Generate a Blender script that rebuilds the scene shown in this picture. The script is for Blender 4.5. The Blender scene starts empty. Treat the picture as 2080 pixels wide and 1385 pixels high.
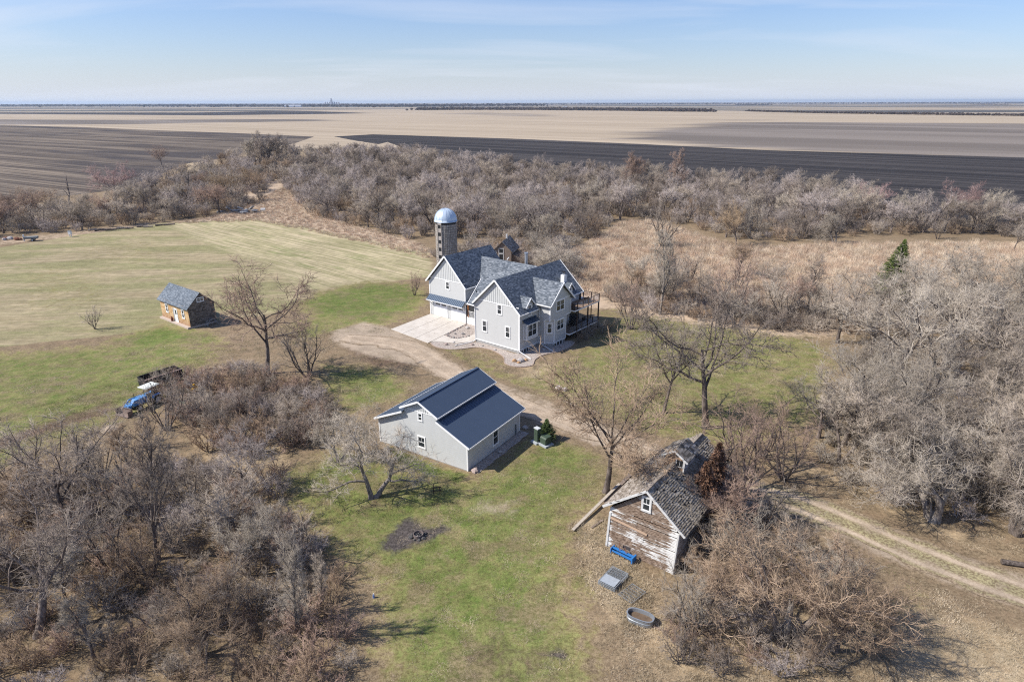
import bpy, math, random
import numpy as np
from mathutils import Vector, Matrix

# ------------------------------------------------------------------ camera, sky, sun, exposure
scn = bpy.context.scene
cam_d = bpy.data.cameras.new('camera'); cam = bpy.data.objects.new('camera', cam_d)
scn.collection.objects.link(cam); scn.camera = cam
cam.location = (0, 0, 36.0)
cam_d.sensor_width = 36.0; cam_d.lens = 1326.73/2080*36.0
cam.rotation_euler = (math.radians(90-20.08), 0, 0)
cam.rotation_euler = (Matrix.Rotation(math.radians(90-20.08), 3, 'X') @ Matrix.Rotation(-0.0023, 3, 'Z')).to_euler()
cam_d.clip_start = 0.5; cam_d.clip_end = 80000.0
SUN_EL, SUN_AZ = 44.0, 188.0        # azimuth of the direction towards the sun, measured from +X
world = bpy.data.worlds.new('World'); scn.world = world; world.use_nodes = True
wn = world.node_tree; wn.nodes.clear()
def wnode(t, **k):
    n = wn.nodes.new(t)
    for a, b in k.items(): setattr(n, a, b)
    return n
sky = wnode('ShaderNodeTexSky', sky_type='NISHITA'); sky.sun_disc = False
sky.sun_elevation = math.radians(SUN_EL)
sky.sun_rotation = math.radians(90-SUN_AZ)
sky.air_density = 1.1; sky.dust_density = 0.6; sky.ozone_density = 2.5; sky.altitude = 100
tc = wnode('ShaderNodeTexCoord'); sep = wnode('ShaderNodeSeparateXYZ')
wn.links.new(tc.outputs['Generated'], sep.inputs[0])
add = wnode('ShaderNodeMath', operation='ADD'); add.inputs[1].default_value = 0.12
wn.links.new(sep.outputs['Z'], add.inputs[0])
dx = wnode('ShaderNodeMath', operation='DIVIDE'); dy = wnode('ShaderNodeMath', operation='DIVIDE')
wn.links.new(sep.outputs['X'], dx.inputs[0]); wn.links.new(add.outputs[0], dx.inputs[1])
wn.links.new(sep.outputs['Y'], dy.inputs[0]); wn.links.new(add.outputs[0], dy.inputs[1])
cmb = wnode('ShaderNodeCombineXYZ'); wn.links.new(dx.outputs[0], cmb.inputs[0]); wn.links.new(dy.outputs[0], cmb.inputs[1])
mp = wnode('ShaderNodeMapping'); mp.inputs['Scale'].default_value = (0.42, 1.15, 1); mp.inputs['Rotation'].default_value = (0, 0, 0.16)
wn.links.new(cmb.outputs[0], mp.inputs[0])
nz = wnode('ShaderNodeTexNoise'); nz.inputs['Scale'].default_value = 0.85; nz.inputs['Detail'].default_value = 7; nz.inputs['Roughness'].default_value = 0.52; nz.inputs['Distortion'].default_value = 0.5
wn.links.new(mp.outputs[0], nz.inputs['Vector'])
mr = wnode('ShaderNodeMapRange'); mr.inputs['From Min'].default_value = 0.50; mr.inputs['From Max'].default_value = 0.78; mr.inputs['To Max'].default_value = 0.62
wn.links.new(nz.outputs[0], mr.inputs['Value'])
mx = wnode('ShaderNodeMix', data_type='RGBA'); mx.inputs['B'].default_value = (5.3, 5.6, 6.3, 1)
tint = wnode('ShaderNodeVectorMath', operation='MULTIPLY'); tint.inputs[1].default_value = (.655, .735, .975)
wn.links.new(sky.outputs[0], tint.inputs[0])
# pale air towards the horizon, all the way round
ex = wnode('ShaderNodeMath', operation='MULTIPLY'); ex.inputs[1].default_value = -25.0; wn.links.new(sep.outputs['Z'], ex.inputs[0])
ee = wnode('ShaderNodeMath', operation='EXPONENT'); wn.links.new(ex.outputs[0], ee.inputs[0])
em = wnode('ShaderNodeMath', operation='MULTIPLY'); em.use_clamp = True; em.inputs[1].default_value = .92; wn.links.new(ee.outputs[0], em.inputs[0])
hz = wnode('ShaderNodeMix', data_type='RGBA'); hz.inputs['B'].default_value = (5.15, 5.5, 6.2, 1)
wn.links.new(em.outputs[0], hz.inputs['Factor']); wn.links.new(tint.outputs[0], hz.inputs['A'])
wn.links.new(mr.outputs[0], mx.inputs['Factor']); wn.links.new(hz.outputs['Result'], mx.inputs['A'])
bg = wnode('ShaderNodeBackground'); bg.inputs['Strength'].default_value = 0.115
wo = wnode('ShaderNodeOutputWorld')
wn.links.new(mx.outputs['Result'], bg.inputs['Color']); wn.links.new(bg.outputs[0], wo.inputs[0])
sun_d = bpy.data.lights.new('sun', 'SUN'); sun_d.energy = 5.0; sun_d.angle = math.radians(0.55); sun_d.color = (1.0, 0.945, 0.86)
sun = bpy.data.objects.new('sun', sun_d); scn.collection.objects.link(sun)
_d = Vector((math.cos(math.radians(SUN_AZ))*math.cos(math.radians(SUN_EL)), math.sin(math.radians(SUN_AZ))*math.cos(math.radians(SUN_EL)), math.sin(math.radians(SUN_EL))))
sun.rotation_euler = (_d).to_track_quat('Z', 'Y').to_euler(); sun.location = (0, 0, 200)
scn.view_settings.view_transform = 'Standard'; scn.view_settings.look = 'None'
scn.view_settings.exposure = 0.42; scn.view_settings.gamma = 1.0; scn.view_settings.use_curve_mapping = False
scn.cycles.use_denoising = False; scn.cycles.use_adaptive_sampling = False; scn.cycles.filter_width = 1.15
scn.cycles.max_bounces = 5; scn.cycles.diffuse_bounces = 2; scn.cycles.glossy_bounces = 2
scn.cycles.transmission_bounces = 2; scn.cycles.transparent_max_bounces = 6; scn.cycles.volume_bounces = 0
# ------------------------------------------------------------------ survey of the place, metres (x east, y away from the camera)
GROUND_ZONES = [('hay',3,1,[(-155.7,164.1),(-136.2,171.7),(-126.6,187.7),(-111.6,208.6),(-84.3,215.6),(-63.6,200.5),(-38.0,178.1),(-21.2,162.7),(-16.9,140.3),(-29.2,133.9),(-39.0,124.5),(-42.9,113.2),(-52.7,108.8),(-54.0,106.1),(-67.9,101.0),(-80.5,96.2),(-99.6,91.9)]),('green',8,0.42,[(-112.4,139.4),(-112.1,158.9),(-85.5,139.6),(-72.0,124.2),(-78.5,111.4),(-91.7,111.3)]),('green',6,0.4,[(-119.7,170.6),(-103.5,184.3),(-80.9,171.0),(-84.9,148.8),(-105.2,153.7)]),('rows',6,1,[(-110.6,206.8),(-84.3,215.6),(-63.6,200.5),(-38.0,178.1),(-21.2,162.7),(-17.4,140.3),(-35.4,133.9),(-42.0,128.0),(-55.2,149.1),(-83.8,177.5)]),('green',6,0.82,[(-42.2,119.4),(-40.0,128.1),(-31.9,136.7),(-20.0,135.2),(-15.6,124.7),(-16.8,111.9),(-23.3,104.3),(-30.8,107.6),(-36.3,108.9)]),('green',5,0.85,[(-66.5,98.6),(-61.0,108.2),(-49.8,104.1),(-44.2,96.5),(-52.8,96.4),(-58.9,92.1)]),('green',7,0.72,[(-95.9,87.9),(-79.7,95.1),(-66.5,98.6),(-58.6,103.5),(-44.2,96.5),(-41.5,82.9),(-43.6,73.6),(-49.1,64.8),(-52.8,58.6),(-64.5,54.9)]),('green',6,0.65,[(-40.6,106.2),(-33.2,124.5),(-17.6,124.6),(-15.9,111.9),(-27.5,101.2),(-34.2,96.6)]),('green',4,0.64,[(-14.3,99.0),(-7.0,96.7),(-2.9,88.5),(1.4,84.8),(7.5,92.5),(11.1,99.1),(18.1,114.5),(25.7,112.2),(38.6,105.5),(48.0,99.9),(50.5,94.9),(38.9,70.0),(24.8,62.9),(14.5,65.7),(6.8,73.9),(0.0,79.8),(-7.7,85.7)]),('green',5,0.5,[(35.8,101.7),(48.6,99.4),(52.0,88.8),(44.1,78.5),(35.7,76.9),(28.5,85.0)]),('green',1.6,0.5,[(-14.2,98.0),(-8.6,96.7),(-3.8,93.5),(0.0,88.5),(-2.8,87.0),(-8.8,90.8)]),('green',3,0.5,[(13.6,115.1),(20.5,118.3),(24.6,106.7),(20.3,96.9),(13.5,99.1)]),('green',5,0.76,[(-25.4,58.7),(-19.0,66.1),(-12.7,61.7),(-4.5,58.3),(1.2,66.8),(11.3,66.2),(10.3,56.1),(6.3,49.6),(5.5,41.4),(6.6,32.8),(5.7,28.7),(-10.0,28.7),(-9.7,32.8),(-11.5,41.4),(-16.9,46.8),(-22.6,53.4)]),('green',1.5,1,[(-13.7,64.4),(-8.9,61.2),(-4.5,58.6),(-5.4,56.5),(-9.6,58.3),(-12.6,61.2)]),('green',4,0.75,[(-28.8,88.7),(-20.3,89.4),(-12.8,82.2),(-13.3,76.6),(-20.4,71.7),(-25.2,78.1)]),('green',3,0.3,[(2.3,67.4),(6.7,65.1),(6.7,58.8),(2.5,56.0),(-1.0,58.8)]),('green',2,0.6,[(5.4,45.6),(7.1,43.7),(7.2,39.8),(4.5,38.8),(3.6,42.5)]),('green',2,0.6,[(33.9,44.4),(39.1,39.9),(37.9,38.3),(35.2,39.6),(32.4,42.6)]),('green',3,0.45,[(21.3,36.9),(24.8,39.9),(31.2,42.6),(36.0,42.1),(27.8,35.2),(21.6,32.9)]),('green',4,0.7,[(-12.1,44.2),(-6.1,41.4),(-4.7,35.1),(-5.2,32.8),(-10.0,32.8)]),('straw',4,0.8,[(2.9,89.5),(10.2,89.5),(11.2,79.9),(5.2,78.3),(0.0,82.2)]),('straw',3,0.55,[(-16.4,55.1),(-6.6,54.3),(-1.8,50.3),(-5.8,45.5),(-14.2,46.1)]),('straw',5,0.9,[(29.3,39.9),(37.0,37.0),(40.7,32.4),(34.5,28.8),(25.1,30.5),(26.1,36.5)]),('straw',6,0.55,[(7.9,42.5),(15.0,42.6),(35.1,44.4),(27.1,32.3),(11.2,30.4),(6.8,32.3)]),('straw',3,0.9,[(6.0,51.9),(9.0,50.4),(10.2,44.3),(11.3,41.4),(7.6,37.3),(6.0,42.5)]),('straw',6,0.6,[(17.7,69.9),(24.8,62.9),(31.6,54.4),(36.2,46.3),(41.1,41.5),(43.7,45.1),(37.3,56.2),(28.9,65.2)]),('straw',3,0.5,[(-25.0,71.0),(-17.2,73.7),(-13.8,65.0),(-20.9,60.7)]),('straw',5,0.7,[(-42.4,73.6),(-25.8,73.7),(-22.4,58.7),(-31.9,59.6)]),('meadow',6,1,[(11.0,160.2),(21.7,178.8),(34.1,206.1),(45.9,210.7),(58.8,167.7),(86.9,172.9),(153.4,173.7),(117.9,119.0),(81.7,107.1),(57.8,101.8),(41.4,99.3),(26.3,106.7),(20.0,115.1),(13.8,116.6),(9.0,128.5)]),('straw',8,0.8,[(86.9,172.9),(172.7,180.5),(123.9,125.8),(88.9,133.0)]),('meadow',5,0.8,[(-111.6,208.6),(-101.7,218.3),(-96.6,259.4),(-98.7,318.1),(-64.8,240.6),(-53.7,209.4),(-25.8,178.2),(-18.4,159.9),(-20.5,157.2),(-37.0,173.4),(-62.4,196.3),(-82.9,211.8)]),('meadow',5,0.8,[(-174.8,391.2),(-155.2,424.7),(-117.7,364.1),(-95.2,266.5),(-102.3,240.1)]),('straw',3,0.9,[(-211.0,406.1),(-206.4,441.9),(-185.9,423.9),(-165.3,363.0),(-187.6,376.2)]),('meadow',4,0.5,[(-161.0,170.2),(-131.5,195.4),(-116.3,218.1),(-109.3,204.2),(-124.3,184.0),(-153.2,161.3)]),('dirt',2.5,0.9,[(-30.3,103.2),(-25.8,108.5),(-19.5,104.3),(-15.1,99.0),(-7.9,88.5),(-2.7,81.4),(-5.3,80.6),(-12.8,87.5),(-22.4,92.3),(-27.2,96.6)]),('dark',3,0.8,[(-62.4,64.2),(-59.0,67.1),(-51.4,76.4),(-48.5,73.6),(-54.8,65.9),(-58.6,59.5)]),('dirt',1.2,0.9,[(-48.7,68.3),(-48.4,69.8),(-47.0,69.8),(-46.4,68.3),(-47.4,67.6)]),('dirt',2,0.5,[(-3.8,54.3),(0.5,54.3),(1.0,51.5),(-2.2,50.3),(-4.6,51.9)]),('dirt',1.5,0.6,[(-3.4,83.9),(3.3,78.2),(8.5,72.8),(8.4,71.2),(2.5,76.0),(-3.7,82.2)]),('dark',2.5,0.75,[(-27.0,98.9),(-21.8,96.6),(-15.7,92.4),(-13.5,87.5),(-19.9,87.5),(-25.9,94.4)]),('dark',3,0.45,[(-6.7,82.2),(0.7,79.8),(8.0,73.9),(7.2,71.8),(0.6,76.0),(-5.9,79.8)]),('burnt',1.6,0.95,[(-11.3,46.3),(-11.1,48.3),(-10.4,50.2),(-9.5,51.2),(-8.0,49.6),(-6.2,50.0),(-5.6,49.2),(-7.1,48.2),(-8.3,46.9),(-10.0,45.9)]),('burnt',1,0.4,[(1.4,35.1),(3.5,36.0),(4.5,34.7),(3.7,33.4),(1.7,33.8)]),('dark',2,0.5,[(2.4,53.9),(5.3,54.8),(6.0,51.9),(3.2,50.4)]),('dark',3,0.42,[(-5.6,36.4),(-1.4,37.8),(5.0,36.4),(5.2,32.3),(-4.4,31.5)]),('dark',2,0.45,[(7.5,61.8),(10.5,60.8),(10.3,56.1),(7.3,55.2)]),('dark',1.5,0.5,[(-14.9,54.7),(-12.0,55.1),(-11.1,52.6),(-13.8,52.2)]),('straw',3,0.6,[(-1.6,44.3),(2.6,46.2),(5.5,41.4),(1.5,38.3),(-2.2,39.8)]),('burnt',1,0.3,[(-4.2,43.7),(-2.2,43.7),(-2.5,42.2),(-3.9,42.5)]),('green',1.6,0.65,[(42.6,112.4),(32.0,85.0),(33.7,78.4),(28.9,75.4)]),('straw',8,0.5,[(-214.1,590.7),(-196.0,677.2),(-156.9,636.9),(-148.6,510.3),(-149.1,424.9),(-165.8,376.7),(-189.0,362.5),(-204.2,423.4),(-199.2,479.9)]),('straw',8,0.5,[(540,296),(640,285),(700,290),(640,310),(560,330),(440,345),(330,350),(380,330),(470,316)])]
FIELDS = {'ploughed_field': [(-1518.6,1092.0),(-888.5,1192.5),(-703.3,1101.8),(-485.4,951.2),(-347.9,863.0),(-221.4,766.7),(-202.4,635.1),(-213.1,564.7),(-195.7,471.0),(-202.0,454.0),(-204.2,423.4),(-189.0,362.5),(-173.9,297.4),(-181.0,277.1),(-202.6,261.8),(-261.2,226.3),(-320.8,189.1)],'black_field': [(-199.5,767.8),(-165.3,817.9),(-77.4,762.3),(-0.5,713.6),(115.6,617.2),(200.4,532.1),(346.1,457.3),(536.5,373.7),(315.1,175.5),(153.2,195.0),(123.5,216.5),(92.0,269.7),(37.6,320.8),(-44.0,427.7),(-94.2,539.0),(-91.0,569.0),(-118.6,654.6),(-122.0,622.9),(-159.3,687.8)],'stubble_field': [(-3917.7,2837.9),(-2110.4,2850.3),(-1229.7,2696.3),(-855.1,3528.2),(169.0,4038.5),(778.6,3051.1),(1149.3,2450.7),(1417.4,1914.0),(1902.2,1231.4),(522.6,299.7),(331.7,437.7),(192.6,511.0),(110.5,589.1),(-0.4,659.4),(-60.8,596.4),(-93.2,533.4),(-140.1,567.2),(-169.0,554.0),(-196.9,565.2),(-312.5,773.9),(-438.5,858.1),(-625.9,979.2),(-799.5,1071.7),(-1352.9,971.5)]}
STREAKS = [(1,[(-4378.9,3173.5),(-2431.9,3286.6),(-857.5,3007.0),(-486.4,2431.3),(-642.5,2249.7),(-917.8,2074.4),(-1821.4,2458.2),(-3236.1,2341.9)]),(0.8,[(-2255.2,1628.0),(-1212.5,1632.1),(-883.2,1564.0),(-504.3,1602.1),(-364.8,1567.5),(-390.3,1396.7),(-657.3,1239.8),(-908.8,1220.0),(-1583.3,1139.1)]),(0.8,[(333.0,1228.0),(507.6,1269.7),(863.9,1161.4),(1390.7,896.8),(510.8,292.7),(326.2,430.3),(231.8,483.7),(180.6,542.5),(121.2,647.9),(114.4,760.2),(205.8,992.7)]),(0.5,[(-352.9,2241.8),(-76.4,2615.9),(203.4,2055.1),(178.5,1573.2),(-1.3,1761.9),(-209.4,2083.3)]),(0.4,[(313.4,1419.8),(579.9,1565.4),(683.1,1451.2),(459.4,1237.3)]),(0.5,[(74.3,949.5),(184.2,991.4),(216.1,837.2),(119.6,794.8)])]
ROAD = [((-27.3,100.3),3.5),((-21.3,98.4),4.6),((-16.2,95.6),4.6),((-11.6,89.4),4.5),((-5.3,81.4),4),((1.3,74.5),4),((6.5,70.2),4),((12.7,64.7),4),((15.9,61.3),4),((19.0,57.5),3.8),((22.3,55.3),3.8),((26.5,53.6),4.2),((29.8,50.6),4.3),((32.6,47.4),4.4),((35.3,44.7),4.4),((39.8,40.9),4.4),((44.8,37.0),4.4)]
TREES = [(9.0,55.2,15.8,'bigelm','brown',1.0,'bare brown-twigged tree with a straight trunk between the garage and the white-peeling barn'),(23.0,68.7,18.3,'bigoak','dark',1.0,'large dark-trunked bare tree forking high over the lawn behind the barn'),(18.7,72.5,14.4,'bigoak','grey',0.62,'slimmer bare tree with its own long shadow,just left of the large forking one'),(27.5,57.5,7.8,'fan','red',1.1,'reddish many-stemmed tree between the barn and the pale thicket'),(26.9,61.9,7.3,'fan','brown',1.0,'brown many-stemmed tree on the lawn side of the dirt road behind the barn'),(22.2,54.8,10.6,'fan','red',1.1,'bare reddish-brown tree leaning over the roof of the weathered barn'),(-13.5,54.3,9.0,'apple','pale',1.0,'low spreading bare tree with a split trunk in front of the grey garage'),(-18.4,61.2,7.6,'apple','pale',0.8,'leaning bare tree at the thicket edge beside the garage'),(-34.8,85.2,17.2,'bigoak','red',0.85,'tall gnarled bare tree rising between the cabin and the driveway'),(-28.8,84.3,8.0,'fan','grey',1.0,'small fan-shaped bare tree next to the tall gnarled tree'),(-40.6,68.6,7.1,'fan','grey',1.0,'grey twiggy small tree screening the tractor wheels'),(-40.5,64.3,4.9,'fan','brown',0.9,'small brown twiggy tree below the tractor bucket'),(-19.3,125.0,5.3,'fan','red',0.9,'small twin-stemmed bare tree on the lawn beside the double garage'),(-70.7,104.9,4.4,'fan','grey',0.9,'tiny bare sapling alone on the mown field near the cabin'),(-29.8,45.4,13.1,'ash','dark',0.8,'tall straight bare tree rising from the thicket below the tractor'),(-39.0,48.8,11.9,'bigoak','dark',1.0,'forked bare tree with wide dark limbs over the tractor tracks'),(-39.8,54.1,7.7,'ash','grey',0.9,'thin grey bare tree beside the forked one below the tractor tracks'),(-34.2,36.8,11.6,'oak','dark',1.1,'thick dark-limbed bare tree at the lower edge of the thicket'),(-15.3,36.8,9.1,'sap','pale',0.8,'slender pale bare tree at the edge of the yard thicket'),(-14.2,39.2,5.4,'sap','grey',0.8,'short thin bare tree just behind the slender pale one'),(-21.4,38.2,5.8,'fan','dark',1.1,'low bare tree with dark arching stems in the lower thicket'),(-24.8,36.3,4.3,'fan','dark',1.1,'leaning dark-stemmed bare tree among brown brush'),(-32.5,43.3,7.3,'fan','grey',0.9,'grey fan-shaped bare tree with many upright stems'),(-21.8,35.0,5.9,'apple','brown',1.3,'wide brown-twigged bare tree spreading over the lower thicket'),(-31.0,53.4,4.8,'fan','grey',1,'grey multi-stemmed bare tree in the middle of the yard-side thicket'),(-34.2,66.0,5.3,'fan','dark',1.2,'dark fanned bare tree behind the green implement'),(-32.1,70.9,5.0,'apple','dark',1.1,'twisting dark bare tree inside the brush below the gnarled tree'),(-26.4,69.7,4.3,'apple','grey',1.1,'low grey bare tree at the brush edge near the driveway'),(37.0,64.6,11.6,'bigoak','silver',0.95,'leaning dark-trunked bare tree with pale drooping twigs by the lawn edge'),(42.0,71.3,10.0,'bigoak','silver',0.9,'pale-twigged bare tree with a thick knobbly trunk at the lawn edge'),(50.3,78.5,15.2,'bigoak','silver',0.9,'pale bare tree with drooping twigs below the evergreen'),(65.9,90.9,12.7,'bigoak','silver',1.1,'broad pale bare tree with a wide rounded crown on the thicket top'),(72.0,88.0,12.1,'oak','silver',1.0,'pale wide bare tree behind the broad rounded one'),(38.4,50.6,9.7,'apple','pale',1.2,'leaning pale-trunked bare tree beside the dirt road'),(45.8,57.1,9.6,'dead','grey',1.1,'grey tangled bare tree deep in the roadside thicket'),(44.5,48.4,9.1,'dead','grey',1.1,'grey bare tree overhanging a dark hollow by the road'),(42.5,59.9,10.5,'dead','grey',1.1,'pale grey bare tree filling the middle of the roadside thicket'),(19.2,36.0,10.7,'apple','brown',1.1,'low wide bare tree with pale broken trunks near the stock tank'),(22.5,35.6,7.5,'apple','brown',1.0,'brown-twigged bare tree with white dead stems by the road'),(18.4,43.2,7.1,'fan','pale',1.1,'pale many-stemmed bare tree against the side of the barn'),(12.8,36.9,6.5,'fan','pale',1.0,'pale shrubby bare tree between the barn and the stock tank'),(26.6,112.2,15.0,'ash','pale',0.9,'tall thin half-dead bare tree behind the deck'),(19.9,104.1,9.2,'fan','red',1.0,'reddish bare tree at the meadow edge behind the deck'),(53.3,112.4,10.7,'ash','dark',0.9,'upright dark bare tree in the dry meadow before the evergreen'),(51.5,97.1,11.1,'oak','grey',1.0,'grey bare tree between the lawn and the evergreen'),(46.7,106.8,8.6,'fan','grey',1.1,'grey spreading bare tree where the lawn meets the meadow'),(38.2,109.5,9.6,'fan','red',1.2,'rust-tinged bare tree behind the large forking one'),(39.3,169.3,11.4,'fan','grey',1.0,'lone grey bare tree at the far edge of the reed meadow'),(-209.4,402.9,13.0,'elm','red',1.1,'lone round reddish bare tree beside the ploughed field'),(-152.6,254.4,15.2,'elm','pink',1.3,'pinkish budding tree above the left woodland'),(-153.7,227.9,13.2,'snag','dark',1.0,'dead leafless snag with bare crooked limbs over the left woodland'),(-124.5,252.2,13.1,'snag','dark',0.9,'small dark snag beside the orange-tinged tree'),(-107.4,255.1,13.4,'elm','orange',1.25,'orange-tinged round bare tree near the rubble pile'),(-132.3,363.8,22.3,'cotton','dark',1.0,'tallest dark cottonwood of the group beyond the rubble pile'),(-140.3,368.9,20.1,'cotton','pale',0.9,'white-barked cottonwood of the group beyond the rubble pile'),(-130.8,377.5,20.3,'cotton','dark',0.9,'dark cottonwood on the field side of the tall group'),(-132.2,356.0,19.4,'cotton','dark',0.85,'dark cottonwood at the front of the tall group beyond the rubble pile'),(-124.7,386.4,15.4,'cotton','lilac',0.9,'purplish cottonwood at the woodland side of the tall group'),(-145.1,374.4,16.0,'cotton','grey',0.8,'small grey cottonwood on the near side of the tall group'),(-130.8,392.3,17.8,'cotton','grey',0.9,'grey slimmer cottonwood at the edge of the tall group'),(48.4,268.9,17.7,'cotton','red',0.9,'tall reddish cottonwood standing above the woodland belt'),(64.6,262.1,19.1,'ash','red',0.9,'tall thin reddish tree standing above the woodland belt'),(103.9,231.7,14.3,'elm','grey',1.3,'broad grey tree rising above the far belt'),(119.5,221.4,11.3,'elm','pink',1.1,'pink-tinged tree at the far end of the belt'),(138.9,207.4,13.4,'elm','pink',1.2,'pink-tinged round tree against the black field'),(138.6,190.9,11.3,'ash','pale',1.0,'pale thin tree with a white trunk by the black field'),(86.2,172.9,9.1,'dead','pale',1.0,'white dead tree with bare forks in front of the belt'),(58.8,169.5,12.1,'elm','orange',1.0,'orange-tinged tree at the front of the woodland belt'),(128.1,164.3,8.1,'elm','grey',1.0,'grey tree standing in the pale dry meadow'),(118.1,179.9,6.0,'fan','grey',1.0,'small grey tree standing in the pale dry meadow')]
FILL = {'belt': [(-87.3,266.6),(-110.1,313.8),(-128.5,408.2),(-133.1,455.9),(-121.8,491.5),(-83.1,474.4),(-44.0,427.7),(-11.6,389.1),(15.3,351.8),(48.0,311.0),(79.3,298.6),(111.0,267.1),(129.6,241.2),(130.0,213.7),(158.7,188.9),(147.8,180.2),(122.7,188.5),(91.6,183.0),(77.6,176.1),(60.3,180.6),(52.1,203.7),(39.6,220.3),(28.3,197.5),(20.9,172.2),(13.5,160.2),(7.8,172.0),(-5.5,178.4),(-15.5,185.3),(-25.6,176.9),(-41.7,196.6),(-65.8,218.8)],'leftwood': [(-158.9,183.6),(-203.2,238.5),(-167.9,239.1),(-146.8,233.6),(-133.4,252.1),(-129.3,281.2),(-104.3,259.3),(-99.1,266.4),(-91.2,234.4),(-104.9,218.2),(-115.3,206.7),(-130.0,193.1)],'thicket_right': [(33.5,54.4),(32.5,61.9),(37.1,71.3),(45.4,78.5),(56.2,97.2),(60.5,112.5),(74.5,125.4),(94.3,125.6),(109.1,125.7),(67.3,65.3),(51.0,46.4),(44.3,47.0),(40.1,49.0),(37.0,51.2)],'thicket_left': [(-50.1,55.0),(-42.6,58.6),(-33.4,60.6),(-24.4,58.7),(-18.4,48.8),(-12.3,41.4),(-10.5,36.4),(-9.7,32.8),(-10.2,29.4),(-31.2,29.3),(-41.3,32.1),(-58.4,50.9)],'thicket_mid': [(-41.7,72.2),(-41.3,78.0),(-40.2,86.4),(-33.2,84.6),(-26.7,81.3),(-21.5,73.7),(-22.7,67.2),(-23.6,62.7),(-29.6,61.6),(-36.4,64.9)],'thicket_barn': [(13.5,42.6),(16.4,47.6),(21.8,53.6),(24.2,51.2),(25.3,46.3),(26.6,42.0),(24.1,38.4),(21.6,36.0),(18.7,32.3),(12.1,31.5),(10.0,35.1),(10.3,38.8)],'leftfar': [(-152.0,258.5),(-166.3,312.7),(-168.2,357.7),(-176.2,391.1),(-167.5,424.4),(-141.4,439.9),(-119.1,386.5),(-111.1,334.9),(-115.0,321.8),(-104.4,278.5),(-123.9,273.5),(-128.4,245.8)],'meadow_edge': [(21.0,125.0),(31.1,138.6),(50.1,140.9),(58.8,125.3),(63.2,112.5),(52.6,99.4),(41.8,100.5),(31.2,109.4),(22.2,112.2)],'lawn_edge': [(18.0,120.8),(25.7,112.2),(38.6,105.5),(52.6,99.4),(58.6,101.8),(58.7,112.5),(42.8,118.4),(28.3,125.0),(20.0,128.6)],'tractor_brush': [(-46.3,76.5),(-47.3,83.7),(-42.2,84.6),(-34.6,68.4),(-41.3,69.0)],'behind_silo': [(-19.7,159.9),(-5.3,171.9),(13.5,160.2),(16.3,140.6),(13.0,128.5),(6.5,140.5),(-4.8,154.7)],'meadow_reeds': [(10.7,154.8),(21.7,178.8),(34.1,206.1),(45.9,210.7),(58.8,167.7),(86.9,172.9),(153.4,173.7),(117.9,119.0),(85.5,112.7),(60.4,106.9),(43.2,104.2),(32.0,112.3),(21.2,123.2),(14.6,124.9),(9.0,128.5)],'meadow_left': [(-110.6,206.8),(-101.7,218.3),(-100.4,259.3),(-105.1,339.6),(-68.4,240.6),(-53.7,209.4),(-25.8,178.2),(-18.4,159.9),(-20.5,157.2),(-37.0,173.4),(-62.4,196.3),(-82.9,211.8)],'straw_barn': [(5.6,49.6),(9.0,50.4),(10.2,44.3),(11.3,41.4),(9.2,36.4),(6.2,41.4)],'lower_right': [(7.5,39.8),(13.6,37.4),(22.6,35.1),(33.3,41.5),(36.6,36.5),(34.0,32.9),(28.2,30.5),(6.5,30.4)]}
APRON = [(-20.4,104.3),(-14.6,112.8),(-7.6,107.2),(-10.9,100.6),(-13.5,97.4)]
BED = [(-12.3,98.5),(-8.7,98.1),(-5.7,98.3),(1.0,92.1),(4.6,95.7),(6.6,97.3),(9.5,99.1),(12.9,104.0),(14.2,101.5),(8.4,94.2),(3.7,90.5),(2.9,88.9),(1.6,87.8),(0.0,88.5),(-0.9,92.1),(-3.1,95.0),(-6.1,95.4),(-7.6,93.9),(-9.5,94.1)]
WALK = [(-12.7,99.0),(-10.9,100.6),(-8.7,99.0),(-6.2,102.6),(-5.2,100.4),(-7.8,97.4),(-10.6,97.4)]
CONIFERS = [(3.9,65.8,2.4),(72.3,121.3,11.9)]
FARWOODS = [('hedgerow_wood',[(-459.4,3383.2),(-198.1,3438.3),(138.0,3295.7),(444.5,2992.1),(743.1,2618.2)],2200,80,(1.1,2.1),'dark wood along a far field edge with a white farmhouse'),('creek_wood',[(900.2,2642.1),(968.8,2234.3),(1087.7,2011.4),(1280.6,1728.0),(1506.3,1445.3)],1500,25,(0.6,1.1),'brown wood winding across the far fields'),('horizon_wood',[(-8082.4,7909.3),(-6226.7,8435.3),(-4230.5,8050.5),(-2248.2,7186.4),(-867.7,6400.5),(306.6,7339.8)],4200,600,(1.5,3.6),'dark line of woods round the far town'),('skyline_wood',[(405.7,9718.6),(2661.0,10460.5),(5075.9,10869.1),(8663.7,11767.0),(11957.7,12417.1)],1500,700,(1.4,3.0),'thin dark line of woods below the skyline'),('shelterbelt',[(2430.1,7467.2),(2755.4,7416.3)],120,60,(1.0,1.8),'dark square windbreak of trees far out on the plain'),('second_shelterbelt',[(4585.1,6899.9),(4705.7,6608.2)],120,60,(1.0,1.8),'dark windbreak of trees at the far end of the plain')]
FARMS = [(-1847.4,5646.5,130,40,7,'long white farm shed far off near the town'),(-206.5,3674.4,22,12,8,'white farmhouse in front of the far hedgerow wood'),(-113.1,3695.5,12,10,6,'small pale farm outbuilding at the far hedgerow wood'),(303.3,4071.0,24,14,6,'white farm shed among the dark far trees')]
ELEVATOR = (-2044.6,7897.3)
HOUSE = (1.113,92.66,0.897)
GARAGE = (-4.605,59.114,1.009)
BARN = (13.02,43.34,0.936)
CABIN = (-54.49,104.96,0.903)
AZ_LEFT = -0.546
AZ_BLACK = -0.637
HAZE = 0.000045

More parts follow.
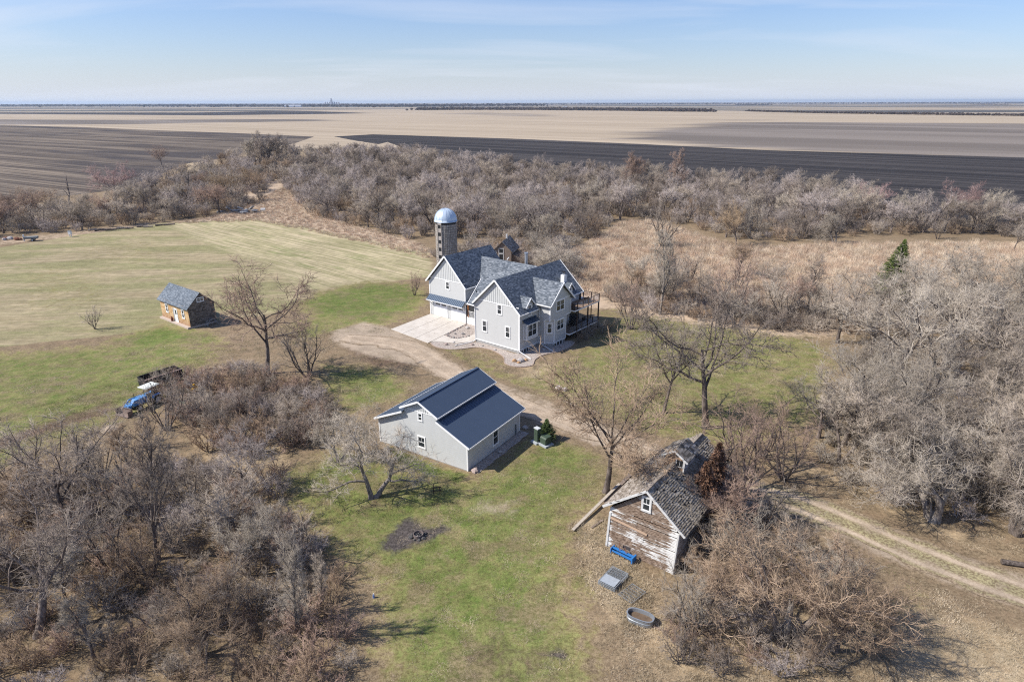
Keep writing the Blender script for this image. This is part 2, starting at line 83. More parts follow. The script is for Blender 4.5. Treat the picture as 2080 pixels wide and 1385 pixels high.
# ------------------------------------------------------------------ helpers
COL = scn.collection
rnd = random.Random(7)

class NG:
    """small wrapper for building node materials"""
    def __init__(s, name, rough=0.9, spec=0.2):
        s.m = bpy.data.materials.new(name); s.m.use_nodes = True
        s.t = s.m.node_tree; s.t.nodes.clear()
        s.out = s.n('ShaderNodeOutputMaterial'); s.b = s.n('ShaderNodeBsdfPrincipled')
        s.t.links.new(s.b.outputs[0], s.out.inputs[0])
        s.b.inputs['Roughness'].default_value = rough
        s.b.inputs['Specular IOR Level'].default_value = spec
    def n(s, t, **k):
        x = s.t.nodes.new(t)
        for a, b in k.items(): setattr(x, a, b)
        return x
    def l(s, a, b): s.t.links.new(a, b)
    def setin(s, sock, v):
        if isinstance(v, bpy.types.NodeSocket): s.l(v, sock)
        elif isinstance(v, (tuple, list)) and len(v) == 3 and sock.type == 'RGBA': sock.default_value = (*v, 1)
        else: sock.default_value = v
    def pos(s, scale=(1, 1, 1), rot=0.0, obj=False):
        if obj: o = s.n('ShaderNodeTexCoord').outputs['Object']
        else: o = s.n('ShaderNodeNewGeometry').outputs['Position']
        if rot:                       # rotate first, then scale
            r = s.n('ShaderNodeVectorRotate', rotation_type='Z_AXIS'); s.l(o, r.inputs['Vector']); r.inputs['Angle'].default_value = rot
            o = r.outputs[0]
        m = s.n('ShaderNodeVectorMath', operation='MULTIPLY'); s.l(o, m.inputs[0]); m.inputs[1].default_value = scale
        return m.outputs[0]
    def noise(s, vec, scale=1.0, detail=4, rough=0.55, dist=0.0):
        x = s.n('ShaderNodeTexNoise'); s.l(vec, x.inputs['Vector'])
        x.inputs['Scale'].default_value = scale; x.inputs['Detail'].default_value = detail
        x.inputs['Roughness'].default_value = rough; x.inputs['Distortion'].default_value = dist
        return x.outputs[0]
    def math(s, op, a, b=0.0, c=None, clamp=False):
        x = s.n('ShaderNodeMath', operation=op); x.use_clamp = clamp
        s.setin(x.inputs[0], a); s.setin(x.inputs[1], b)
        if c is not None: s.setin(x.inputs[2], c)
        return x.outputs[0]
    def step(s, v, a, b, lo=0.0, hi=1.0):
        x = s.n('ShaderNodeMapRange', interpolation_type='SMOOTHSTEP'); s.setin(x.inputs['Value'], v)
        x.inputs['From Min'].default_value = a; x.inputs['From Max'].default_value = b
        x.inputs['To Min'].default_value = lo; x.inputs['To Max'].default_value = hi
        return x.outputs[0]
    def mix(s, f, a, b):
        x = s.n('ShaderNodeMix', data_type='RGBA'); s.setin(x.inputs['Factor'], f)
        s.setin(x.inputs['A'], a); s.setin(x.inputs['B'], b)
        return x.outputs['Result']
    def attr(s, name):
        x = s.n('ShaderNodeAttribute', attribute_name=name); return x
    def chans(s, name):
        a = s.attr(name); p = s.n('ShaderNodeSeparateColor'); s.l(a.outputs['Color'], p.inputs[0])
        return p.outputs[0], p.outputs[1], p.outputs[2], a.outputs['Alpha']
    def xyz(s, v):
        p = s.n('ShaderNodeSeparateXYZ'); s.l(v, p.inputs[0]); return p.outputs
    def vec(s, x, y, z=0.0):
        p = s.n('ShaderNodeCombineXYZ'); s.setin(p.inputs[0], x); s.setin(p.inputs[1], y); s.setin(p.inputs[2], z); return p.outputs[0]
    def rand(s): return s.n('ShaderNodeObjectInfo').outputs['Random']
    def bright(s, col, v):
        x = s.n('ShaderNodeVectorMath', operation='SCALE'); s.setin(x.inputs[0], col); s.setin(x.inputs['Scale'], v); return x.outputs[0]
    def bump(s, h, dist=0.02, strength=1.0):
        x = s.n('ShaderNodeBump'); s.l(h, x.inputs['Height']); x.inputs['Distance'].default_value = dist
        x.inputs['Strength'].default_value = strength; s.l(x.outputs[0], s.b.inputs['Normal'])
    def color(s, c): s.setin(s.b.inputs['Base Color'], c)

def flat(name, c, rough=0.6, spec=0.3, metal=0.0, var=0.06, scale=3.0):
    g = NG(name, rough, spec); g.b.inputs['Metallic'].default_value = metal
    n = g.noise(g.pos(obj=True), scale, 4)
    g.color(g.mix(n, tuple(x*(1-var*2) for x in c), tuple(min(1, x*(1+var*2)) for x in c)))
    return g.m

def mk_mesh(name, V, quads=None, tris=None, smooth=False, attrs=None):
    V = np.asarray(V, np.float32).reshape(-1, 3)
    nq = 0 if quads is None else len(quads); nt = 0 if tris is None else len(tris)
    me = bpy.data.meshes.new(name)
    me.vertices.add(len(V)); me.vertices.foreach_set('co', V.ravel())
    lp = []
    if nq: lp.append(np.asarray(quads, np.int32).ravel())
    if nt: lp.append(np.asarray(tris, np.int32).ravel())
    lp = np.concatenate(lp); me.loops.add(len(lp)); me.loops.foreach_set('vertex_index', lp)
    me.polygons.add(nq+nt)
    ls = np.concatenate([np.arange(nq)*4, nq*4+np.arange(nt)*3]).astype(np.int32)
    me.polygons.foreach_set('loop_start', ls)
    if smooth: me.polygons.foreach_set('use_smooth', np.ones(nq+nt, bool))
    me.update(calc_edges=True)
    for k, a in (attrs or {}).items():
        a = np.asarray(a, np.float32)
        if a.ndim == 2:
            at = me.attributes.new(k, 'FLOAT_COLOR', 'POINT'); at.data.foreach_set('color', a.ravel())
        else:
            at = me.attributes.new(k, 'FLOAT', 'POINT'); at.data.foreach_set('value', a)
    return me

def link(name, me, mat=None, parent=None):
    o = bpy.data.objects.new(name, me); COL.objects.link(o)
    if mat is not None and not me.materials: me.materials.append(mat)
    if parent is not None: o.parent = parent
    return o
def tag(o, label=None, cat=None, group=None, kind=None):
    if label: o['label'] = label
    if cat: o['category'] = cat
    if group: o['group'] = group
    if kind: o['kind'] = kind
    return o
def thing(name, label, cat, loc=(0, 0, 0), rotz=0.0, group=None):
    o = bpy.data.objects.new(name, None); COL.objects.link(o); o.empty_display_size = .3
    o.location = loc; o.rotation_euler = (0, 0, rotz)
    return tag(o, label, cat, group)

class MB:
    """collects simple shapes and links them as ONE mesh object"""
    def __init__(s): s.v = []; s.f = []; s.k = []
    def add(s, vs, fs):
        b = len(s.v); s.k.append((b, len(s.f))); s.v += [tuple(map(float, p)) for p in vs]; s.f += [[b+i for i in f] for f in fs]; return s
    def box(s, x0, x1, y0, y1, z0, z1):
        return s.add([(x0,y0,z0),(x1,y0,z0),(x1,y1,z0),(x0,y1,z0),(x0,y0,z1),(x1,y0,z1),(x1,y1,z1),(x0,y1,z1)],
                     [(0,3,2,1),(4,5,6,7),(0,1,5,4),(1,2,6,5),(2,3,7,6),(3,0,4,7)])
    def obox(s, o, u, n, ur, nr, zr):
        vs = []
        for z in zr:
            for a, b in ((ur[0], nr[0]), (ur[1], nr[0]), (ur[1], nr[1]), (ur[0], nr[1])):
                vs.append((o[0]+u[0]*a+n[0]*b, o[1]+u[1]*a+n[1]*b, o[2]+z))
        return s.add(vs, [(0,3,2,1),(4,5,6,7),(0,1,5,4),(1,2,6,5),(2,3,7,6),(3,0,4,7)])
    def prism(s, poly, vec):
        n = len(poly); a = [Vector(p) for p in poly]; v = Vector(vec); vs = a+[p+v for p in a]
        fs = [tuple(range(n))[::-1], tuple(range(n, 2*n))]+[(i, (i+1) % n, n+(i+1) % n, n+i) for i in range(n)]
        return s.add(vs, fs)
    def slab(s, poly, th): return s.prism(poly, (0, 0, -th))
    def beam(s, p, q, w, h, up=(0, 0, 1)):
        p = Vector(p); q = Vector(q); d = (q-p).normalized(); u = Vector(up)
        if abs(d.dot(u)) > .98: u = Vector((1, 0, 0))
        x = d.cross(u).normalized(); y = x.cross(d).normalized(); vs = []
        for c in (p, q):
            for a, b in ((-1,-1),(1,-1),(1,1),(-1,1)): vs.append(c+x*a*w/2+y*b*h/2)
        return s.add(vs, [(0,1,2,3),(7,6,5,4),(0,4,5,1),(1,5,6,2),(2,6,7,3),(3,7,4,0)])
    def tube(s, p, q, r0, r1=None, k=8, cap=True):
        r1 = r0 if r1 is None else r1
        p = Vector(p); q = Vector(q); d = (q-p).normalized(); u = Vector((0,0,1)) if abs(d.z) < .9 else Vector((1,0,0))
        x = d.cross(u).normalized(); y = x.cross(d); vs = []
        for c, r in ((p, r0), (q, r1)):
            for i in range(k):
                a = 2*math.pi*i/k; vs.append(c+x*math.cos(a)*r+y*math.sin(a)*r)
        fs = [(i, (i+1) % k, k+(i+1) % k, k+i) for i in range(k)]
        if cap: fs += [tuple(range(k))[::-1], tuple(range(k, 2*k))]
        return s.add(vs, fs)
    def lathe(s, prof, k=24, c=(0, 0)):
        vs = []
        for r, z in prof:
            for i in range(k):
                a = 2*math.pi*i/k; vs.append((c[0]+r*math.cos(a), c[1]+r*math.sin(a), z))
        fs = []
        for j in range(len(prof)-1):
            for i in range(k): fs.append((j*k+i, j*k+(i+1) % k, (j+1)*k+(i+1) % k, (j+1)*k+i))
        return s.add(vs, fs)
    def rock(s, c, r, seed=0, sq=.7):
        q = random.Random(seed); vs = []; K = 8; R = 5
        for j in range(R+1):
            th = math.pi*j/R
            for i in range(K):
                a = 2*math.pi*i/K; rr = r*(1+q.uniform(-.22, .22)) if 0 < j < R else r
                vs.append((c[0]+rr*math.sin(th)*math.cos(a), c[1]+rr*math.sin(th)*math.sin(a)*.85, c[2]+rr*math.cos(th)*sq))
        fs = [(j*K+i, (j+1)*K+i, (j+1)*K+(i+1) % K, j*K+(i+1) % K) for j in range(R) for i in range(K)]
        return s.add(vs, fs)
    def each(s, name, mat, parent=None, shear=0.0):
        """every added shape becomes an object of its own"""
        r = []; ks = s.k+[(len(s.v), len(s.f))]
        for (a, f0), (b, f1) in zip(ks, ks[1:]):
            m = MB(); m.v = s.v[a:b]; m.f = [[i-a for i in f] for f in s.f[f0:f1]]
            r.append(m.build(name, mat, parent, shear))
        return r
    def build(s, name, mat, parent=None, shear=0.0, smooth=False):
        v = s.v
        if shear: v = [(a, b+shear*c, c) for a, b, c in v]
        me = bpy.data.meshes.new(name); me.from_pydata(v, [], s.f); me.update()
        if smooth:
            me.polygons.foreach_set('use_smooth', np.ones(len(me.polygons), bool))
        me.materials.append(mat)
        return link(name, me, None, parent)

def copy_tree(o, parent=None):
    c = o.copy(); COL.objects.link(c); c.parent = parent
    for ch in list(o.children): copy_tree(ch, c)
    return c

def inside(P, poly):
    x, y = P[:, 0], P[:, 1]; r = np.zeros(len(P), bool); n = len(poly)
    for i in range(n):
        x0, y0 = poly[i]; x1, y1 = poly[(i+1) % n]
        if y0 == y1: continue
        c = ((y0 > y) != (y1 > y)) & (x < (x1-x0)*(y-y0)/(y1-y0)+x0); r ^= c
    return r
def sdist(P, poly, closed=True):
    """distance to the outline, negative outside / positive inside"""
    d = np.full(len(P), 1e9); n = len(poly)
    for i in range(n if closed else n-1):
        a = np.array(poly[i]); b = np.array(poly[(i+1) % n]); ab = b-a
        t = np.clip(((P-a) @ ab)/max(1e-9, ab @ ab), 0, 1)
        d = np.minimum(d, np.hypot(*(P-a-t[:, None]*ab).T))
    return np.where(inside(P, poly), d, -d) if closed else d
def rand_in(poly, spacing, rng, limit=100000):
    """jittered, evenly spread points inside a polygon"""
    a = np.array(poly); lo = a.min(0); hi = a.max(0)
    xs = np.arange(lo[0], hi[0]+spacing, spacing); ys = np.arange(lo[1], hi[1]+spacing, spacing)
    X, Y = np.meshgrid(xs, ys); X[1::2] += spacing/2
    P = np.stack([X.ravel(), Y.ravel()], 1)+rng.uniform(-.42, .42, (X.size, 2))*spacing
    P = P[inside(P, poly)]; rng.shuffle(P)
    return P[:limit]
# ------------------------------------------------------------------ ground materials
def ground_material():
    g = NG('ground_cover', 0.95, 0.1)
    G_, S_, M_, D_ = g.chans('zone_a'); H_, R_, K_, B_ = g.chans('zone_b')
    p = g.pos()
    big = g.noise(p, .035, 5, .6); mid = g.noise(p, .28, 5, .62); fine = g.noise(p, 3.4, 5, .72); micro = g.noise(p, 11.0, 3, .75)
    patch = g.noise(p, .75, 6, .68, .6)
    def w(a, seed_noise, amp=.9, soft=.16):
        v = g.math('ADD', a, g.math('MULTIPLY', g.math('SUBTRACT', seed_noise, .5), amp))
        return g.step(v, .5-soft, .5+soft)
    tex = g.math('ADD', g.math('MULTIPLY', fine, .55), g.math('MULTIPLY', micro, .45))
    t1 = g.step(tex, .36, .64); t2 = g.step(patch, .38, .62); t3 = g.step(mid, .35, .65)
    litter = g.mix(t1, (.085, .062, .038), (.32, .245, .155)); litter = g.mix(g.math('MULTIPLY', t2, .5), litter, (.27, .19, .12))
    straw = g.mix(t1, (.25, .195, .12), (.52, .42, .28)); straw = g.mix(g.math('MULTIPLY', t2, .5), straw, (.36, .255, .15))
    meadow = g.mix(t1, (.30, .22, .15), (.56, .45, .33)); meadow = g.mix(g.math('MULTIPLY', t3, .5), meadow, (.46, .345, .25))
    # lawn: fresh green blades among last year's dead grass
    lawn_dead = g.mix(t1, (.15, .12, .05), (.38, .32, .155))
    lawn_grn = g.mix(t1, (.05, .086, .016), (.17, .215, .056))
    strength = g.step(G_, .3, 1.0)
    gv = g.math('ADD', g.math('MULTIPLY', patch, .75), g.math('MULTIPLY', fine, .45))
    lg = g.step(g.math('ADD', gv, g.math('MULTIPLY', strength, .40)), .58, 1.08)
    lawn = g.mix(lg, lawn_dead, lawn_grn)
    leaf = g.math('MULTIPLY', g.step(g.noise(p, .2, 6, .74), .48, .60), g.step(tex, .38, .6, .25, .8))
    lawn = g.mix(g.math('MULTIPLY', leaf, g.step(strength, .7, 1.0, 1, .3)), lawn, g.mix(t1, (.115, .08, .05), (.30, .22, .145)))
    speck = g.step(g.noise(p, 2.2, 3, .6), .60, .68)
    lawn = g.mix(g.math('MULTIPLY', speck, .62), lawn, (.09, .075, .035))
    # mown hay field with faint swaths
    u = g.noise(g.pos((.06, .8, 1), rot=-.12), 1.0, 6, .68, .4); hay = g.mix(g.step(u, .32, .68), (.265, .215, .125), (.41, .335, .215))
    hay = g.mix(g.math('MULTIPLY', g.step(g.noise(g.pos((.03, .11, 1), rot=-.1), 1.0, 6, .68), .42, .58), .8), hay, g.mix(t1, (.125, .14, .045), (.26, .255, .115)))
    hay = g.mix(g.math('MULTIPLY', g.step(g.noise(g.pos((.12, 1.1, 1), rot=-.12), 1.0, 5, .7), .42, .6), .55), hay, (.21, .18, .10))
    hay = g.mix(g.math('MULTIPLY', g.step(tex, .46, .66), .45), hay, (.47, .39, .26))
    rv = g.noise(g.pos((.045, 1.15, 1), rot=.698), 1.0, 5, .62, .5); rows = g.mix(g.step(rv, .36, .62), (.44, .365, .235), (.235, .215, .105))
    rows = g.mix(g.math('MULTIPLY', g.step(g.noise(g.pos((.05, .3, 1), rot=.698), 1.0, 5, .65), .52, .66), .7), rows, (.15, .175, .055))
    rows = g.mix(g.math('MULTIPLY', t1, .25), rows, (.55, .47, .32))
    dirt = g.mix(t1, (.30, .235, .17), (.43, .35, .265))
    dark = g.mix(t1, (.075, .05, .035), (.21, .145, .10))
    burnt = g.mix(t1, (.028, .024, .022), (.14, .12, .11))
    c = litter
    c = g.mix(w(M_, patch), c, meadow); c = g.mix(w(S_, patch), c, straw)
    c = g.mix(w(H_, mid, .5), c, hay); c = g.mix(w(R_, mid, .6, .3), c, rows)
    c = g.mix(w(G_, patch, 1.1, .14), c, lawn)
    c = g.mix(w(K_, patch, 1.2, .22), c, dark); c = g.mix(w(D_, patch, .9, .2), c, dirt); c = g.mix(w(B_, patch, 1.5, .25), c, burnt)
    # open farmland far away: strips of stubble and bare soil
    X, Y, Zc = g.xyz(p)
    fv = g.noise(g.vec(g.math('MULTIPLY', X, .00022), g.math('MULTIPLY', Y, .0011)), 1.0, 3, .5)
    farc = g.mix(g.step(fv, .47, .53), (.37, .30, .22), (.085, .08, .075))
    farc = g.mix(g.math('MULTIPLY', g.step(g.noise(g.vec(g.math('MULTIPLY', X, .0005), g.math('MULTIPLY', Y, .004)), 1.0, 2), .5, .56), .6), farc, (.16, .15, .12))
    c = g.mix(g.step(Y, 1450, 1550), c, farc)
    c = g.bright(c, g.step(big, .25, .75, .86, 1.12)); c = g.bright(c, g.step(g.noise(p, .5, 6, .75), .3, .7, .80, 1.17))
    g.color(c)
    hgt = g.math('ADD', g.math('MULTIPLY', fine, .6), g.math('MULTIPLY', micro, .4))
    g.bump(hgt, .09, .7)
    return g.m

def field_material(name, rot, dark, light, band=(.44, .58), big=(.4, .62), bigc=None, uscale=.006, vscale=.55, streak=False, far_fade=False):
    g = NG(name, .97, .08)
    v1 = g.noise(g.pos((uscale, vscale, 1), rot=-rot), 1.0, 3, .55)
    v2 = g.noise(g.pos((uscale*.5, vscale*.16, 1), rot=-rot), 1.0, 4, .6)
    fine = g.noise(g.pos((.8, .8, 1)), 1.0, 4, .7)
    s = g.math('ADD', g.math('MULTIPLY', v1, .55), g.math('MULTIPLY', v2, .45))
    c = g.mix(g.step(s, *band), dark, light)
    if bigc:
        b = g.noise(g.pos((.0035, .012, 1), rot=-rot), 1.0, 4, .55)
        c = g.mix(g.math('MULTIPLY', g.step(b, *big), .85), c, bigc)
    if streak:
        a = g.attr('streak').outputs['Fac']
        n = g.noise(g.pos((.0012, .011, 1)), 1.0, 6, .62)
        f = g.step(g.math('ADD', a, g.math('MULTIPLY', g.math('SUBTRACT', n, .5), 1.15)), .36, .64)
        dark_ground = g.mix(g.step(v2, .4, .6), (.145, .123, .105), (.21, .18, .155))  # darker grey-brown tone of the streaks
        c = g.mix(f, c, dark_ground)
        # a darker tone laid along the far tapering strip
        a2 = g.attr('dark_strip').outputs['Fac']; c = g.mix(g.step(a2, .3, .7), c, (.05, .045, .045))
    c = g.bright(c, g.step(fine, .3, .7, .8, 1.2))
    g.color(c); g.bump(v1, .15, .5)
    return g.m

# ------------------------------------------------------------------ the ground: one sheet to the horizon
def grid_rows():
    ys = [-120., -60., -20., 0., 10., 18.]
    y = 24.
    while y < 420: ys.append(y); y *= 1.0062
    while y < 26000: ys.append(y); y *= 1.02
    ys.append(30000.)
    return np.array(ys)
YS = grid_rows()
US = np.concatenate([[-4, -2.4, -1.6, -1.25, -1.05], np.linspace(-.92, .92, 430), [1.05, 1.25, 1.6, 2.4, 4]])
def lattice():
    Yg, Ug = np.meshgrid(YS, US, indexing='ij'); W = np.maximum(Yg, 40.)
    X = Ug*W
    n, m = Yg.shape
    idx = np.arange(n*m).reshape(n, m)
    Q = np.stack([idx[:-1, :-1], idx[:-1, 1:], idx[1:, 1:], idx[1:, :-1]], -1).reshape(-1, 4)
    return np.stack([X.ravel(), Yg.ravel()], 1), Q
GP, GQ = lattice()
ZN = {k: np.zeros(len(GP)) for k in ('green', 'straw', 'meadow', 'dirt', 'hay', 'rows', 'dark', 'burnt')}
for cls, feather, strength, poly in GROUND_ZONES:
    a = np.array(poly); m = ((GP > a.min(0)-feather*1.5) & (GP < a.max(0)+feather*1.5)).all(1)
    if not m.any(): continue
    d = sdist(GP[m], poly); w_ = np.clip(d/(2*feather)+.5, 0, 1); w_ = w_*w_*(3-2*w_)*strength
    ZN[cls][m] = np.maximum(ZN[cls][m], w_)
# bare earth and dark verge beside the dirt road
RC = [p for p, _ in ROAD]
m = (GP[:, 1] > 20) & (GP[:, 1] < 120) & (np.abs(GP[:, 0]) < 110)
d = sdist(GP[m], RC, closed=False)
ZN['dirt'][m] = np.maximum(ZN['dirt'][m], np.clip((3.6-d)/2.2, 0, 1)*.8)
ZN['dark'][m] = np.maximum(ZN['dark'][m], np.clip((4.6-d)/2.5, 0, 1)*.38)
for k in ('green', 'straw'): ZN[k][m] *= np.clip((d-1.5)/3.0, 0.0, 1)
V = np.column_stack([GP, np.zeros(len(GP))])
me = mk_mesh('ground', V, GQ, attrs={'zone_a': np.stack([ZN['green'], ZN['straw'], ZN['meadow'], ZN['dirt']], 1),
                                     'zone_b': np.stack([ZN['hay'], ZN['rows'], ZN['dark'], ZN['burnt']], 1)})
ground = tag(link('ground', me, ground_material()), kind='structure')

def field(name, mat, z):
    poly = FIELDS[name]
    if name != 'stubble_field':                     # plain polygon with a slightly wavering edge
        fr_ = np.random.default_rng(len(name)); out = []
        for i in range(len(poly)):
            a, b = np.array(poly[i]), np.array(poly[(i+1) % len(poly)]); L = np.hypot(*(b-a)); k = max(1, int(L/6))
            for j in range(k):
                q = a+(b-a)*j/k; out.append(tuple(q+fr_.normal(0, .35, 2)))
        o = MB().add([(x, y, z) for x, y in out], [tuple(range(len(out)))]).build(name, mat)
        return tag(o, kind='structure')
    a = np.array(poly)
    ys = np.geomspace(max(60, a[:, 1].min()), a[:, 1].max(), 260)
    rowsv = []; quads = []; base = 0; V = []; prev = None
    U = np.linspace(-2.2, 2.6, 520)
    Yg, Ug = np.meshgrid(ys, U, indexing='ij'); P = np.stack([(Ug*Yg).ravel(), Yg.ravel()], 1)
    idx = np.arange(P.shape[0]).reshape(Yg.shape)
    Q = np.stack([idx[:-1, :-1], idx[:-1, 1:], idx[1:, 1:], idx[1:, :-1]], -1).reshape(-1, 4)
    keep = inside(P[Q].mean(1), poly); Q = Q[keep]
    used, inv = np.unique(Q, return_inverse=True); Q = inv.reshape(-1, 4); P = P[used]
    at = {}
    if name == 'stubble_field':
        s = np.zeros(len(P)); ds = np.zeros(len(P))
        for i, (wt, pl) in enumerate(STREAKS):
            b = np.array(pl); span = (b[:, 1].max()-b[:, 1].min())
            sc = np.array([1/5.0, 1.0])                      # long soft tips across the view
            d = sdist(P*sc, [tuple(np.array(q)*sc) for q in pl]); f = max(10, min(span*.10, 22))
            v = np.clip(d/(2*f)+.5, 0, 1)*wt
            if i == 0: ds = np.maximum(ds, v)
            else: s = np.maximum(s, v)
        at = {'streak': s, 'dark_strip': ds}
    o = link(name, mk_mesh(name, np.column_stack([P, np.full(len(P), z)]), Q, attrs=at), mat)
    return tag(o, kind='structure')
field('ploughed_field', field_material('ploughed_soil', AZ_LEFT, (.068, .055, .047), (.22, .178, .135), (.40, .64), (.5, .62), (.055, .048, .048), vscale=.42), .02)
field('black_field', field_material('black_soil', AZ_BLACK, (.026, .024, .025), (.088, .078, .073), (.42, .66), uscale=.004, vscale=.35), .03)
field('stubble_field', field_material('stubble', AZ_BLACK, (.31, .25, .18), (.42, .345, .255), (.3, .7), uscale=.002, vscale=.05, streak=True), .01)

# ------------------------------------------------------------------ dirt road
def smooth_path(pts, step=.6):
    P = np.array([p for p, _ in pts]); W = np.array([w for _, w in pts]); out = []; ow = []
    n = len(P)
    for i in range(n-1):
        p0, p1, p2, p3 = P[max(i-1, 0)], P[i], P[i+1], P[min(i+2, n-1)]
        k = max(2, int(np.hypot(*(p2-p1))/step))
        for t in np.arange(k)/k:
            out.append(.5*((2*p1)+(-p0+p2)*t+(2*p0-5*p1+4*p2-p3)*t*t+(-p0+3*p1-3*p2+p3)*t**3)); ow.append(W[i]*(1-t)+W[i+1]*t)
    return np.array(out), np.array(ow)
RP, RW = smooth_path(ROAD)
T = np.gradient(RP, axis=0); T /= np.hypot(*T.T)[:, None]; Nn = np.stack([-T[:, 1], T[:, 0]], 1)
lat = np.linspace(-1, 1, 15); rr = np.random.default_rng(3)
n = len(RP); V = []; LA = []; AL = []
jl = np.convolve(rr.normal(0, .35, n), np.ones(4)/2.2, 'same'); jr = np.convolve(rr.normal(0, .35, n), np.ones(4)/2.2, 'same')
al = np.concatenate([[0], np.cumsum(np.hypot(*np.diff(RP, axis=0).T))])
for i in range(n):
    for q in lat:
        e = (jl[i] if q < 0 else jr[i])*abs(q)**3
        off = q*RW[i]/2+e
        rut = .05*math.exp(-((abs(q)-.5)/.2)**2)
        V.append((*(RP[i]+Nn[i]*off), .034-.6*rut*.5)); LA.append(q); AL.append(al[i])
idx = np.arange(n*15).reshape(n, 15); Q = np.stack([idx[:-1, :-1], idx[1:, :-1], idx[1:, 1:], idx[:-1, 1:]], -1).reshape(-1, 4)
g = NG('packed_dirt', .95, .1)
p = g.pos(); ln = g.attr('lat').outputs['Fac']; al_ = g.attr('along').outputs['Fac']
fine = g.noise(p, 4.5, 5, .7); mid = g.noise(p, .5, 5, .6)
c = g.mix(g.step(fine, .35, .65), (.32, .245, .175), (.46, .37, .275))
al2 = g.math('ABSOLUTE', ln)
c = g.mix(g.math('MULTIPLY', g.step(g.math('ABSOLUTE', g.math('SUBTRACT', al2, .5)), .04, .16, 1, 0), .3), c, (.52, .43, .33))
trk = g.step(g.math('ABSOLUTE', g.math('SUBTRACT', al2, .5)), .05, .30)
verge = g.mix(g.step(fine, .4, .6), (.17, .13, .08), (.34, .30, .17))
c = g.mix(g.math('MULTIPLY', g.math('MULTIPLY', trk, g.step(al_, 48, 75)), g.step(mid, .3, .5)), c, verge)
edge = g.step(g.math('ADD', al2, g.math('MULTIPLY', g.math('SUBTRACT', mid, .5), .9)), .78, 1.0)
c = g.mix(edge, c, g.mix(g.step(fine, .38, .62), (.14, .10, .07), (.33, .26, .175)))
g.color(g.bright(c, g.step(mid, .3, .7, .76, 1.1))); g.bump(fine, .05, .7)
tag(link('dirt_road', mk_mesh('dirt_road', V, Q, attrs={'lat': LA, 'along': AL}), g.m), kind='structure')
# ------------------------------------------------------------------ building materials
def siding_mat(name, c, lap=.15, var=.05, line=.10, bd=.0):
    g = NG(name, .7, .25); p = g.pos(obj=True); X, Y, Z_ = g.xyz(p)
    fr = g.math('FRACT', g.math('DIVIDE', Z_, lap))
    n = g.noise(p, 1.2, 4, .6)
    b = g.mix(n, tuple(x*(1-var*1.5) for x in c), tuple(x*(1+var*1.5) for x in c))
    g.color(g.mix(g.step(fr, .0, .2, line, 0), b, tuple(x*.55 for x in c)))
    if bd: g.bump(fr, bd, .5)
    return g.m
def shingle_mat(name, a, b, c, course=.19):
    g = NG(name, .9, .12); p = g.pos(obj=True); X, Y, Z_ = g.xyz(p)
    row = g.math('FLOOR', g.math('DIVIDE', Z_, course*.7))
    wv = g.n('ShaderNodeTexWhiteNoise', noise_dimensions='3D')
    g.l(g.vec(g.math('FLOOR', g.math('MULTIPLY', g.math('ADD', X, g.math('MULTIPLY', row, .37)), 2.6)), g.math('FLOOR', g.math('MULTIPLY', g.math('ADD', Y, g.math('MULTIPLY', row, .31)), 2.6)), row), wv.inputs['Vector'])
    n = g.noise(p, 3.6, 4, .75)
    s = g.math('ADD', g.math('MULTIPLY', wv.outputs['Value'], .5), g.math('MULTIPLY', n, .52))
    col = g.mix(g.step(s, .3, .6), a, b); col = g.mix(g.step(s, .58, .82), col, c)
    fr = g.math('FRACT', g.math('DIVIDE', Z_, course*.7))
    col = g.mix(g.step(fr, 0, .2, .5, 0), col, tuple(x*.4 for x in a))
    g.color(g.bright(col, g.step(g.noise(p, .35, 4, .6), .3, .7, .88, 1.12))); g.bump(g.math('ADD', fr, wv.outputs['Value']), .02, .8)
    return g.m
SID = siding_mat('grey_lap_siding', (.51, .515, .505)); SIDG = siding_mat('pale_lap_siding', (.53, .54, .535), .26, .05, .30)
BNB = flat('gable_panel_paint', (.52, .53, .52), .7, .2, var=.03); WHT = flat('white_trim_paint', (.80, .80, .79), .5, .3, var=.02)
ROOF = shingle_mat('slate_blue_shingles', (.085, .10, .12), (.165, .185, .21), (.27, .29, .315))
METAL = flat('blue_roof_metal', (.065, .095, .14), .34, .5, .35, .05); FOUND = flat('foundation_concrete', (.34, .335, .32), .9, .1, var=.12)
GLASS = flat('window_glass', (.030, .036, .042), .06, .6); BLIND = flat('window_blind', (.20, .21, .20), .6)
GDOOR = flat('garage_door_white', (.82, .82, .82), .45, .3, var=.01); DARKW = flat('deck_post_brown', (.055, .038, .030), .7); CEDAR = flat('cedar_orange', (.36, .15, .055), .7)
DECKB = flat('deck_boards', (.30, .20, .13), .8, var=.15); STEEL = flat('stainless_pipe', (.42, .44, .47), .35, .5, .6); BLACK = flat('black_paint', (.02, .02, .021), .6)
CONC = NG('driveway_concrete', .9, .15); _n = CONC.noise(CONC.pos(), .6, 6, .65); _f = CONC.noise(CONC.pos(), 9, 3, .6)
CONC.color(CONC.bright(CONC.mix(CONC.step(_n, .3, .7), (.47, .425, .37), (.57, .525, .465)), CONC.step(_f, .3, .7, .94, 1.06))); CONC = CONC.m
GRAV = NG('bed_gravel', .95, .1); _n = GRAV.noise(GRAV.pos(), 5, 5, .8); GRAV.color(GRAV.mix(GRAV.step(_n, .38, .62), (.24, .20, .175), (.50, .44, .39))); GRAV.bump(_n, .06, .8); GRAV = GRAV.m

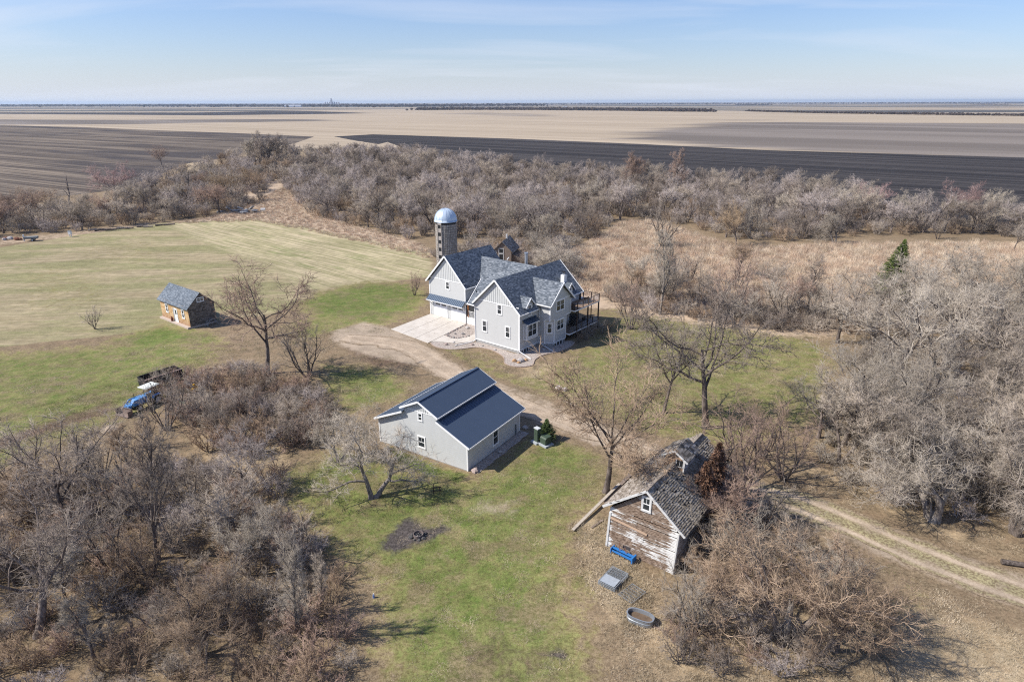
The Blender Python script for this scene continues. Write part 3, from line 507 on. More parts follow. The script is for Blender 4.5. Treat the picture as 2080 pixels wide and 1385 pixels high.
def window(parent, o, u, n, w, h, sashes=1, muntins=2, trim=.13, blind=False):
    """o = bottom centre of the opening on the wall plane"""
    fr = MB()
    fr.obox(o, u, n, (-w/2-trim, w/2+trim), (0, .06), (h, h+trim*1.15)).obox(o, u, n, (-w/2-trim, w/2+trim), (0, .08), (-trim*1.15, 0))
    fr.obox(o, u, n, (-w/2-trim, -w/2), (0, .06), (.001, h-.001)).obox(o, u, n, (w/2, w/2+trim), (0, .06), (.001, h-.001))
    f = fr.build('window', WHT, parent); sw = w/sashes
    for k in range(sashes):
        a = -w/2+k*sw
        g_ = MB().obox(o, u, n, (a, a+sw), (-.01, .012), (0, h)).each('pane', GLASS, f)
        sh = MB(); t = .045
        sh.obox(o, u, n, (a+.002, a+t), (.0, .05), (.002, h-.002)).obox(o, u, n, (a+sw-t, a+sw-.002), (.0, .05), (.002, h-.002))
        sh.obox(o, u, n, (a+t, a+sw-t), (.0, .045), (.002, t)).obox(o, u, n, (a+t, a+sw-t), (.0, .045), (h-t, h-.002)).obox(o, u, n, (a+t, a+sw-t), (.0, .05), (h/2-t*.6, h/2+t*.6))
        for j in range(1, muntins+1):
            x = a+sw*j/(muntins+1); sh.obox(o, u, n, (x-.014, x+.014), (.013, .03), (h/2+t*.6, h-t))
        sh.build('sash', WHT, f)
        if blind: MB().obox(o, u, n, (a+.05, a+sw-.05), (.012, .016), (h*.52, h*.93)).build('blind', BLIND, f)
    return f
def gable_wall(parent, name, mat, s0, s1, t0, t1, ze, zp, z0=.55, axis='s'):
    tm = (t0+t1)/2
    if axis == 's': return MB().prism([(s0, t0, z0), (s0, t1, z0), (s0, t1, ze), (s0, tm, zp), (s0, t0, ze)], (s1-s0, 0, 0)).build(name, mat, parent)
    return MB().prism([(t0, s0, z0), (t1, s0, z0), (t1, s0, ze), (tm, s0, zp), (t0, s0, ze)], (0, s1-s0, 0)).build(name, mat, parent)
def battens(parent, f, a0, a1, step_, zb, ztop, mat):
    x = a0+step_/2
    while x < a1:
        zt = ztop(x)
        if zt-zb > .12: f(MB(), x, zb, zt).build('batten', mat, parent)
        x += step_
SF = ((0, -1), (-1, 0))      # u, n of walls that face the camera side (-s)
SR = ((1, 0), (0, -1))       # u, n of walls that face -t
def rake(mb, p, q, w=.07, h=.22): mb.beam(p, q, w, h); return mb

# ------------------------------------------------------------------ the farmhouse
H = thing('farmhouse', 'large grey gabled farmhouse with white trim, slate blue roofs and double garage', 'house', (HOUSE[0], HOUSE[1], 0), HOUSE[2])
MB().box(.04, 16.3, .04, 8.86, -.3, .55).box(4.9, 9.15, -2.1, .2, -.3, .55).box(9.64, 17.5, 8.9, 16.3, -.3, .2).each('foundation', FOUND, H)
gable_wall(H, 'wall', SID, 0, 16.4, 0, 8.9, 6.5, 10.73)
gable_wall(H, 'wall', SID, 5.9, 17.4, 16.3, 24.95, 6.35, 10.95, 0)
MB().box(9.6, 17.6, 8.9, 16.3, .2, 6.55).prism([(9.9, 8.9, 6.55), (13.8, 8.9, 9.75), (17.5, 8.9, 6.55)], (0, 7.4, 0)).build('wall', SID, H)
MB().prism([(.02, 8.9, 6.25), (5.78, 8.9, 6.25), (2.9, 8.9, 9.2)], (0, .35, 0)).build('gable_panel', BNB, H)
# right-hand cross wing: chamfered below, square above
lo = [(4.85, .02), (4.85, -1.2), (5.97, -2.2), (9.2, -2.2), (9.2, .02)]
MB().prism([(a, b, .55) for a, b in lo], (0, 0, 3.9)).build('wall', SID, H)
MB().box(4.852, 10.45, -2.198, .015, 4.45, 6.9).prism([(4.852, -2.198, 6.9), (10.45, -2.198, 6.9), (7.65, -2.198, 9.62)], (0, 3.0, 0)).build('wall', SID, H)
MB().prism([(5.05, -2.225, 7.4), (10.25, -2.225, 7.4), (7.65, -2.225, 9.6)], (0, .03, 0)).build('gable_panel', BNB, H)
# front gables: board and batten panels above a white band
gp = MB().prism([(-.03, .62, 7.28), (-.03, 8.28, 7.28), (-.03, 4.45, 10.6)], (.03, 0, 0)).build('gable_panel', BNB, H)
battens(gp, lambda m, x, a, b: m.box(-.065, -.03, x-.03, x+.03, a, b), .62, 8.28, .42, 7.3, lambda x: 10.65-abs(x-4.45)*.86, BNB)
gp = MB().prism([(5.87, 16.9, 7.05), (5.87, 24.35, 7.05), (5.87, 20.63, 10.8)], (.03, 0, 0)).build('gable_panel', BNB, H)
battens(gp, lambda m, x, a, b: m.box(5.835, 5.87, x-.03, x+.03, a, b), 16.9, 24.35, .42, 7.07, lambda x: 10.85-abs(x-20.63)*1.03, BNB)
# roofs, each slope its own slab
def roof(*polys, th=.16, name='roof', mat=ROOF, par=None):
    r = []
    for p in polys: r.append(MB().slab(p, th).build(name, mat, par or H))
    return r
m_ = .95; zR = 10.95
roof([(-.4, 4.45, zR), (16.8, 4.45, zR), (16.8, -.45, zR-4.9*m_), (-.4, -.45, zR-4.9*m_)], [(-.4, 4.45, zR), (-.4, 9.3, zR-4.85*m_), (16.8, 9.3, zR-4.85*m_), (16.8, 4.45, zR)])
zW = 11.3; w_ = 1.05
roof([(5.5, 20.63, zW), (17.8, 20.63, zW), (17.8, 15.85, zW-4.78*w_), (5.5, 15.85, zW-4.78*w_)], [(5.5, 20.63, zW), (5.5, 25.4, zW-4.77*w_), (17.8, 25.4, zW-4.77*w_), (17.8, 20.63, zW)])
roof([(13.8, 5.3, 10.02), (9.25, 8.8, 6.52), (9.25, 15.9, 6.52), (13.8, 19.4, 10.02)], [(13.8, 5.3, 10.02), (13.8, 19.4, 10.02), (18.0, 16.2, 6.8), (18.0, 9.0, 6.8)])
roof([(2.9, 5.75, 9.6), (-.42, 9.15, 6.3), (-.42, 9.95, 6.3), (2.9, 9.95, 9.6)], [(2.9, 5.75, 9.6), (2.9, 9.95, 9.6), (6.2, 9.95, 6.3), (6.2, 9.15, 6.3)])
roof([(7.7, 3.3, 9.97), (7.7, -2.65, 9.97), (4.45, -2.65, 6.92), (4.45, .15, 6.92)], [(7.7, 3.3, 9.97), (10.95, .15, 6.92), (10.95, -2.65, 6.92), (7.7, -2.65, 9.97)])
# wall dormers on the shaded side
def dormer(sc, w, zb, ze, zp, tb_e, tb_p, front=-.03, win=True):
    MB().prism([(sc-w/2, front, zb), (sc+w/2, front, zb), (sc+w/2, front, ze), (sc, front, zp), (sc-w/2, front, ze)], (0, 1.0, 0)).build('dormer', SID, H)
    o_ = .42; k = (zp-ze)/(w/2)
    roof([(sc, front-.3, zp+.15), (sc-w/2-o_, front-.3, ze+.15-o_*k), (sc-w/2-o_, tb_e, ze+.15-o_*k), (sc, tb_p, zp+.15)], [(sc, front-.3, zp+.15), (sc, tb_p, zp+.15), (sc+w/2+o_, tb_e, ze+.15-o_*k), (sc+w/2+o_, front-.3, ze+.15-o_*k)], th=.1)
    t = MB(); rake(t, (sc, front-.33, zp+.06), (sc-w/2-o_, front-.33, ze+.06-o_*k), .06, .18); rake(t, (sc, front-.33, zp+.06), (sc+w/2+o_, front-.33, ze+.06-o_*k), .06, .18); t.each('dormer_trim', WHT, H)
dormer(2.45, 1.7, 6.2, 7.35, 8.25, .35, 1.8)
dormer(13.4, 1.7, 6.2, 7.35, 8.25, .35, 1.8)
# trim
t = MB()
for p, q in (((-.43, 4.45, zR-.06), (-.43, -.47, zR-.06-4.92*m_)), ((-.43, 4.45, zR-.06), (-.43, 9.05, zR-.06-4.6*m_)), ((5.47, 20.63, zW-.06), (5.47, 15.83, zW-.06-4.8*w_)), ((5.47, 20.63, zW-.06), (5.47, 25.42, zW-.06-4.79*w_)),
             ((16.83, 4.45, zR-.06), (16.83, -.47, zR-.06-4.92*m_)), ((7.7, -2.68, 9.9), (4.43, -2.68, 6.84)), ((7.7, -2.68, 9.9), (10.97, -2.68, 6.84)), ((2.9, 9.98, 9.5), (-.4, 9.98, 6.25))): rake(t, p, q, .07, .26)
t.each('rake_trim', WHT, H)
t = MB().box(-.4, 4.3, -.55, -.46, 6.12, 6.28).box(10.99, 16.8, -.55, -.46, 6.12, 6.28).box(5.5, 9.3, 15.74, 15.84, 6.12, 6.28).box(4.33, 4.43, -2.6, .1, 6.76, 6.92).box(-.54, -.44, 8.6, 9.98, 6.12, 6.28).box(11.0, 11.06, -2.6, 0, 6.76, 6.92)
t.each('gutter', WHT, H)
t = MB().box(-.045, 0, .1, 8.8, 7.16, 7.3).box(5.855, 5.9, 16.45, 24.8, 6.92, 7.06).box(4.95, 10.35, -2.245, -2.2, 7.28, 7.42)
t.box(-.05, .12, -.05, .12, .55, 6.4).box(-.05, 0, 8.76, 8.93, .55, 6.3).box(5.85, 5.9, 16.26, 16.42, 0, 6.2).box(5.85, 5.9, 24.82, 24.99, 0, 6.2).box(4.81, 4.95, -2.24, -2.06, 4.4, 6.85).box(10.35, 10.49, -2.24, -2.1, 4.4, 6.85).box(9.1, 9.24, -2.24, -2.1, .55, 4.5).box(4.81, 4.85, -.16, -.02, .55, 4.4)
t.box(-.04, 0, .12, 8.76, .45, .62).box(.12, 4.81, -.04, 0, .45, .62).box(4.81, 4.85, -1.2, -.2, .45, .62).box(5.97, 9.1, -2.24, -2.2, .45, .62).box(9.24, 10.45, -2.24, -2.2, 4.4, 4.55)
t.beam((4.83, -1.22, .53), (5.95, -2.23, .53), .05, .17); t.beam((4.81, -1.24, 4.48), (5.97, -2.24, 4.48), .06, .16); t.beam((4.82, -1.22, .6), (4.82, -1.22, 4.4), .14, .14); t.beam((5.95, -2.23, .6), (5.95, -2.23, 4.4), .14, .14)
t.each('corner_trim', WHT, H)
for (t_, z_, w, h) in ((6.87, 2.2, .85, 1.7), (2.24, 2.2, .8, 1.65), (3.85, 5.62, .75, 1.45)): window(H, (0, t_, z_), *SF, w, h)
window(H, (5.9, 20.43, 5.43), *SF, .75, 1.25)
window(H, (2.44, -.03, 5.68), *SR, .8, 1.5); window(H, (13.4, -.03, 6.6), *SR, .6, .8, muntins=0)
window(H, (7.5, -2.2, 5.62), *SR, 2.05, 1.55, sashes=2); window(H, (7.6, -2.2, 2.45), *SR, 1.8, 1.55, sashes=2)
_u = Vector((5.97-4.85, -2.2+1.2, 0)).normalized(); window(H, ((4.85+5.97)/2, -1.7, 2.3), (_u.x, _u.y), (_u.y, -_u.x), .7, 1.5)
# box bay with metal awning
B_ = MB().box(.95, 3.72, -.65, .02, 2.1, 4.66).build('bay_window', SIDG, H)
MB().box(.9, 3.77, -.7, -.65, 2.05, 2.2).box(.9, 1.05, -.7, -.655, 2.2, 4.6).box(3.62, 3.77, -.7, -.655, 2.2, 4.6).box(.9, .95, -.65, .0, 2.05, 2.2).box(.9, .95, -.14, .0, 2.2, 4.6).beam((1.2, -.6, 2.1), (1.2, -.03, 1.3), .05, .05).beam((3.5, -.6, 2.1), (3.5, -.03, 1.3), .05, .05).each('bay_trim', WHT, B_)
window(H, (2.33, -.65, 2.5), *SR, 2.1, 1.85, sashes=2, trim=.1)
a_ = MB().slab([(.7, 0, 5.22), (.7, -.95, 4.62), (3.97, -.95, 4.62), (3.97, 0, 5.22)], .07).build('awning', METAL, H)
for k in range(9): MB().beam((.75+k*.395, -.01, 5.235), (.75+k*.395, -.94, 4.645), .03, .05).build('seam', METAL, a_)
MB().box(.7, 3.97, -.99, -.955, 4.5, 4.62).build('awning_trim', WHT, H)
# double garage
for tc_, in ((22.25,), (18.15,)):
    d_ = MB().box(5.86, 5.92, tc_-1.42, tc_+1.42, .05, 2.55).build('garage_door', GDOOR, H)
    for r in range(4): MB().box(5.835, 5.86, tc_-1.38, tc_+1.38, .09+r*.62, .09+r*.62+.585).build('door_panel', GDOOR, d_)
    for k in (-.72, .72):
        MB().box(5.825, 5.834, tc_+k-.5, tc_+k+.5, 2.12, 2.42).build('door_glass', GLASS, d_)
        mb = MB()
        for j in range(1, 4): mb.box(5.815, 5.826, tc_+k-.5+j*.25-.015, tc_+k-.5+j*.25+.015, 2.12, 2.42)
        mb.each('muntin', GDOOR, d_)
    MB().box(5.80, 5.835, tc_-.1, tc_+.1, 1.05, 1.12).build('door_handle', BLACK, d_)
    MB().box(5.82, 5.9, tc_-1.62, tc_-1.43, 0, 2.75).box(5.82, 5.9, tc_+1.43, tc_+1.62, 0, 2.75).box(5.82, 5.9, tc_-1.43, tc_+1.43, 2.56, 2.75).each('door_trim', WHT, H)
a_ = MB().slab([(5.9, 16.3, 3.85), (4.95, 16.3, 3.05), (4.95, 25.0, 3.05), (5.9, 25.0, 3.85)], .07).build('awning', METAL, H)
for k in range(22): MB().beam((5.88, 16.35+k*.407, 3.86), (4.96, 16.35+k*.407, 3.085), .035, .06).build('seam', METAL, a_)
MB().box(4.9, 4.945, 16.3, 25.0, 2.92, 3.04).build('awning_trim', WHT, H)
for t_ in (16.55, 20.2, 24.75): MB().beam((5.0, t_, 2.95), (5.86, t_, 2.2), .1, .1).build('bracket', WHT, H)
# entry porch between the gables
MB().box(5.95, 9.6, 8.92, 16.28, 0, 1.2).build('porch_floor', FOUND, H)
MB().box(5.88, 5.95, 8.92, 16.0, 0, 1.28).box(5.88, 5.95, 8.92, 16.28, 3.42, 3.8).each('porch_skirt', WHT, H)
MB().box(5.99, 6.02, 8.95, 16.2, 1.25, 3.4).build('porch_screen', flat('dark_screen', (.035, .035, .036), .8), H)
for t_ in (15.75, 12.3): MB().box(5.86, 6.02, t_-.08, t_+.08, 1.2, 3.42).build('porch_post', CEDAR, H)
rl = MB().box(5.87, 5.93, 8.95, 15.67, 2.28, 2.36).build('porch_railing', WHT, H)
for k in range(5): MB().box(5.88, 5.91, 8.95, 15.67, 1.4+k*.17, 1.44+k*.17).build('rail', WHT, rl)
MB().slab([(5.55, 8.95, 3.9), (5.55, 16.28, 3.9), (9.55, 16.28, 5.0), (9.55, 8.95, 5.0)], .08).build('porch_roof', METAL, H)
# chimney and vents
ch = MB().box(13.0, 13.75, .9, 1.6, 7.6, 9.5).build('chimney', WHT, H)
MB().tube((13.37, 1.25, 9.5), (13.37, 1.25, 9.95), .2, k=12).build('flue', STEEL, ch); MB().lathe([(0, 10.12), (.32, 10.02), (.32, 9.94), (0, 9.94)], 12, (13.37, 1.25)).build('cap', BLACK, ch)
MB().tube((14.6, 9.9, 9.2), (14.6, 9.9, 11.6), .28, k=14).tube((14.6, 9.9, 11.6), (14.6, 9.9, 11.8), .36, k=14).build('stove_pipe', STEEL, H)
MB().lathe([(.6, 9.0), (.42, 9.75), (.3, 9.8)], 12, (14.6, 9.9)).build('pipe_flashing', flat('tan_flashing', (.5, .42, .28), .6), H)
MB().box(3.7, 4.6, 5.6, 6.2, 9.3, 9.95).build('roof_vent', WHT, H)
MB().tube((1.1, 9.5, 7.6), (1.1, 9.5, 8.1), .07).build('vent_pipe', BLACK, H)
MB().beam((16.4, 15.6, 9.4), (16.4, 15.2, 9.9), .12, .12).build('vent_pipe', WHT, H)
# downspouts with their long runoff pipes
for pth in ([(-.06, 8.85, 6.1), (-.06, 8.85, .35), (-.5, 8.9, .2), (-3.6, 10.0, .12)], [(4.78, -.14, 6.7), (4.78, -.2, .5), (3.9, -3.6, .1)], [(-.08, -.08, 6.1), (-.08, -.1, .45), (-.7, -2.7, .1)]):
    mb = MB()
    for a, b in zip(pth, pth[1:]): mb.beam(a, b, .1, .08)
    mb.build('downspout', WHT, H)
# basement egress windows in their wells
for (s_, t_, w) in ((1.5, -.0, 1.2), (7.3, -2.2, 1.5)):
    f = MB().box(s_-w/2, s_+w/2, t_-.1, t_-.005, -.1, .5).build('egress_window', BLACK, H)
    MB().box(s_-w/2+.06, s_-.06, t_-.13, t_-.1, .0, .44).box(s_+.06, s_+w/2-.06, t_-.13, t_-.1, .0, .44).each('pane', GLASS, f)
    MB().box(s_-w/2-.05, s_-w/2+.02, t_-.17, t_-.1, -.05, .55).box(s_+w/2-.02, s_+w/2+.05, t_-.17, t_-.1, -.05, .55).box(s_-.03, s_+.03, t_-.17, t_-.1, -.05, .55).each('egress_trim', WHT, f)
# decks
dk = MB()
D_ = MB().box(10.5, 18.0, -3.0, -.02, 4.66, 4.86).box(16.45, 18.0, -.02, 4.0, 4.66, 4.86).build('upper_deck', WHT, H)
for k in range(20):
    y = -2.98+k*.149; MB().box(10.52, 17.98, y, y+.14, 4.862, 4.9).build('deck_board', DECKB, D_)
L_ = MB().box(9.3, 18.0, -2.9, -.02, 1.08, 1.3).build('lower_deck', WHT, H)
for k in range(19):
    y = -2.88+k*.149; MB().box(9.32, 17.98, y, y+.14, 1.302, 1.34).build('deck_board', flat('lower_boards', (.16, .12, .10), .8) if k == 0 else bpy.data.materials['lower_boards'], L_)
for s_ in (11.35, 14.6, 17.9):
    MB().box(s_-.09, s_+.09, -2.95, -2.77, 0, 4.66).each('deck_post', DARKW, H)
for s_ in (11.35, 12.95, 14.6, 16.2, 17.9):
    MB().box(s_-.06, s_+.06, -2.99, -2.87, 4.9, 6.05).build('rail_post', DARKW, D_)
    MB().box(s_-.06, s_+.06, -2.89, -2.77, 1.34, 2.4).build('rail_post', DARKW, L_)
for y in (-1.4, .2, 2.0, 3.9): MB().box(17.86, 17.98, y-.06, y+.06, 4.9, 6.05).build('rail_post', DARKW, D_)
MB().box(17.86, 17.98, -1.5, -1.38, 0, 4.66).box(17.86, 17.98, 3.8, 3.92, 0, 4.66).each('deck_post', DARKW, H)
for k in range(6):
    z = 5.0+k*.17; MB().box(11.35, 17.9, -2.945, -2.915, z, z+.025).box(17.9, 17.93, -2.9, 3.9, z, z+.025).box(11.33, 11.36, -2.9, -2.3, z, z+.025).each('rail_cable', STEEL, D_)
    z = 1.45+k*.15; MB().box(9.4, 17.9, -2.845, -2.815, z, z+.025).build('rail_cable', STEEL, L_)
MB().box(11.3, 17.95, -2.99, -2.87, 5.98, 6.03).box(17.86, 17.98, -2.86, 3.9, 5.98, 6.03).each('hand_rail', DARKW, D_)
MB().box(10.5, 10.6, -2.99, -2.3, 4.9, 6.0).build('end_panel', DARKW, D_)
MB().box(16.3, 16.5, -.25, -.05, 4.86, 6.4).each('deck_post', DARKW, H)
MB().box(13.5, 16.3, -.06, -.01, 1.4, 3.6).build('patio_door', GLASS, H)
# ------------------------------------------------------------------ things standing on the decks
def outset(lbl, s_, t_, z_, w, d, h, mat, cat, nm):
    x, y = frect(HOUSE, s_, s_+1, t_, t_+1)[0]
    o = thing(nm, lbl, cat, (x, y, z_), HOUSE[2])
    MB().box(0, w, 0, d, h*.42, h*.5).build('seat', mat, o); MB().box(0, w, d-.12, d, h*.5, h).build('backrest', mat, o)
    for a in (0, w-.08):
        for b in (0, d-.08): MB().box(a, a+.08, b, b+.08, 0, h*.42).build('leg', mat, o)
def frect(fr, s0, s1, t0, t1):
    c, s = math.cos(fr[2]), math.sin(fr[2])
    return [(fr[0]+c*a-s*b, fr[1]+s*a+c*b) for a, b in ((s0, t0), (s1, t0), (s1, t1), (s0, t1))]
outset('dark outdoor sofa in the shade of the lower deck', 12.6, -1.6, 1.34, 2.0, .85, .8, BLACK, 'sofa', 'outdoor_sofa')
outset('dark outdoor armchair beside the sofa on the lower deck', 15.6, -2.0, 1.34, .9, .85, .8, BLACK, 'armchair', 'outdoor_chair')
outset('brown bench on the upper deck behind the cable railing', 14.9, -2.3, 4.9, 1.4, .5, .8, DARKW, 'bench', 'deck_bench')

# ------------------------------------------------------------------ driveway apron, path and planting bed
def flatpoly(name, poly, z, mat, th=.1, parent=None): return MB().prism([(a, b, z-th) for a, b in poly], (0, 0, th)).build(name, mat, parent)
AP = thing('concrete_driveway', None, None, (HOUSE[0], HOUSE[1], 0), HOUSE[2]); AP['kind'] = 'structure'
def lerp2(q, a, b): return tuple((q[0][i]*(1-a)+q[1][i]*a)*(1-b)+(q[3][i]*(1-a)+q[2][i]*a)*b for i in (0, 1))
qd = [(5.84, 24.95), (5.84, 16.0), (-5.3, 14.3), (-4.4, 24.1)]
for i in range(3):
    for j in range(3):
        e = .004
        P4 = [lerp2(qd, i/3+e, j/3+e), lerp2(qd, (i+1)/3-e, j/3+e), lerp2(qd, (i+1)/3-e, (j+1)/3-e), lerp2(qd, i/3+e, (j+1)/3-e)]
        flatpoly('slab', P4, .075, CONC, .12, AP)
WK = thing('garden_path', None, None, (HOUSE[0], HOUSE[1], 0), HOUSE[2]); WK['kind'] = 'structure'
wk = [((-1.0, 14.9), (-4.6, 14.35)), ((-1.3, 13.2), (-3.4, 12.6)), ((-.9, 11.9), (-2.6, 10.6)), ((1.2, 11.3), (-.6, 9.4)), ((3.6, 11.4), (3.2, 9.2)), ((5.8, 11.4), (5.8, 9.2))]
for (a, b), (c, d) in zip(wk, wk[1:]): flatpoly('slab', [a, (c[0]+(a[0]-c[0])*.01, c[1]+(a[1]-c[1])*.01), d, b], .07, CONC, .1, WK)
BEDM = [(5.8, 16.0), (-.9, 14.85), (-1.15, 13.2), (-.75, 11.9), (1.2, 11.25), (3.6, 11.35), (5.8, 11.35)]
tag(MB().prism([(a, b, 0) for a, b in BEDM], (0, 0, .05)).build('gravel_bed', GRAV, None), kind='structure')
o_ = bpy.data.objects['gravel_bed']; o_.location = (HOUSE[0], HOUSE[1], 0); o_.rotation_euler = (0, 0, HOUSE[2])
def smooth_poly(pts_, k=6):
    out = []; n = len(pts_)
    for i in range(n):
        p0, p1, p2, p3 = [np.array(pts_[(i+j) % n], float) for j in (-1, 0, 1, 2)]
        for t in np.arange(k)/k: out.append(tuple(.5*((2*p1)+(-p0+p2)*t+(2*p0-5*p1+4*p2-p3)*t*t+(-p0+3*p1-3*p2+p3)*t**3)))
    return out
bed2 = [(-4.7, 14.2), (-3.5, 12.4), (-2.7, 10.5), (-.7, 9.2), (.0, 8.0), (.0, 4), (.0, .1), (4.8, .1), (4.8, -1.2), (6, -2.2), (9.1, -2.3), (9.6, -3.6), (7.5, -4.4), (4.6, -4.2), (2.0, -3.2), (-.4, -3.3), (-2.6, -4.3), (-4.3, -3.0), (-4.4, -.8), (-2.4, 1.2), (-1.4, 4.5), (-2.0, 7.0), (-3.9, 8.3), (-5.3, 9.8), (-5.7, 12.2)]
bd = [p for p in smooth_poly(bed2, 4)]
o_ = MB().prism([(a, b, 0) for a, b in bd], (0, 0, .04)).build('gravel_border', GRAV, None); o_.location = (HOUSE[0], HOUSE[1], 0); o_.rotation_euler = (0, 0, HOUSE[2]); o_['kind'] = 'structure'
edg = MB(); ee = [p for p in smooth_poly(bed2, 4)][11*4:]
for a, b in zip(ee, ee[1:]): edg.beam((a[0], a[1], .05), (b[0], b[1], .05), .12, .12)
o2 = edg.build('bed_edging', flat('bed_edging_stone', (.36, .28, .23), .9, var=.15), o_)

# ------------------------------------------------------------------ grey garage with the monitor roof
Gg = thing('workshop_garage', 'grey workshop garage with a stepped dark blue metal roof', 'garage', (GARAGE[0], GARAGE[1], 0), GARAGE[2])
Wd, Dp = 12.2, 10.25
prof = [(0, -.1), (Wd, -.1), (Wd, 2.9), (8.35, 4.75), (8.35, 5.2), (6.02, 6.4), (3.72, 5.25), (3.72, 4.75), (0, 2.95)]
MB().prism([(0, a, b) for a, b in prof], (Dp, 0, 0)).build('wall', SIDG, Gg)
NAVY = NG('navy_roof_metal', .38, .45); NAVY.b.inputs['Metallic'].default_value = .25
_p = NAVY.pos(obj=True); _n = NAVY.noise(_p, .8, 4, .6); NAVY.color(NAVY.mix(_n, (.062, .088, .132), (.078, .106, .155))); NAVY = NAVY.m
def mroof(p):
    r = MB().slab(p, .09).build('roof', NAVY, Gg); a, b, c, d = [Vector(x) for x in p]; n = 26; mb = MB()
    for k in range(n+1):
        f = k/n; mb.beam(a.lerp(d, f)+Vector((0, 0, .012)), b.lerp(c, f)+Vector((0, 0, .012)), .03, .035)
    mb.build('roof_seam', NAVY, r)['kind'] = 'stuff'
sa, sb = -.38, Dp+.35
mroof([(sa, 6.02, 6.62), (sa, 3.45, 5.34), (sb, 3.45, 5.34), (sb, 6.02, 6.62)]); mroof([(sa, 6.02, 6.62), (sa, 8.6, 5.34), (sb, 8.6, 5.34), (sb, 6.02, 6.62)])
mroof([(sa, 3.75, 4.93), (sa, -.5, 2.98), (sb, -.5, 2.98), (sb, 3.75, 4.93)]); mroof([(sa, 8.3, 4.93), (sa, 12.5, 3.02), (sb, 12.5, 3.02), (sb, 8.3, 4.93)])
MB().beam((sa, 6.02, 6.64), (sb, 6.02, 6.64), .32, .05).build('ridge_cap', NAVY, Gg)
t = MB()
for e in (sa-.03, sb+.03):
    for p, q in (((e, 6.02, 6.55), (e, 3.43, 5.26)), ((e, 6.02, 6.55), (e, 8.62, 5.26)), ((e, 3.72, 4.85), (e, -.52, 2.9)), ((e, 8.33, 4.85), (e, 12.52, 2.94))): t.beam(p, q, .05, .2)
t.box(sa, sb, -.56, -.51, 2.82, 2.96).box(sa, sb, 12.51, 12.56, 2.86, 3.0).box(sa, sb, 3.39, 3.44, 5.2, 5.33).box(sa, sb, 8.61, 8.66, 5.2, 5.33)
t.box(-.04, .1, -.04, .1, 0, 2.9).box(-.04, 0, Wd-.12, Wd+.03, 0, 2.85).box(Dp-.1, Dp+.04, -.04, .1, 0, 2.9).box(-.04, 0, 4.2, 7.85, 5.2, 5.33)
t.each('white_trim', WHT, Gg)
gp = MB().prism([(-.025, 4.3, 5.33), (-.025, 7.75, 5.33), (-.025, 6.02, 6.32)], (.025, 0, 0)).build('gable_panel', BNB, Gg)
battens(gp, lambda m, x, a, b: m.box(-.06, -.025, x-.03, x+.03, a, b), 4.3, 7.75, .3, 5.34, lambda x: 6.36-abs(x-6.02)*.57, BNB)
window(Gg, (0, 6.1, 4.25), *SF, .48, .8, muntins=0, trim=.09); window(Gg, (0, 6.08, 1.05), *SF, .88, 1.2, muntins=1, trim=.11)
window(Gg, (5.2, 0, .78), *SR, .92, 1.75, muntins=0, trim=.12)
MB().tube((9.32, -.07, .1), (9.32, -.07, 1.35), .07).build('standpipe', flat('pipe_grey', (.12, .14, .16), .6), Gg)
MB().box(.1, Dp, -.03, 0, -.1, .12).box(-.03, 0, .1, Wd, -.1, .1).each('foundation', FOUND, Gg)
sl = MB()
for k in range(11): sl.box(.2+k*.93, .2+k*.93+.91, -1.15-.05*(k % 3), -.06, 0, .06+.01*(k % 2))
sl_ = sl.build('gravel_strip', GRAV, None); sl_.location = (GARAGE[0], GARAGE[1], 0); sl_.rotation_euler = (0, 0, GARAGE[2]); sl_['kind'] = 'structure'

# ------------------------------------------------------------------ the weathered barn
Bn = thing('weathered_barn', 'old barn with peeling white clapboards, worn shingle roof and a roof cupola', 'barn', (BARN[0], BARN[1], 0), BARN[2])
SH = -.055      # the barn leans
g = NG('peeling_clapboard', .92, .1); p = g.pos(obj=True); X, Y, Z_ = g.xyz(p)
wood = g.mix(g.step(g.noise(g.pos((3, 3, 14), obj=True), 1, 5, .7), .35, .65), (.085, .055, .038), (.30, .225, .17))
wood = g.mix(g.step(g.rand(), .55, 1, 0, .35), wood, (.33, .29, .25))
pn = g.noise(g.pos((1.2, 1.2, 9), obj=True), 1.3, 6, .72); pb = g.noise(p, .42, 3, .6)
edge_w = g.step(g.math('ABSOLUTE', g.math('SUBTRACT', Y, 3.05)), 2.2, 3.05, 0, .22)
keepn = g.math('ADD', g.math('ADD', g.math('MULTIPLY', pn, .8), g.math('MULTIPLY', pb, .55)), g.math('ADD', edge_w, g.math('MULTIPLY', g.math('SUBTRACT', g.rand(), .5), .2)))
keepn = g.math('ADD', keepn, g.step(Y, 2.4, .6, 0, .07))
g.color(g.mix(g.step(keepn, .765, .85), wood, (.60, .595, .575))); g.bump(pn, .02, .6); CLAP = g.m
g = NG('grey_clapboard', .92, .1); n_ = g.noise(g.pos((1, 1, 8), obj=True), 1.2, 5, .7); g.color(g.mix(g.step(n_, .4, .6), (.16, .14, .125), (.52, .51, .50))); CLAPG = g.m
CW = flat('chalky_white_board', (.56, .555, .54), .9, .1, var=.16)
bw, bh, bp, bl = 6.12, 3.95, 6.62, 11.2
MB().prism([(.08, .06, 0), (.08, bw-.06, 0), (.08, bw-.06, bh), (.08, bw/2, bp-.1), (.08, .06, bh)], (bl-.16, 0, 0)).build('barn_frame', flat('dark_sheathing', (.04, .032, .027), .95), Bn, SH)
bq = random.Random(3); lap = .135; z = .02; r = 0
def half(z): return (0.0, bw) if z < bh else ((z-bh)/(bp-bh)*bw/2, bw-(z-bh)/(bp-bh)*bw/2)
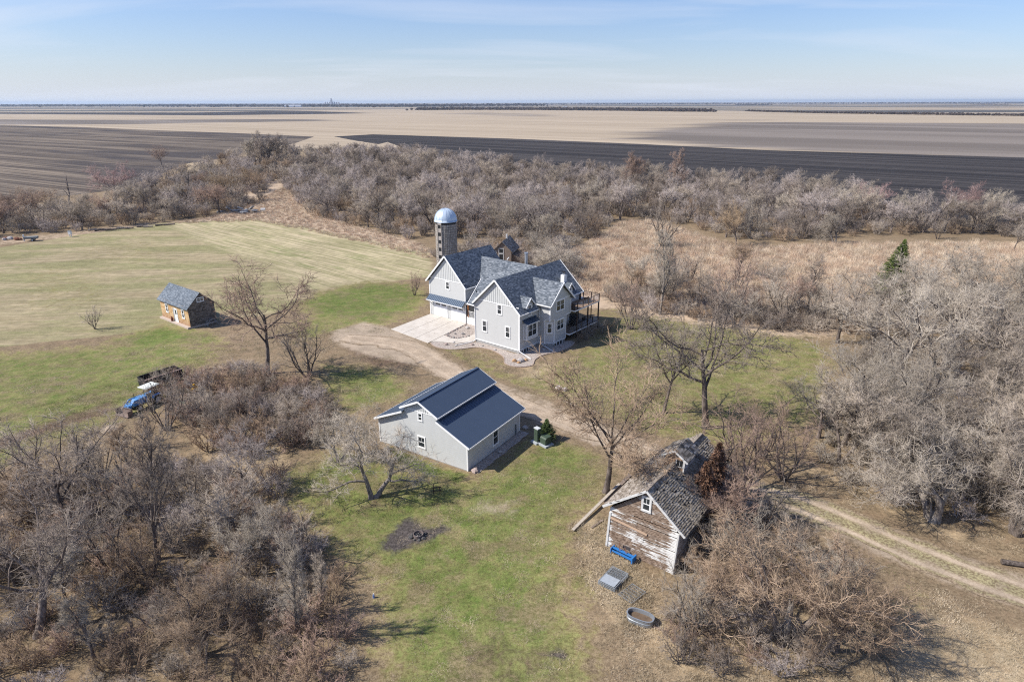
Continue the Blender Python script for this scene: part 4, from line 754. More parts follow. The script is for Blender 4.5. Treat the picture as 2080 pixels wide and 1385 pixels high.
while z < bp-.12:
    a, b = half(z+lap*.5); cuts = [a]
    while cuts[-1] < b-.01:
        L = bq.uniform(1.4, 4.2); nx = cuts[-1]+L
        cuts.append(b if b-nx < .7 else nx)
    for y0, y1 in zip(cuts, cuts[1:]):
        if bq.random() < .02 and z > .5: continue
        o = bq.uniform(0, .018)
        MB().add([(-.045-o, y0+.004, z), (-.045-o, y1-.004, z), (.07, y1-.004, z), (.07, y0+.004, z), (-.012-o, y0+.004, z+lap-.006), (-.012-o, y1-.004, z+lap-.006), (.07, y1-.004, z+lap-.006), (.07, y0+.004, z+lap-.006)],
                 [(0,3,2,1),(4,5,6,7),(0,1,5,4),(1,2,6,5),(2,3,7,6),(3,0,4,7)]).build('clapboard', CLAP, Bn, SH)
    z += lap; r += 1
z = .02
while z < bh-.1:
    for x0, x1 in ((.1, 3.9), (3.91, 7.6), (7.61, bl)):
        MB().add([(x0, -.04, z), (x1-.01, -.04, z), (x1-.01, .05, z), (x0, .05, z), (x0, -.01, z+.15), (x1-.01, -.01, z+.15), (x1-.01, .05, z+.15), (x0, .05, z+.15)],
                 [(0,3,2,1),(4,5,6,7),(0,1,5,4),(1,2,6,5),(2,3,7,6),(3,0,4,7)]).build('side_clapboard', CLAPG, Bn, SH)
    z += .155
MB().box(0, bl, bw-.05, bw+.02, 0, bh).box(bl-.05, bl+.02, 0, bw, 0, bh).build('wall', CLAPG, Bn, SH)
MB().box(-.09, -.02, bw-.14, bw+.04, 0, bh-.4).box(-.09, -.02, -.03, .1, 0, bh).box(-.05, .1, -.07, -.042, 0, bh).each('corner_board', CW, Bn, SH)
MB().beam((-.1, 5.95, 3.05), (-.1, 2.6, 2.75), .03, .2).build('loose_board', flat('new_board', (.48, .34, .24), .9), Bn, SH)
MB().box(-.075, -.055, 3.9, 4.55, .55, .85).build('wall_hatch', flat('hatch', (.07, .06, .06), .8), Bn, SH)
rz = 6.95; rk = .80
def shingle_slope(sgn, seed, skip):
    q_ = random.Random(seed); mb = MB(); pieces = []
    run = bw/2+.55; L = math.hypot(run, run*rk); rows_ = int(L/.2); ux, uz = run/L, -run*rk/L; nx, nz = rk*run/L, run/L
    for i in range(rows_):
        d0 = i*.2; x = -.32+q_.uniform(-.1, .1)
        while x < bl+.3:
            w = q_.uniform(.13, .30)
            if q_.random() > skip and not (4.9 < x < 7.7 and d0 < .8):
                lift = q_.uniform(0, .03)+.04; dd = d0+q_.uniform(-.025, .025); tl_ = .24
                pts8 = []
                for e, dz in ((0, .005), (tl_, lift)):
                    for xx in (x, x+w-.012):
                        dist = dd+e; y = bw/2+sgn*ux*dist; zz = rz+uz*dist
                        pts8.append((xx, y+sgn*nx*dz, zz+nz*dz)); pts8.append((xx, y+sgn*nx*(dz+.022), zz+nz*(dz+.022)))
                # order: a0 a0t b0 b0t | a1 a1t b1 b1t
                a0, a0t, b0, b0t, a1, a1t, b1, b1t = range(8)
                mb.add(pts8, [(a0t, b0t, b1t, a1t), (a0, a1, b1, b0), (a1, a1t, b1t, b1), (a0, a0t, a1t, a1), (b0, b1, b1t, b0t), (a0, b0, b0t, a0t)])
            x += w
    return mb
def worn(name, a, b, c):
    g = NG(name, .95, .08); wv = g.n('ShaderNodeNewGeometry').outputs['Random Per Island']; n = g.noise(g.pos((2, 2, 2), obj=True), 1.1, 5, .7)
    s = g.math('ADD', g.math('MULTIPLY', wv, .55), g.math('MULTIPLY', n, .5)); col = g.mix(g.step(s, .3, .6), a, b); g.color(g.mix(g.step(s, .62, .85), col, c)); return g.m
W1 = worn('worn_shingle', (.15, .125, .10), (.28, .24, .20), (.40, .365, .33)); W2 = worn('mossy_shingle', (.16, .135, .105), (.27, .235, .19), (.38, .345, .30))
rf = MB().slab([(-.3, bw/2, rz), (bl+.25, bw/2, rz), (bl+.25, -.55, rz-(bw/2+.55)*rk), (-.3, -.55, rz-(bw/2+.55)*rk)], .07).slab([(-.3, bw/2, rz), (-.3, bw+.55, rz-(bw/2+.55)*rk), (bl+.25, bw+.55, rz-(bw/2+.55)*rk), (bl+.25, bw/2, rz)], .07).build('roof', flat('roof_decking', (.07, .055, .045), .95), Bn, SH)
tag(shingle_slope(1, 5, .02).build('shingle_covering', W1, rf, SH), kind='stuff'); tag(shingle_slope(-1, 6, .05).build('shingle_covering', W2, rf, SH), kind='stuff')
t = MB()
for sg in (1, -1): t.beam((-.34, bw/2, rz-.03), (-.34, bw/2+sg*(bw/2+.57), rz-.03-(bw/2+.57)*rk), .05, .2)
t.each('rake_board', CW, Bn, SH)
t = MB()
for sg in (1, -1): t.beam((-.16, bw/2, rz-.16), (-.16, bw/2+sg*(bw/2+.53), rz-.16-(bw/2+.53)*rk), .32, .03)
t.each('soffit', CW, Bn, SH)
MB().beam((-.3, bw/2-.09, rz+.05), (bl+.2, bw/2-.09, rz+.05), .03, .2).beam((-.3, bw/2+.05, rz+.09), (bl+.2, bw/2+.05, rz+.09), .2, .03).each('ridge_board', W1, Bn, SH)
window(Bn, (-.05, 3.0, 5.0), *SF, .62, 1.15, muntins=1, trim=.13)
for w_o in [c for c in Bn.children if c.name.startswith('window')]:
    for oo in [w_o]+[k for k in w_o.children if False]: oo.location.y += SH*5.4
    w_o.data.materials[0] = CW
# cupola
c0, c1, ya, yb = 5.1, 7.45, 2.12, 4.0; zc0, zc1, zp_ = 5.6, 7.55, 8.12; ym = (ya+yb)/2
Cu = MB().prism([(c0+.06, ya+.04, zc0), (c0+.06, yb-.04, zc0), (c0+.06, yb-.04, zc1), (c0+.06, ym, zp_), (c0+.06, ya+.04, zc1)], (c1-c0-.12, 0, 0)).build('cupola', flat('cupola_core', (.05, .04, .035), .95), Bn, SH)
z = zc0
while z < zp_-.1:
    a, b = (ya, yb) if z < zc1 else (ya+(z-zc1)/(zp_-zc1)*(yb-ya)/2, yb-(z-zc1)/(zp_-zc1)*(yb-ya)/2)
    MB().box(c0-.02, c0+.05, a, b, z, z+.115).build('clapboard', flat('cupola_board', (.36, .24, .16), .9, .1, var=.2) if z == zc0 else bpy.data.materials['cupola_board'], Cu, SH)
    if z < zc1: MB().box(c0, c1, ya-.02, ya+.03, z, z+.115).box(c0, c1, yb-.03, yb+.02, z, z+.115).build('side_board', CLAPG, Cu, SH)
    z += .125
MB().box(c0-.05, c0-.02, yb-.09, yb+.02, zc0, zc1+.1).box(c0-.05, c0-.02, ya-.02, ya+.09, zc0, zc1+.1).each('corner_board', CW, Cu, SH)
MB().box(c0-.045, c0-.02, ya+.15, ya+.72, 6.75, 7.35).build('cupola_opening', BLACK, Cu, SH)
MB().box(c0-.06, c0-.045, ya+.08, ya+.15, 6.7, 7.4).box(c0-.06, c0-.045, ya+.72, ya+.79, 6.7, 7.4).box(c0-.06, c0-.045, ya+.08, ya+.79, 6.68, 6.75).box(c0-.06, c0-.045, ya+.42, ya+.45, 6.75, 7.35).each('cupola_trim', CW, Cu, SH)
MB().slab([(c0-.3, ym, zp_+.12), (c1+.25, ym, zp_+.12), (c1+.25, ya-.32, zc1-.12), (c0-.3, ya-.32, zc1-.12)], .05).slab([(c0-.3, ym, zp_+.12), (c0-.3, yb+.32, zc1-.12), (c1+.25, yb+.32, zc1-.12), (c1+.25, ym, zp_+.12)], .05).build('cupola_roof', shingle_mat('cupola_shingles', (.09, .08, .068), (.22, .195, .17), (.40, .37, .34)), Cu, SH)
t = MB()
for sg, yy in ((1, yb+.33), (-1, ya-.33)): t.beam((c0-.33, ym, zp_+.08), (c0-.33, yy, zc1-.16), .04, .16)
t.each('rake_board', CW, Cu, SH)

# ------------------------------------------------------------------ wood shingled cabin
Cb = thing('shingled_cabin', 'small cabin with orange wood shingles, grey roof and white door on the mown field', 'cabin', (CABIN[0], CABIN[1], 0), CABIN[2])
cw, cd, ce, cp = 10.0, 4.6, 3.6, 5.75
MB().prism([(0, 0, .3), (cd, 0, .3), (cd, 0, ce), (cd/2, 0, cp), (0, 0, ce)], (0, cw, 0)).build('wall', flat('cabin_sheathing', (.10, .075, .055), .9), Cb)
MB().box(-.55, cd+.05, -.05, cw+.05, -.2, .28).build('foundation', flat('cabin_slab', (.46, .38, .32), .9, var=.1), Cb)
def shake_mat(name, a, b, c, zf):
    g = NG(name, .9, .12); wv = g.n('ShaderNodeNewGeometry').outputs['Random Per Island']; Zc = g.xyz(g.pos(obj=True))[2]
    s = g.math('ADD', g.math('MULTIPLY', wv, .7), g.math('MULTIPLY', g.noise(g.pos(obj=True), 1.0, 4, .6), .4))
    col = g.mix(g.step(s, .25, .8), a, b); g.color(g.mix(g.math('MULTIPLY', g.step(Zc, 1.6, .2), zf), col, c)); return g.m
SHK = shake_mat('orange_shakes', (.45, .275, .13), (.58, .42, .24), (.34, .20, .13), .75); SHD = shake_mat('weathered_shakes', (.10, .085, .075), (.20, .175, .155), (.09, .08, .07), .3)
def shakes(side, mat, seed):
    q_ = random.Random(seed); mb = MB(); z = .3; 
    while z < (ce if side == 0 else cp)-.05:
        lo_, hi_ = (0, cw) if side == 0 else ((0, cd) if z < ce else ((z-ce)/(cp-ce)*cd/2, cd-(z-ce)/(cp-ce)*cd/2))
        x = lo_
        while x < hi_-.03:
            w = min(q_.uniform(.22, .55), hi_-x); o = .03+q_.uniform(0, .02)
            if side == 0: mb.box(-o, .01, x, x+w-.012, z, z+.235)
            else: mb.box(x, x+w-.012, -o, .01, z, z+.235)
            x += w
        z += .245
    return mb
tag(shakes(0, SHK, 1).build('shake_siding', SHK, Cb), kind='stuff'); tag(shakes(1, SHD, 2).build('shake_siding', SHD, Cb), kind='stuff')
CR = shingle_mat('cabin_roof_shingles', (.10, .12, .145), (.155, .18, .21), (.22, .245, .275))
k_ = (cp-ce)/(cd/2)
for sg in (1, -1):
    MB().slab([(cd/2, -.3, cp+.15), (cd/2, cw+.4, cp+.15), (cd/2-sg*(cd/2+.35), cw+.4, cp+.15-(cd/2+.35)*k_), (cd/2-sg*(cd/2+.35), -.3, cp+.15-(cd/2+.35)*k_)][::sg], .12).build('roof', CR, Cb)
for t_ in (7.66, 1.9): window(Cb, (-.05, t_, 1.55), *SF, .62, 1.4, muntins=0, trim=.14)
dd = MB().box(-.1, -.05, 3.95, 4.95, .3, 2.75).build('door', WHT, Cb); MB().box(-.115, -.1, 4.2, 4.7, 1.7, 2.5).build('door_pane', GLASS, dd); MB().box(-.12, -.1, 4.05, 4.1, 1.25, 1.35).build('handle', BLACK, dd)
MB().box(-.1, -.05, 4.97, 5.4, .3, 2.75).build('side_light', flat('door_side', (.35, .36, .36), .6), Cb)
window(Cb, (2.3, -.05, 4.3), *SR, 1.1, .6, sashes=2, muntins=0, trim=.09)
_x = frect(CABIN, -.35, 0, 5.75, 6)[0]
o_ = thing('milk_can', 'rusty brown milk can standing by the cabin door', 'milk can', (_x[0], _x[1], .28))
MB().lathe([(0, 0), (.18, 0), (.2, .5), (.1, .68), (.14, .8), (0, .8)], 12).build('can_body', flat('rust', (.16, .05, .03), .8), o_); MB().box(-.02, .02, .18, .25, .4, .6).build('handle', BLACK, o_)
# ------------------------------------------------------------------ trees
def bark(name, dark, light, var=.25):
    g = NG(name, .92, .12)
    n = g.noise(g.pos((6, 6, 1.4), obj=True), 1.2, 4, .65)
    c = g.mix(g.step(n, .35, .65), dark, light)
    g.color(g.bright(c, g.step(g.rand(), 0, 1, 1-var, 1+var))); g.bump(n, .03, .6)
    return g.m
def twig(name, a, b, var=.2):
    g = NG(name, .9, .08)
    n = g.noise(g.pos((1, 1, 1), obj=True), .55, 3, .6)
    c = g.mix(g.step(n, .35, .65), a, b)
    g.color(g.bright(c, g.step(g.rand(), 0, 1, 1-var, 1+var)))
    return g.m
BARK = {'dark': bark('bark_dark', (.075, .06, .052), (.22, .18, .155)), 'pale': bark('bark_pale', (.17, .145, .12), (.42, .37, .32)),
        'grey': bark('bark_grey', (.10, .085, .075), (.27, .235, .205))}
TW = {'dark': twig('twig_dark', (.20, .16, .135), (.32, .27, .225)), 'grey': twig('twig_grey', (.28, .235, .19), (.47, .40, .33)),
      'pale': twig('twig_pale', (.32, .275, .225), (.48, .42, .345)), 'brown': twig('twig_brown', (.24, .17, .12), (.40, .30, .21)),
      'red': twig('twig_red', (.26, .18, .14), (.40, .29, .23)), 'orange': twig('twig_orange', (.26, .185, .115), (.38, .285, .19)),
      'pink': twig('twig_pink', (.30, .195, .18), (.44, .315, .29)), 'lilac': twig('twig_lilac', (.29, .245, .225), (.45, .39, .355))}
TW['silver'] = TW['pale']
BARK_OF = {'silver': 'dark', 'dark': 'dark', 'grey': 'dark', 'pale': 'grey', 'brown': 'dark', 'red': 'dark', 'orange': 'dark', 'pink': 'grey', 'lilac': 'dark'}

def unit(v): return v/(np.linalg.norm(v)+1e-9)
def turn(d, ang, az):
    """direction at angle `ang` from d, azimuth az"""
    u = np.array([0, 0, 1.]) if abs(d[2]) < .9 else np.array([1., 0, 0])
    x = unit(np.cross(d, u)); y = np.cross(d, x)
    return d*math.cos(ang)+(x*math.cos(az)+y*math.sin(az))*math.sin(ang)

BASE = dict(seg=[7, 6, 5, 4], kids=[6, 7, 7], start=[.35, .2, .12], ang=[.75, .75, .8], ratio=[.62, .52, .5], wander=[.10, .17, .22, .26],
            trop=[.05, .06, .03, .0], L0=5.2, r0=.26, stems=1, lean=.06, spread=.2, twigs=11, tl=.62, tw=.009, droop=0.0, cont=.8, flat=0.0)
KINDS = {
 'elm': dict(L0=3.2, r0=.18, kids=[8, 9, 8], start=[.6, .14, .1], ang=[.78, .62, .7], ratio=[1.85, .46, .5], wander=[.05, .13, .2, .24], trop=[.03, .07, .05, .02], twigs=7, tw=.010, tl=.58),
 'oak': dict(L0=3.9, r0=.22, kids=[7, 9, 8], start=[.55, .16, .1], ang=[.85, .72, .8], ratio=[1.5, .5, .5], wander=[.08, .2, .28, .3], trop=[.03, .06, .03, 0], twigs=6, tw=.010, tl=.58),
 'bigelm': dict(L0=3.2, r0=.18, kids=[9, 10, 9], start=[.6, .12, .08], ang=[.82, .62, .72], ratio=[1.9, .5, .5], wander=[.04, .13, .22, .26], trop=[.03, .05, .04, .02], twigs=7, tw=.0095, tl=.55),
 'bigoak': dict(L0=4.4, r0=.21, kids=[8, 9, 8], start=[.5, .14, .1], ang=[.95, .75, .85], ratio=[1.35, .5, .5], wander=[.07, .22, .3, .32], trop=[.03, .05, .03, 0], twigs=6, tw=.0095, tl=.5),
 'apple': dict(L0=2.6, r0=.19, stems=2, lean=.42, kids=[6, 8, 7], start=[.45, .15, .1], ang=[.85, .8, .8], ratio=[1.35, .6, .5], wander=[.16, .26, .28, .3], trop=[.02, .07, .04, .0], twigs=7, spread=.3, tw=.010),
 'fan': dict(L0=6.0, r0=.10, stems=6, lean=.42, kids=[7, 5, 0], start=[.22, .15, .1], ang=[.5, .6, .7], ratio=[.52, .5, .5], wander=[.12, .2, .25, .26], trop=[.09, .06, .03, .02], twigs=8, spread=.5, tl=.7, tw=.011),
 'ash': dict(L0=9.0, r0=.19, kids=[15, 6, 5], start=[.22, .2, .15], ang=[.68, .6, .7], ratio=[.42, .5, .5], wander=[.05, .14, .2, .22], trop=[.06, .10, .05, .02], twigs=9, tl=.55),
 'sap': dict(L0=9.2, r0=.10, stems=2, lean=.14, kids=[16, 5, 0], start=[.12, .2, .15], ang=[.55, .6, .7], ratio=[.28, .5, .5], wander=[.06, .14, .2, .22], trop=[.05, .09, .05, .02], twigs=18, tl=.6),
 'dead': dict(L0=3.4, r0=.2, stems=2, lean=.38, kids=[6, 8, 8], start=[.4, .18, .1], ang=[.8, .85, .95], ratio=[1.25, .55, .5], wander=[.18, .32, .36, .38], trop=[.02, .03, -.05, -.09], twigs=6, tl=.75, droop=.3, tw=.011, spread=.25),
 'cotton': dict(L0=7.0, r0=.2, kids=[8, 8, 6], start=[.3, .2, .15], ang=[.5, .6, .75], ratio=[.55, .5, .5], wander=[.08, .2, .26, .3], trop=[.05, .09, .03, 0], twigs=8, stems=2, lean=.10, spread=.2),
 'snag': dict(L0=7.5, r0=.2, kids=[4, 3, 3], start=[.4, .3, .2], ang=[.8, .8, .8], ratio=[.45, .5, .5], wander=[.26, .35, .35, .3], twigs=1, tl=.4),
 'wood': dict(L0=5.2, r0=.15, stems=2, lean=.16, kids=[7, 7, 6], start=[.48, .18, .1], ang=[.6, .6, .65], ratio=[.85, .5, .52], wander=[.10, .17, .22, .25], trop=[.05, .12, .09, .06], twigs=8, tl=.6, tw=.011),
 'bush': dict(L0=2.4, r0=.05, stems=11, lean=.6, kids=[6, 3, 0], start=[.15, .2, .1], ang=[.55, .6, .7], ratio=[.5, .5, .5], wander=[.16, .25, .3, .3], trop=[.08, .05, .03, .02], twigs=5, spread=1.2, tl=.5, seg=[5, 3, 3, 3], tw=.011),
}
ASPECT = dict(bigelm=.50, bigoak=.50, elm=.47, oak=.46, apple=.50, fan=.40, ash=.22, sap=.15, dead=.50, cotton=.29, snag=.3, wood=.38, bush=1)
def skeleton(kind, seed):
    P = dict(BASE); P.update(KINDS[kind]); rng = np.random.default_rng(seed)
    tubes = {0: [], 1: [], 2: [], 3: []}; tip = []
    last = 3 if P['kids'][2] else 2
    def grow(p, d, L, r, lev, rend):
        n = P['seg'][lev]; pts = [p]; ds = [d]; h = L/n
        for i in range(n):
            d = unit(d+rng.normal(0, P['wander'][lev], 3)+np.array([0, 0, P['trop'][lev]]))
            p = p+d*h
            if p[2] < .15: p[2] = .15; d = unit(np.array([d[0], d[1], .2]))
            pts.append(p); ds.append(d)
        rad = np.linspace(r, rend, n+1)
        if lev == 0: rad[0] *= 1.35
        tubes[lev].append((np.array(pts), rad))
        if lev >= last:
            tip.append((np.array(pts), np.array(ds), rad)); return
        k = P['kids'][lev]; az = rng.uniform(0, 6.28)
        for j in range(k):
            t = P['start'][lev]+(1-P['start'][lev])*(j+rng.uniform(.1, .9))/k
            i = min(n-1, int(t*n)); f = t*n-i
            q = pts[i]*(1-f)+pts[i+1]*f; rr_ = rad[i]*(1-f)+rad[i+1]*f
            az += 2.4+rng.normal(0, .35)
            a = P['ang'][lev]*rng.uniform(.7, 1.3)
            nd = turn(ds[i+1], a, az)
            if nd[2] < -.15 and P['droop'] == 0: nd[2] *= .3; nd = unit(nd)
            LL = L*P['ratio'][lev]*(1-.38*t)*rng.uniform(.75, 1.2)
            grow(q, nd, LL, max(.017, rr_*.64), lev+1, max(.011, rr_*.64*.25))
    for s in range(P['stems']):
        a = 2*math.pi*(s+rng.uniform(-.2, .2))/P['stems']; ln = P['lean']*rng.uniform(.45, 1.15)
        d = unit(np.array([math.cos(a)*ln, math.sin(a)*ln, 1.0]))
        p = np.array([math.cos(a)*P['spread']*.35, math.sin(a)*P['spread']*.35, -.15])
        LL = P['L0']*rng.uniform(.8, 1.1); r = P['r0']*rng.uniform(.8, 1.1)
        grow(p, d, LL, r, 0, r*.35)
    # twigs along the last branches
    B = []; D = []
    for pts, ds, rad in tip:
        k = P['twigs']; t = rng.uniform(.08, 1, k)**.8*(len(pts)-1); t = np.minimum(t, len(pts)-1.001)
        i = t.astype(int); f = (t-i)[:, None]
        B.append(pts[i]*(1-f)+pts[i+1]*f)
        dd = ds[i+1]+rng.normal(0, .62, (k, 3))+np.array([0, 0, .18-P['droop']*1.6])
        D.append(dd/np.linalg.norm(dd, axis=1)[:, None])
    B = np.concatenate(B); D = np.concatenate(D)
    Ls = P['tl']*rng.uniform(.45, 1.25, len(B))
    return tubes, B, D, Ls, P, rng

def tube_batch(items, k):
    """all polylines of equal length -> verts, quads"""
    P = np.array([a for a, _ in items]); R = np.array([b for _, b in items]); b, n, _ = P.shape
    T = np.gradient(P, axis=1); T /= np.linalg.norm(T, axis=2, keepdims=True)+1e-9
    ref = np.where(np.abs(T[:, :1, 2:3]) > .8, np.array([1., 0, 0]), np.array([0, 0, 1.]))
    ref = np.broadcast_to(ref, T.shape)
    X = np.cross(T, ref); X /= np.linalg.norm(X, axis=2, keepdims=True)+1e-9; Y = np.cross(T, X)
    a = np.arange(k)*2*np.pi/k
    V = P[:, :, None]+(X[:, :, None]*np.cos(a)[:, None]+Y[:, :, None]*np.sin(a)[:, None])*R[:, :, None, None]
    idx = np.arange(b*n*k).reshape(b, n, k)
    Q = np.stack([idx[:, :-1], np.roll(idx[:, :-1], -1, 2), np.roll(idx[:, 1:], -1, 2), idx[:, 1:]], -1).reshape(-1, 4)
    return V.reshape(-1, 3), Q
def tree_meshes(kind, seed):
    tubes, B, D, Ls, P, rng = skeleton(kind, seed)
    top = max(p[:, 2].max() for lv in tubes.values() for p, _ in lv)
    mass = np.concatenate([p for lv in (2, 3) for p, _ in tubes[lv]])[:, :2]
    rad0 = float(np.percentile(np.hypot(*mass.T), 90))
    if kind == 'bush': S = SHz = 1.0
    else:
        S = 10.0/top; SHz = min(max(ASPECT[kind]*10/rad0, S*.6), S*1.5)
    sc3 = np.array([SHz, SHz, S])
    for lv in tubes: tubes[lv] = [(p*sc3, r*(S**.75 if lv < 2 else 1.0)) for p, r in tubes[lv]]
    B = B*sc3; Ls = Ls*S**.5
    def join(levels, sides):
        VV = []; QQ = []; b = 0
        for lv in levels:
            if not tubes[lv]: continue
            V, Q = tube_batch(tubes[lv], sides[lv]); VV.append(V); QQ.append(Q+b); b += len(V)
        return np.concatenate(VV), np.concatenate(QQ)
    V, Q = join((0, 1), {0: 9, 1: 6}); trunk = mk_mesh(kind+'_trunk', V, Q, smooth=True)
    V, Q = join((2, 3), {2: 4, 3: 3})
    # twigs: slim three-sided spikes with one bend
    m = len(B); X = rng.normal(0, 1, (m, 3)); X -= (X*D).sum(1)[:, None]*D; X /= np.linalg.norm(X, axis=1)[:, None]; Y = np.cross(D, X)
    w_ = (P['tw']*rng.uniform(.7, 1.3, m))[:, None]
    base = [B+w_*(X*math.cos(a)+Y*math.sin(a)) for a in (0, 2.09, 4.19)]
    tipp = B+D*Ls[:, None]+np.array([0, 0, -P['droop']*.5])*Ls[:, None]
    # a side shoot on each twig
    D2 = D+rng.normal(0, .55, (m, 3)); D2 /= np.linalg.norm(D2, axis=1)[:, None]; mid = B+(tipp-B)*.4
    b2 = [mid+w_*.8*(X*math.cos(a)+Y*math.sin(a)) for a in (0, 2.09, 4.19)]; t2 = mid+D2*Ls[:, None]*.55
    TV = np.stack(base+[tipp]+b2+[t2], 1).reshape(-1, 3)
    o = np.arange(m)[:, None]*8+len(V)
    TF = np.concatenate([np.concatenate([o+0, o+1, o+3], 1), np.concatenate([o+1, o+2, o+3], 1), np.concatenate([o+2, o+0, o+3], 1),
                         np.concatenate([o+4, o+5, o+7], 1), np.concatenate([o+5, o+6, o+7], 1), np.concatenate([o+6, o+4, o+7], 1)])
    crown = mk_mesh(kind+'_crown', np.concatenate([V, TV]), Q, TF)
    mass = np.concatenate([V, TV])[:, :2]; rad = float(np.percentile(np.hypot(*(mass-mass.mean(0)).T), 90))
    return trunk, crown, rad
PROTO = {}
for kind, cnt in (('bigelm', 2), ('bigoak', 3), ('elm', 2), ('oak', 3), ('apple', 2), ('fan', 3), ('ash', 2), ('sap', 1), ('dead', 3), ('cotton', 2), ('snag', 1), ('wood', 5)):
    PROTO[kind] = [tree_meshes(kind, 100+17*i+len(kind)*7) for i in range(cnt)]
tree_rng = random.Random(11)
def plant(x, y, h, kind, colour, wf, label, group=None, variant=None, rz=None, name='bare_tree', cat='tree', tilt=None):
    v = PROTO[kind][variant if variant is not None else tree_rng.randrange(len(PROTO[kind]))]
    t = thing(name, label, cat, (x, y, 0), tree_rng.uniform(0, 6.28) if rz is None else rz, group)
    if tilt: t.rotation_euler = (tilt[0], tilt[1], t.rotation_euler[2])
    s = h/10.0; sw = s*wf
    t.scale = (sw, sw, s)
    for nm, me, mat in (('trunk', v[0], BARK[BARK_OF[colour]]), ('crown', v[1], TW[colour])):
        if not me.materials: me.materials.append(mat)
        o = link(nm, me, None, t); o.material_slots[0].link = 'OBJECT'; o.material_slots[0].material = mat
    return t
LEAN = {'low spreading bare tree': (0, .17), 'leaning bare tree at the thicket': (0, -.3), 'leaning dark-trunked': (.05, -.32), 'leaning pale-trunked': (0, .25), 'leaning dark-stemmed': (0, -.2)}
for (x, y, h, kind, colour, wf, label) in TREES:
    tl_ = [v for k, v in LEAN.items() if label.startswith(k)]
    plant(x, y, h, kind, colour, wf, label, tilt=tl_[0] if tl_ else None)

# woods made of trees nothing tells apart but their tint, growth and stretch of the wood
SHAPE = {'wood': 'round-crowned', 'elm': 'spreading', 'fan': 'many-stemmed', 'dead': 'drooping', 'apple': 'low crooked', 'ash': 'upright', 'oak': 'gnarled'}
TINT = {'grey': 'grey', 'lilac': 'purplish grey', 'brown': 'brown', 'pale': 'pale', 'dark': 'dark', 'red': 'reddish', 'pink': 'pinkish', 'orange': 'orange-tinged', 'silver': 'silvery'}
def woodlabel(poly, kd, cl, x, y):
    a = '%s %s tree ' % (TINT[cl], SHAPE[kd])
    if poly == 'belt':
        u = x/y
        st = 'by the cottonwoods' if u < -.30 else 'behind the silo' if u < -.08 else 'behind the house' if u < .12 else 'beyond the reed meadow' if u < .40 else 'past the evergreen'
        rw = 'along the black field' if y > 250 else 'at the front' if y < 195 else 'in the middle'
        return a+'in the belt %s, %s' % (st, rw)
    if poly == 'leftwood': return a+'in the wood behind the mown field, '+('near the trailer' if x/y < -.62 else 'near the row of logs' if x/y < -.5 else 'near the rubble pile')
    if poly == 'thicket_right': return a+'in the pale thicket, '+('by the dirt road' if y < 62 else 'in its middle' if y < 78 else 'by the dry meadow')
    if poly == 'thicket_left': return a+'in the brown thicket, '+('at its lower edge' if y < 40 else 'in its middle' if y < 47 else 'towards the tractor')
    if poly == 'leftfar': return a+'round the tall cottonwoods'
    if poly == 'meadow_edge': return a+'where the lawn meets the reed meadow'
    if poly == 'behind_silo': return a+'behind the house and ruined shed'
    return a+'in the scrub between barn and road'
trng = np.random.default_rng(5)
FAR_TREES = []
def wood(poly, spacing, hr, kinds, colours, label, group, limit=1000, wf=(1.0, 1.3), clear=2.5, keep=1000):
    n = 0; PP = rand_in(FILL[poly], spacing, trng, limit); PP = PP[np.argsort(PP[:, 1])]
    for x, y in PP:
        if n >= keep: FAR_TREES.append((float(x), float(y))); continue
        if min(math.hypot(x-t[0], y-t[1]) for t in TREES) < clear or np.hypot(RP[:, 0]-x, RP[:, 1]-y).min() < 4.2: continue
        kd, cl = kinds[trng.integers(len(kinds))], colours[trng.integers(len(colours))]
        plant(float(x), float(y), float(trng.uniform(*hr)), kd, cl, float(trng.uniform(*wf)), woodlabel(poly, kd, cl, x, y), group)
        n += 1
    return n
N1 = wood('belt', 10.2, (8.5, 13), ['wood', 'wood', 'wood', 'elm', 'fan'], ['grey', 'dark', 'lilac', 'lilac', 'pale', 'lilac', 'dark'],
     'bare tree in the broad woodland belt between the silo and the black field', 'trees of the woodland belt beyond the silo', 400, keep=88)
N2 = wood('leftwood', 11.5, (7.5, 11), ['wood', 'wood', 'elm', 'fan'], ['grey', 'lilac', 'brown', 'red', 'grey'],
     'bare tree in the woodland strip between the mown field and the ploughed field', 'trees of the woodland strip behind the mown field', 36)
N3 = wood('thicket_right', 7.2, (7.5, 12), ['oak', 'oak', 'wood', 'elm', 'dead'], ['silver', 'grey', 'silver', 'grey', 'silver'],
     'tangled bare tree in the pale thicket beside the dirt road', 'trees of the pale roadside thicket', 34)
N4 = wood('thicket_left', 6.0, (5.0, 9.0), ['ash', 'elm', 'ash', 'fan', 'wood', 'oak'], ['grey', 'brown', 'grey', 'lilac', 'silver', 'brown'],
     'bare tree in the brown thicket below the tractor and yard', 'trees of the brown thicket beside the yard', 26)
N5 = wood('behind_silo', 9.0, (5, 8.5), ['wood', 'fan', 'apple'], ['grey', 'lilac', 'pale', 'brown'],
     'bare tree in the overgrown strip behind the house and ruined shed', 'trees behind the house', 14)
N7 = wood('leftfar', 12.0, (7, 11), ['wood', 'elm', 'wood', 'fan'], ['grey', 'lilac', 'brown', 'grey'], '', 'trees round the cottonwoods')
N8 = wood('meadow_edge', 7.5, (5.0, 8.5), ['fan', 'elm', 'wood', 'fan'], ['red', 'grey', 'brown', 'grey', 'pale'], '', 'trees along the edge of the reed meadow')
N6 = wood('thicket_barn', 6.0, (3.5, 5.5), ['fan', 'apple', 'wood'], ['pale', 'brown', 'grey', 'brown'],
     'bare small tree in the brown scrub between the barn and the road', 'small trees of the scrub beside the barn', 14)
print('TREES', N7, N8, N1, N2, N3, N4, N5, N6)

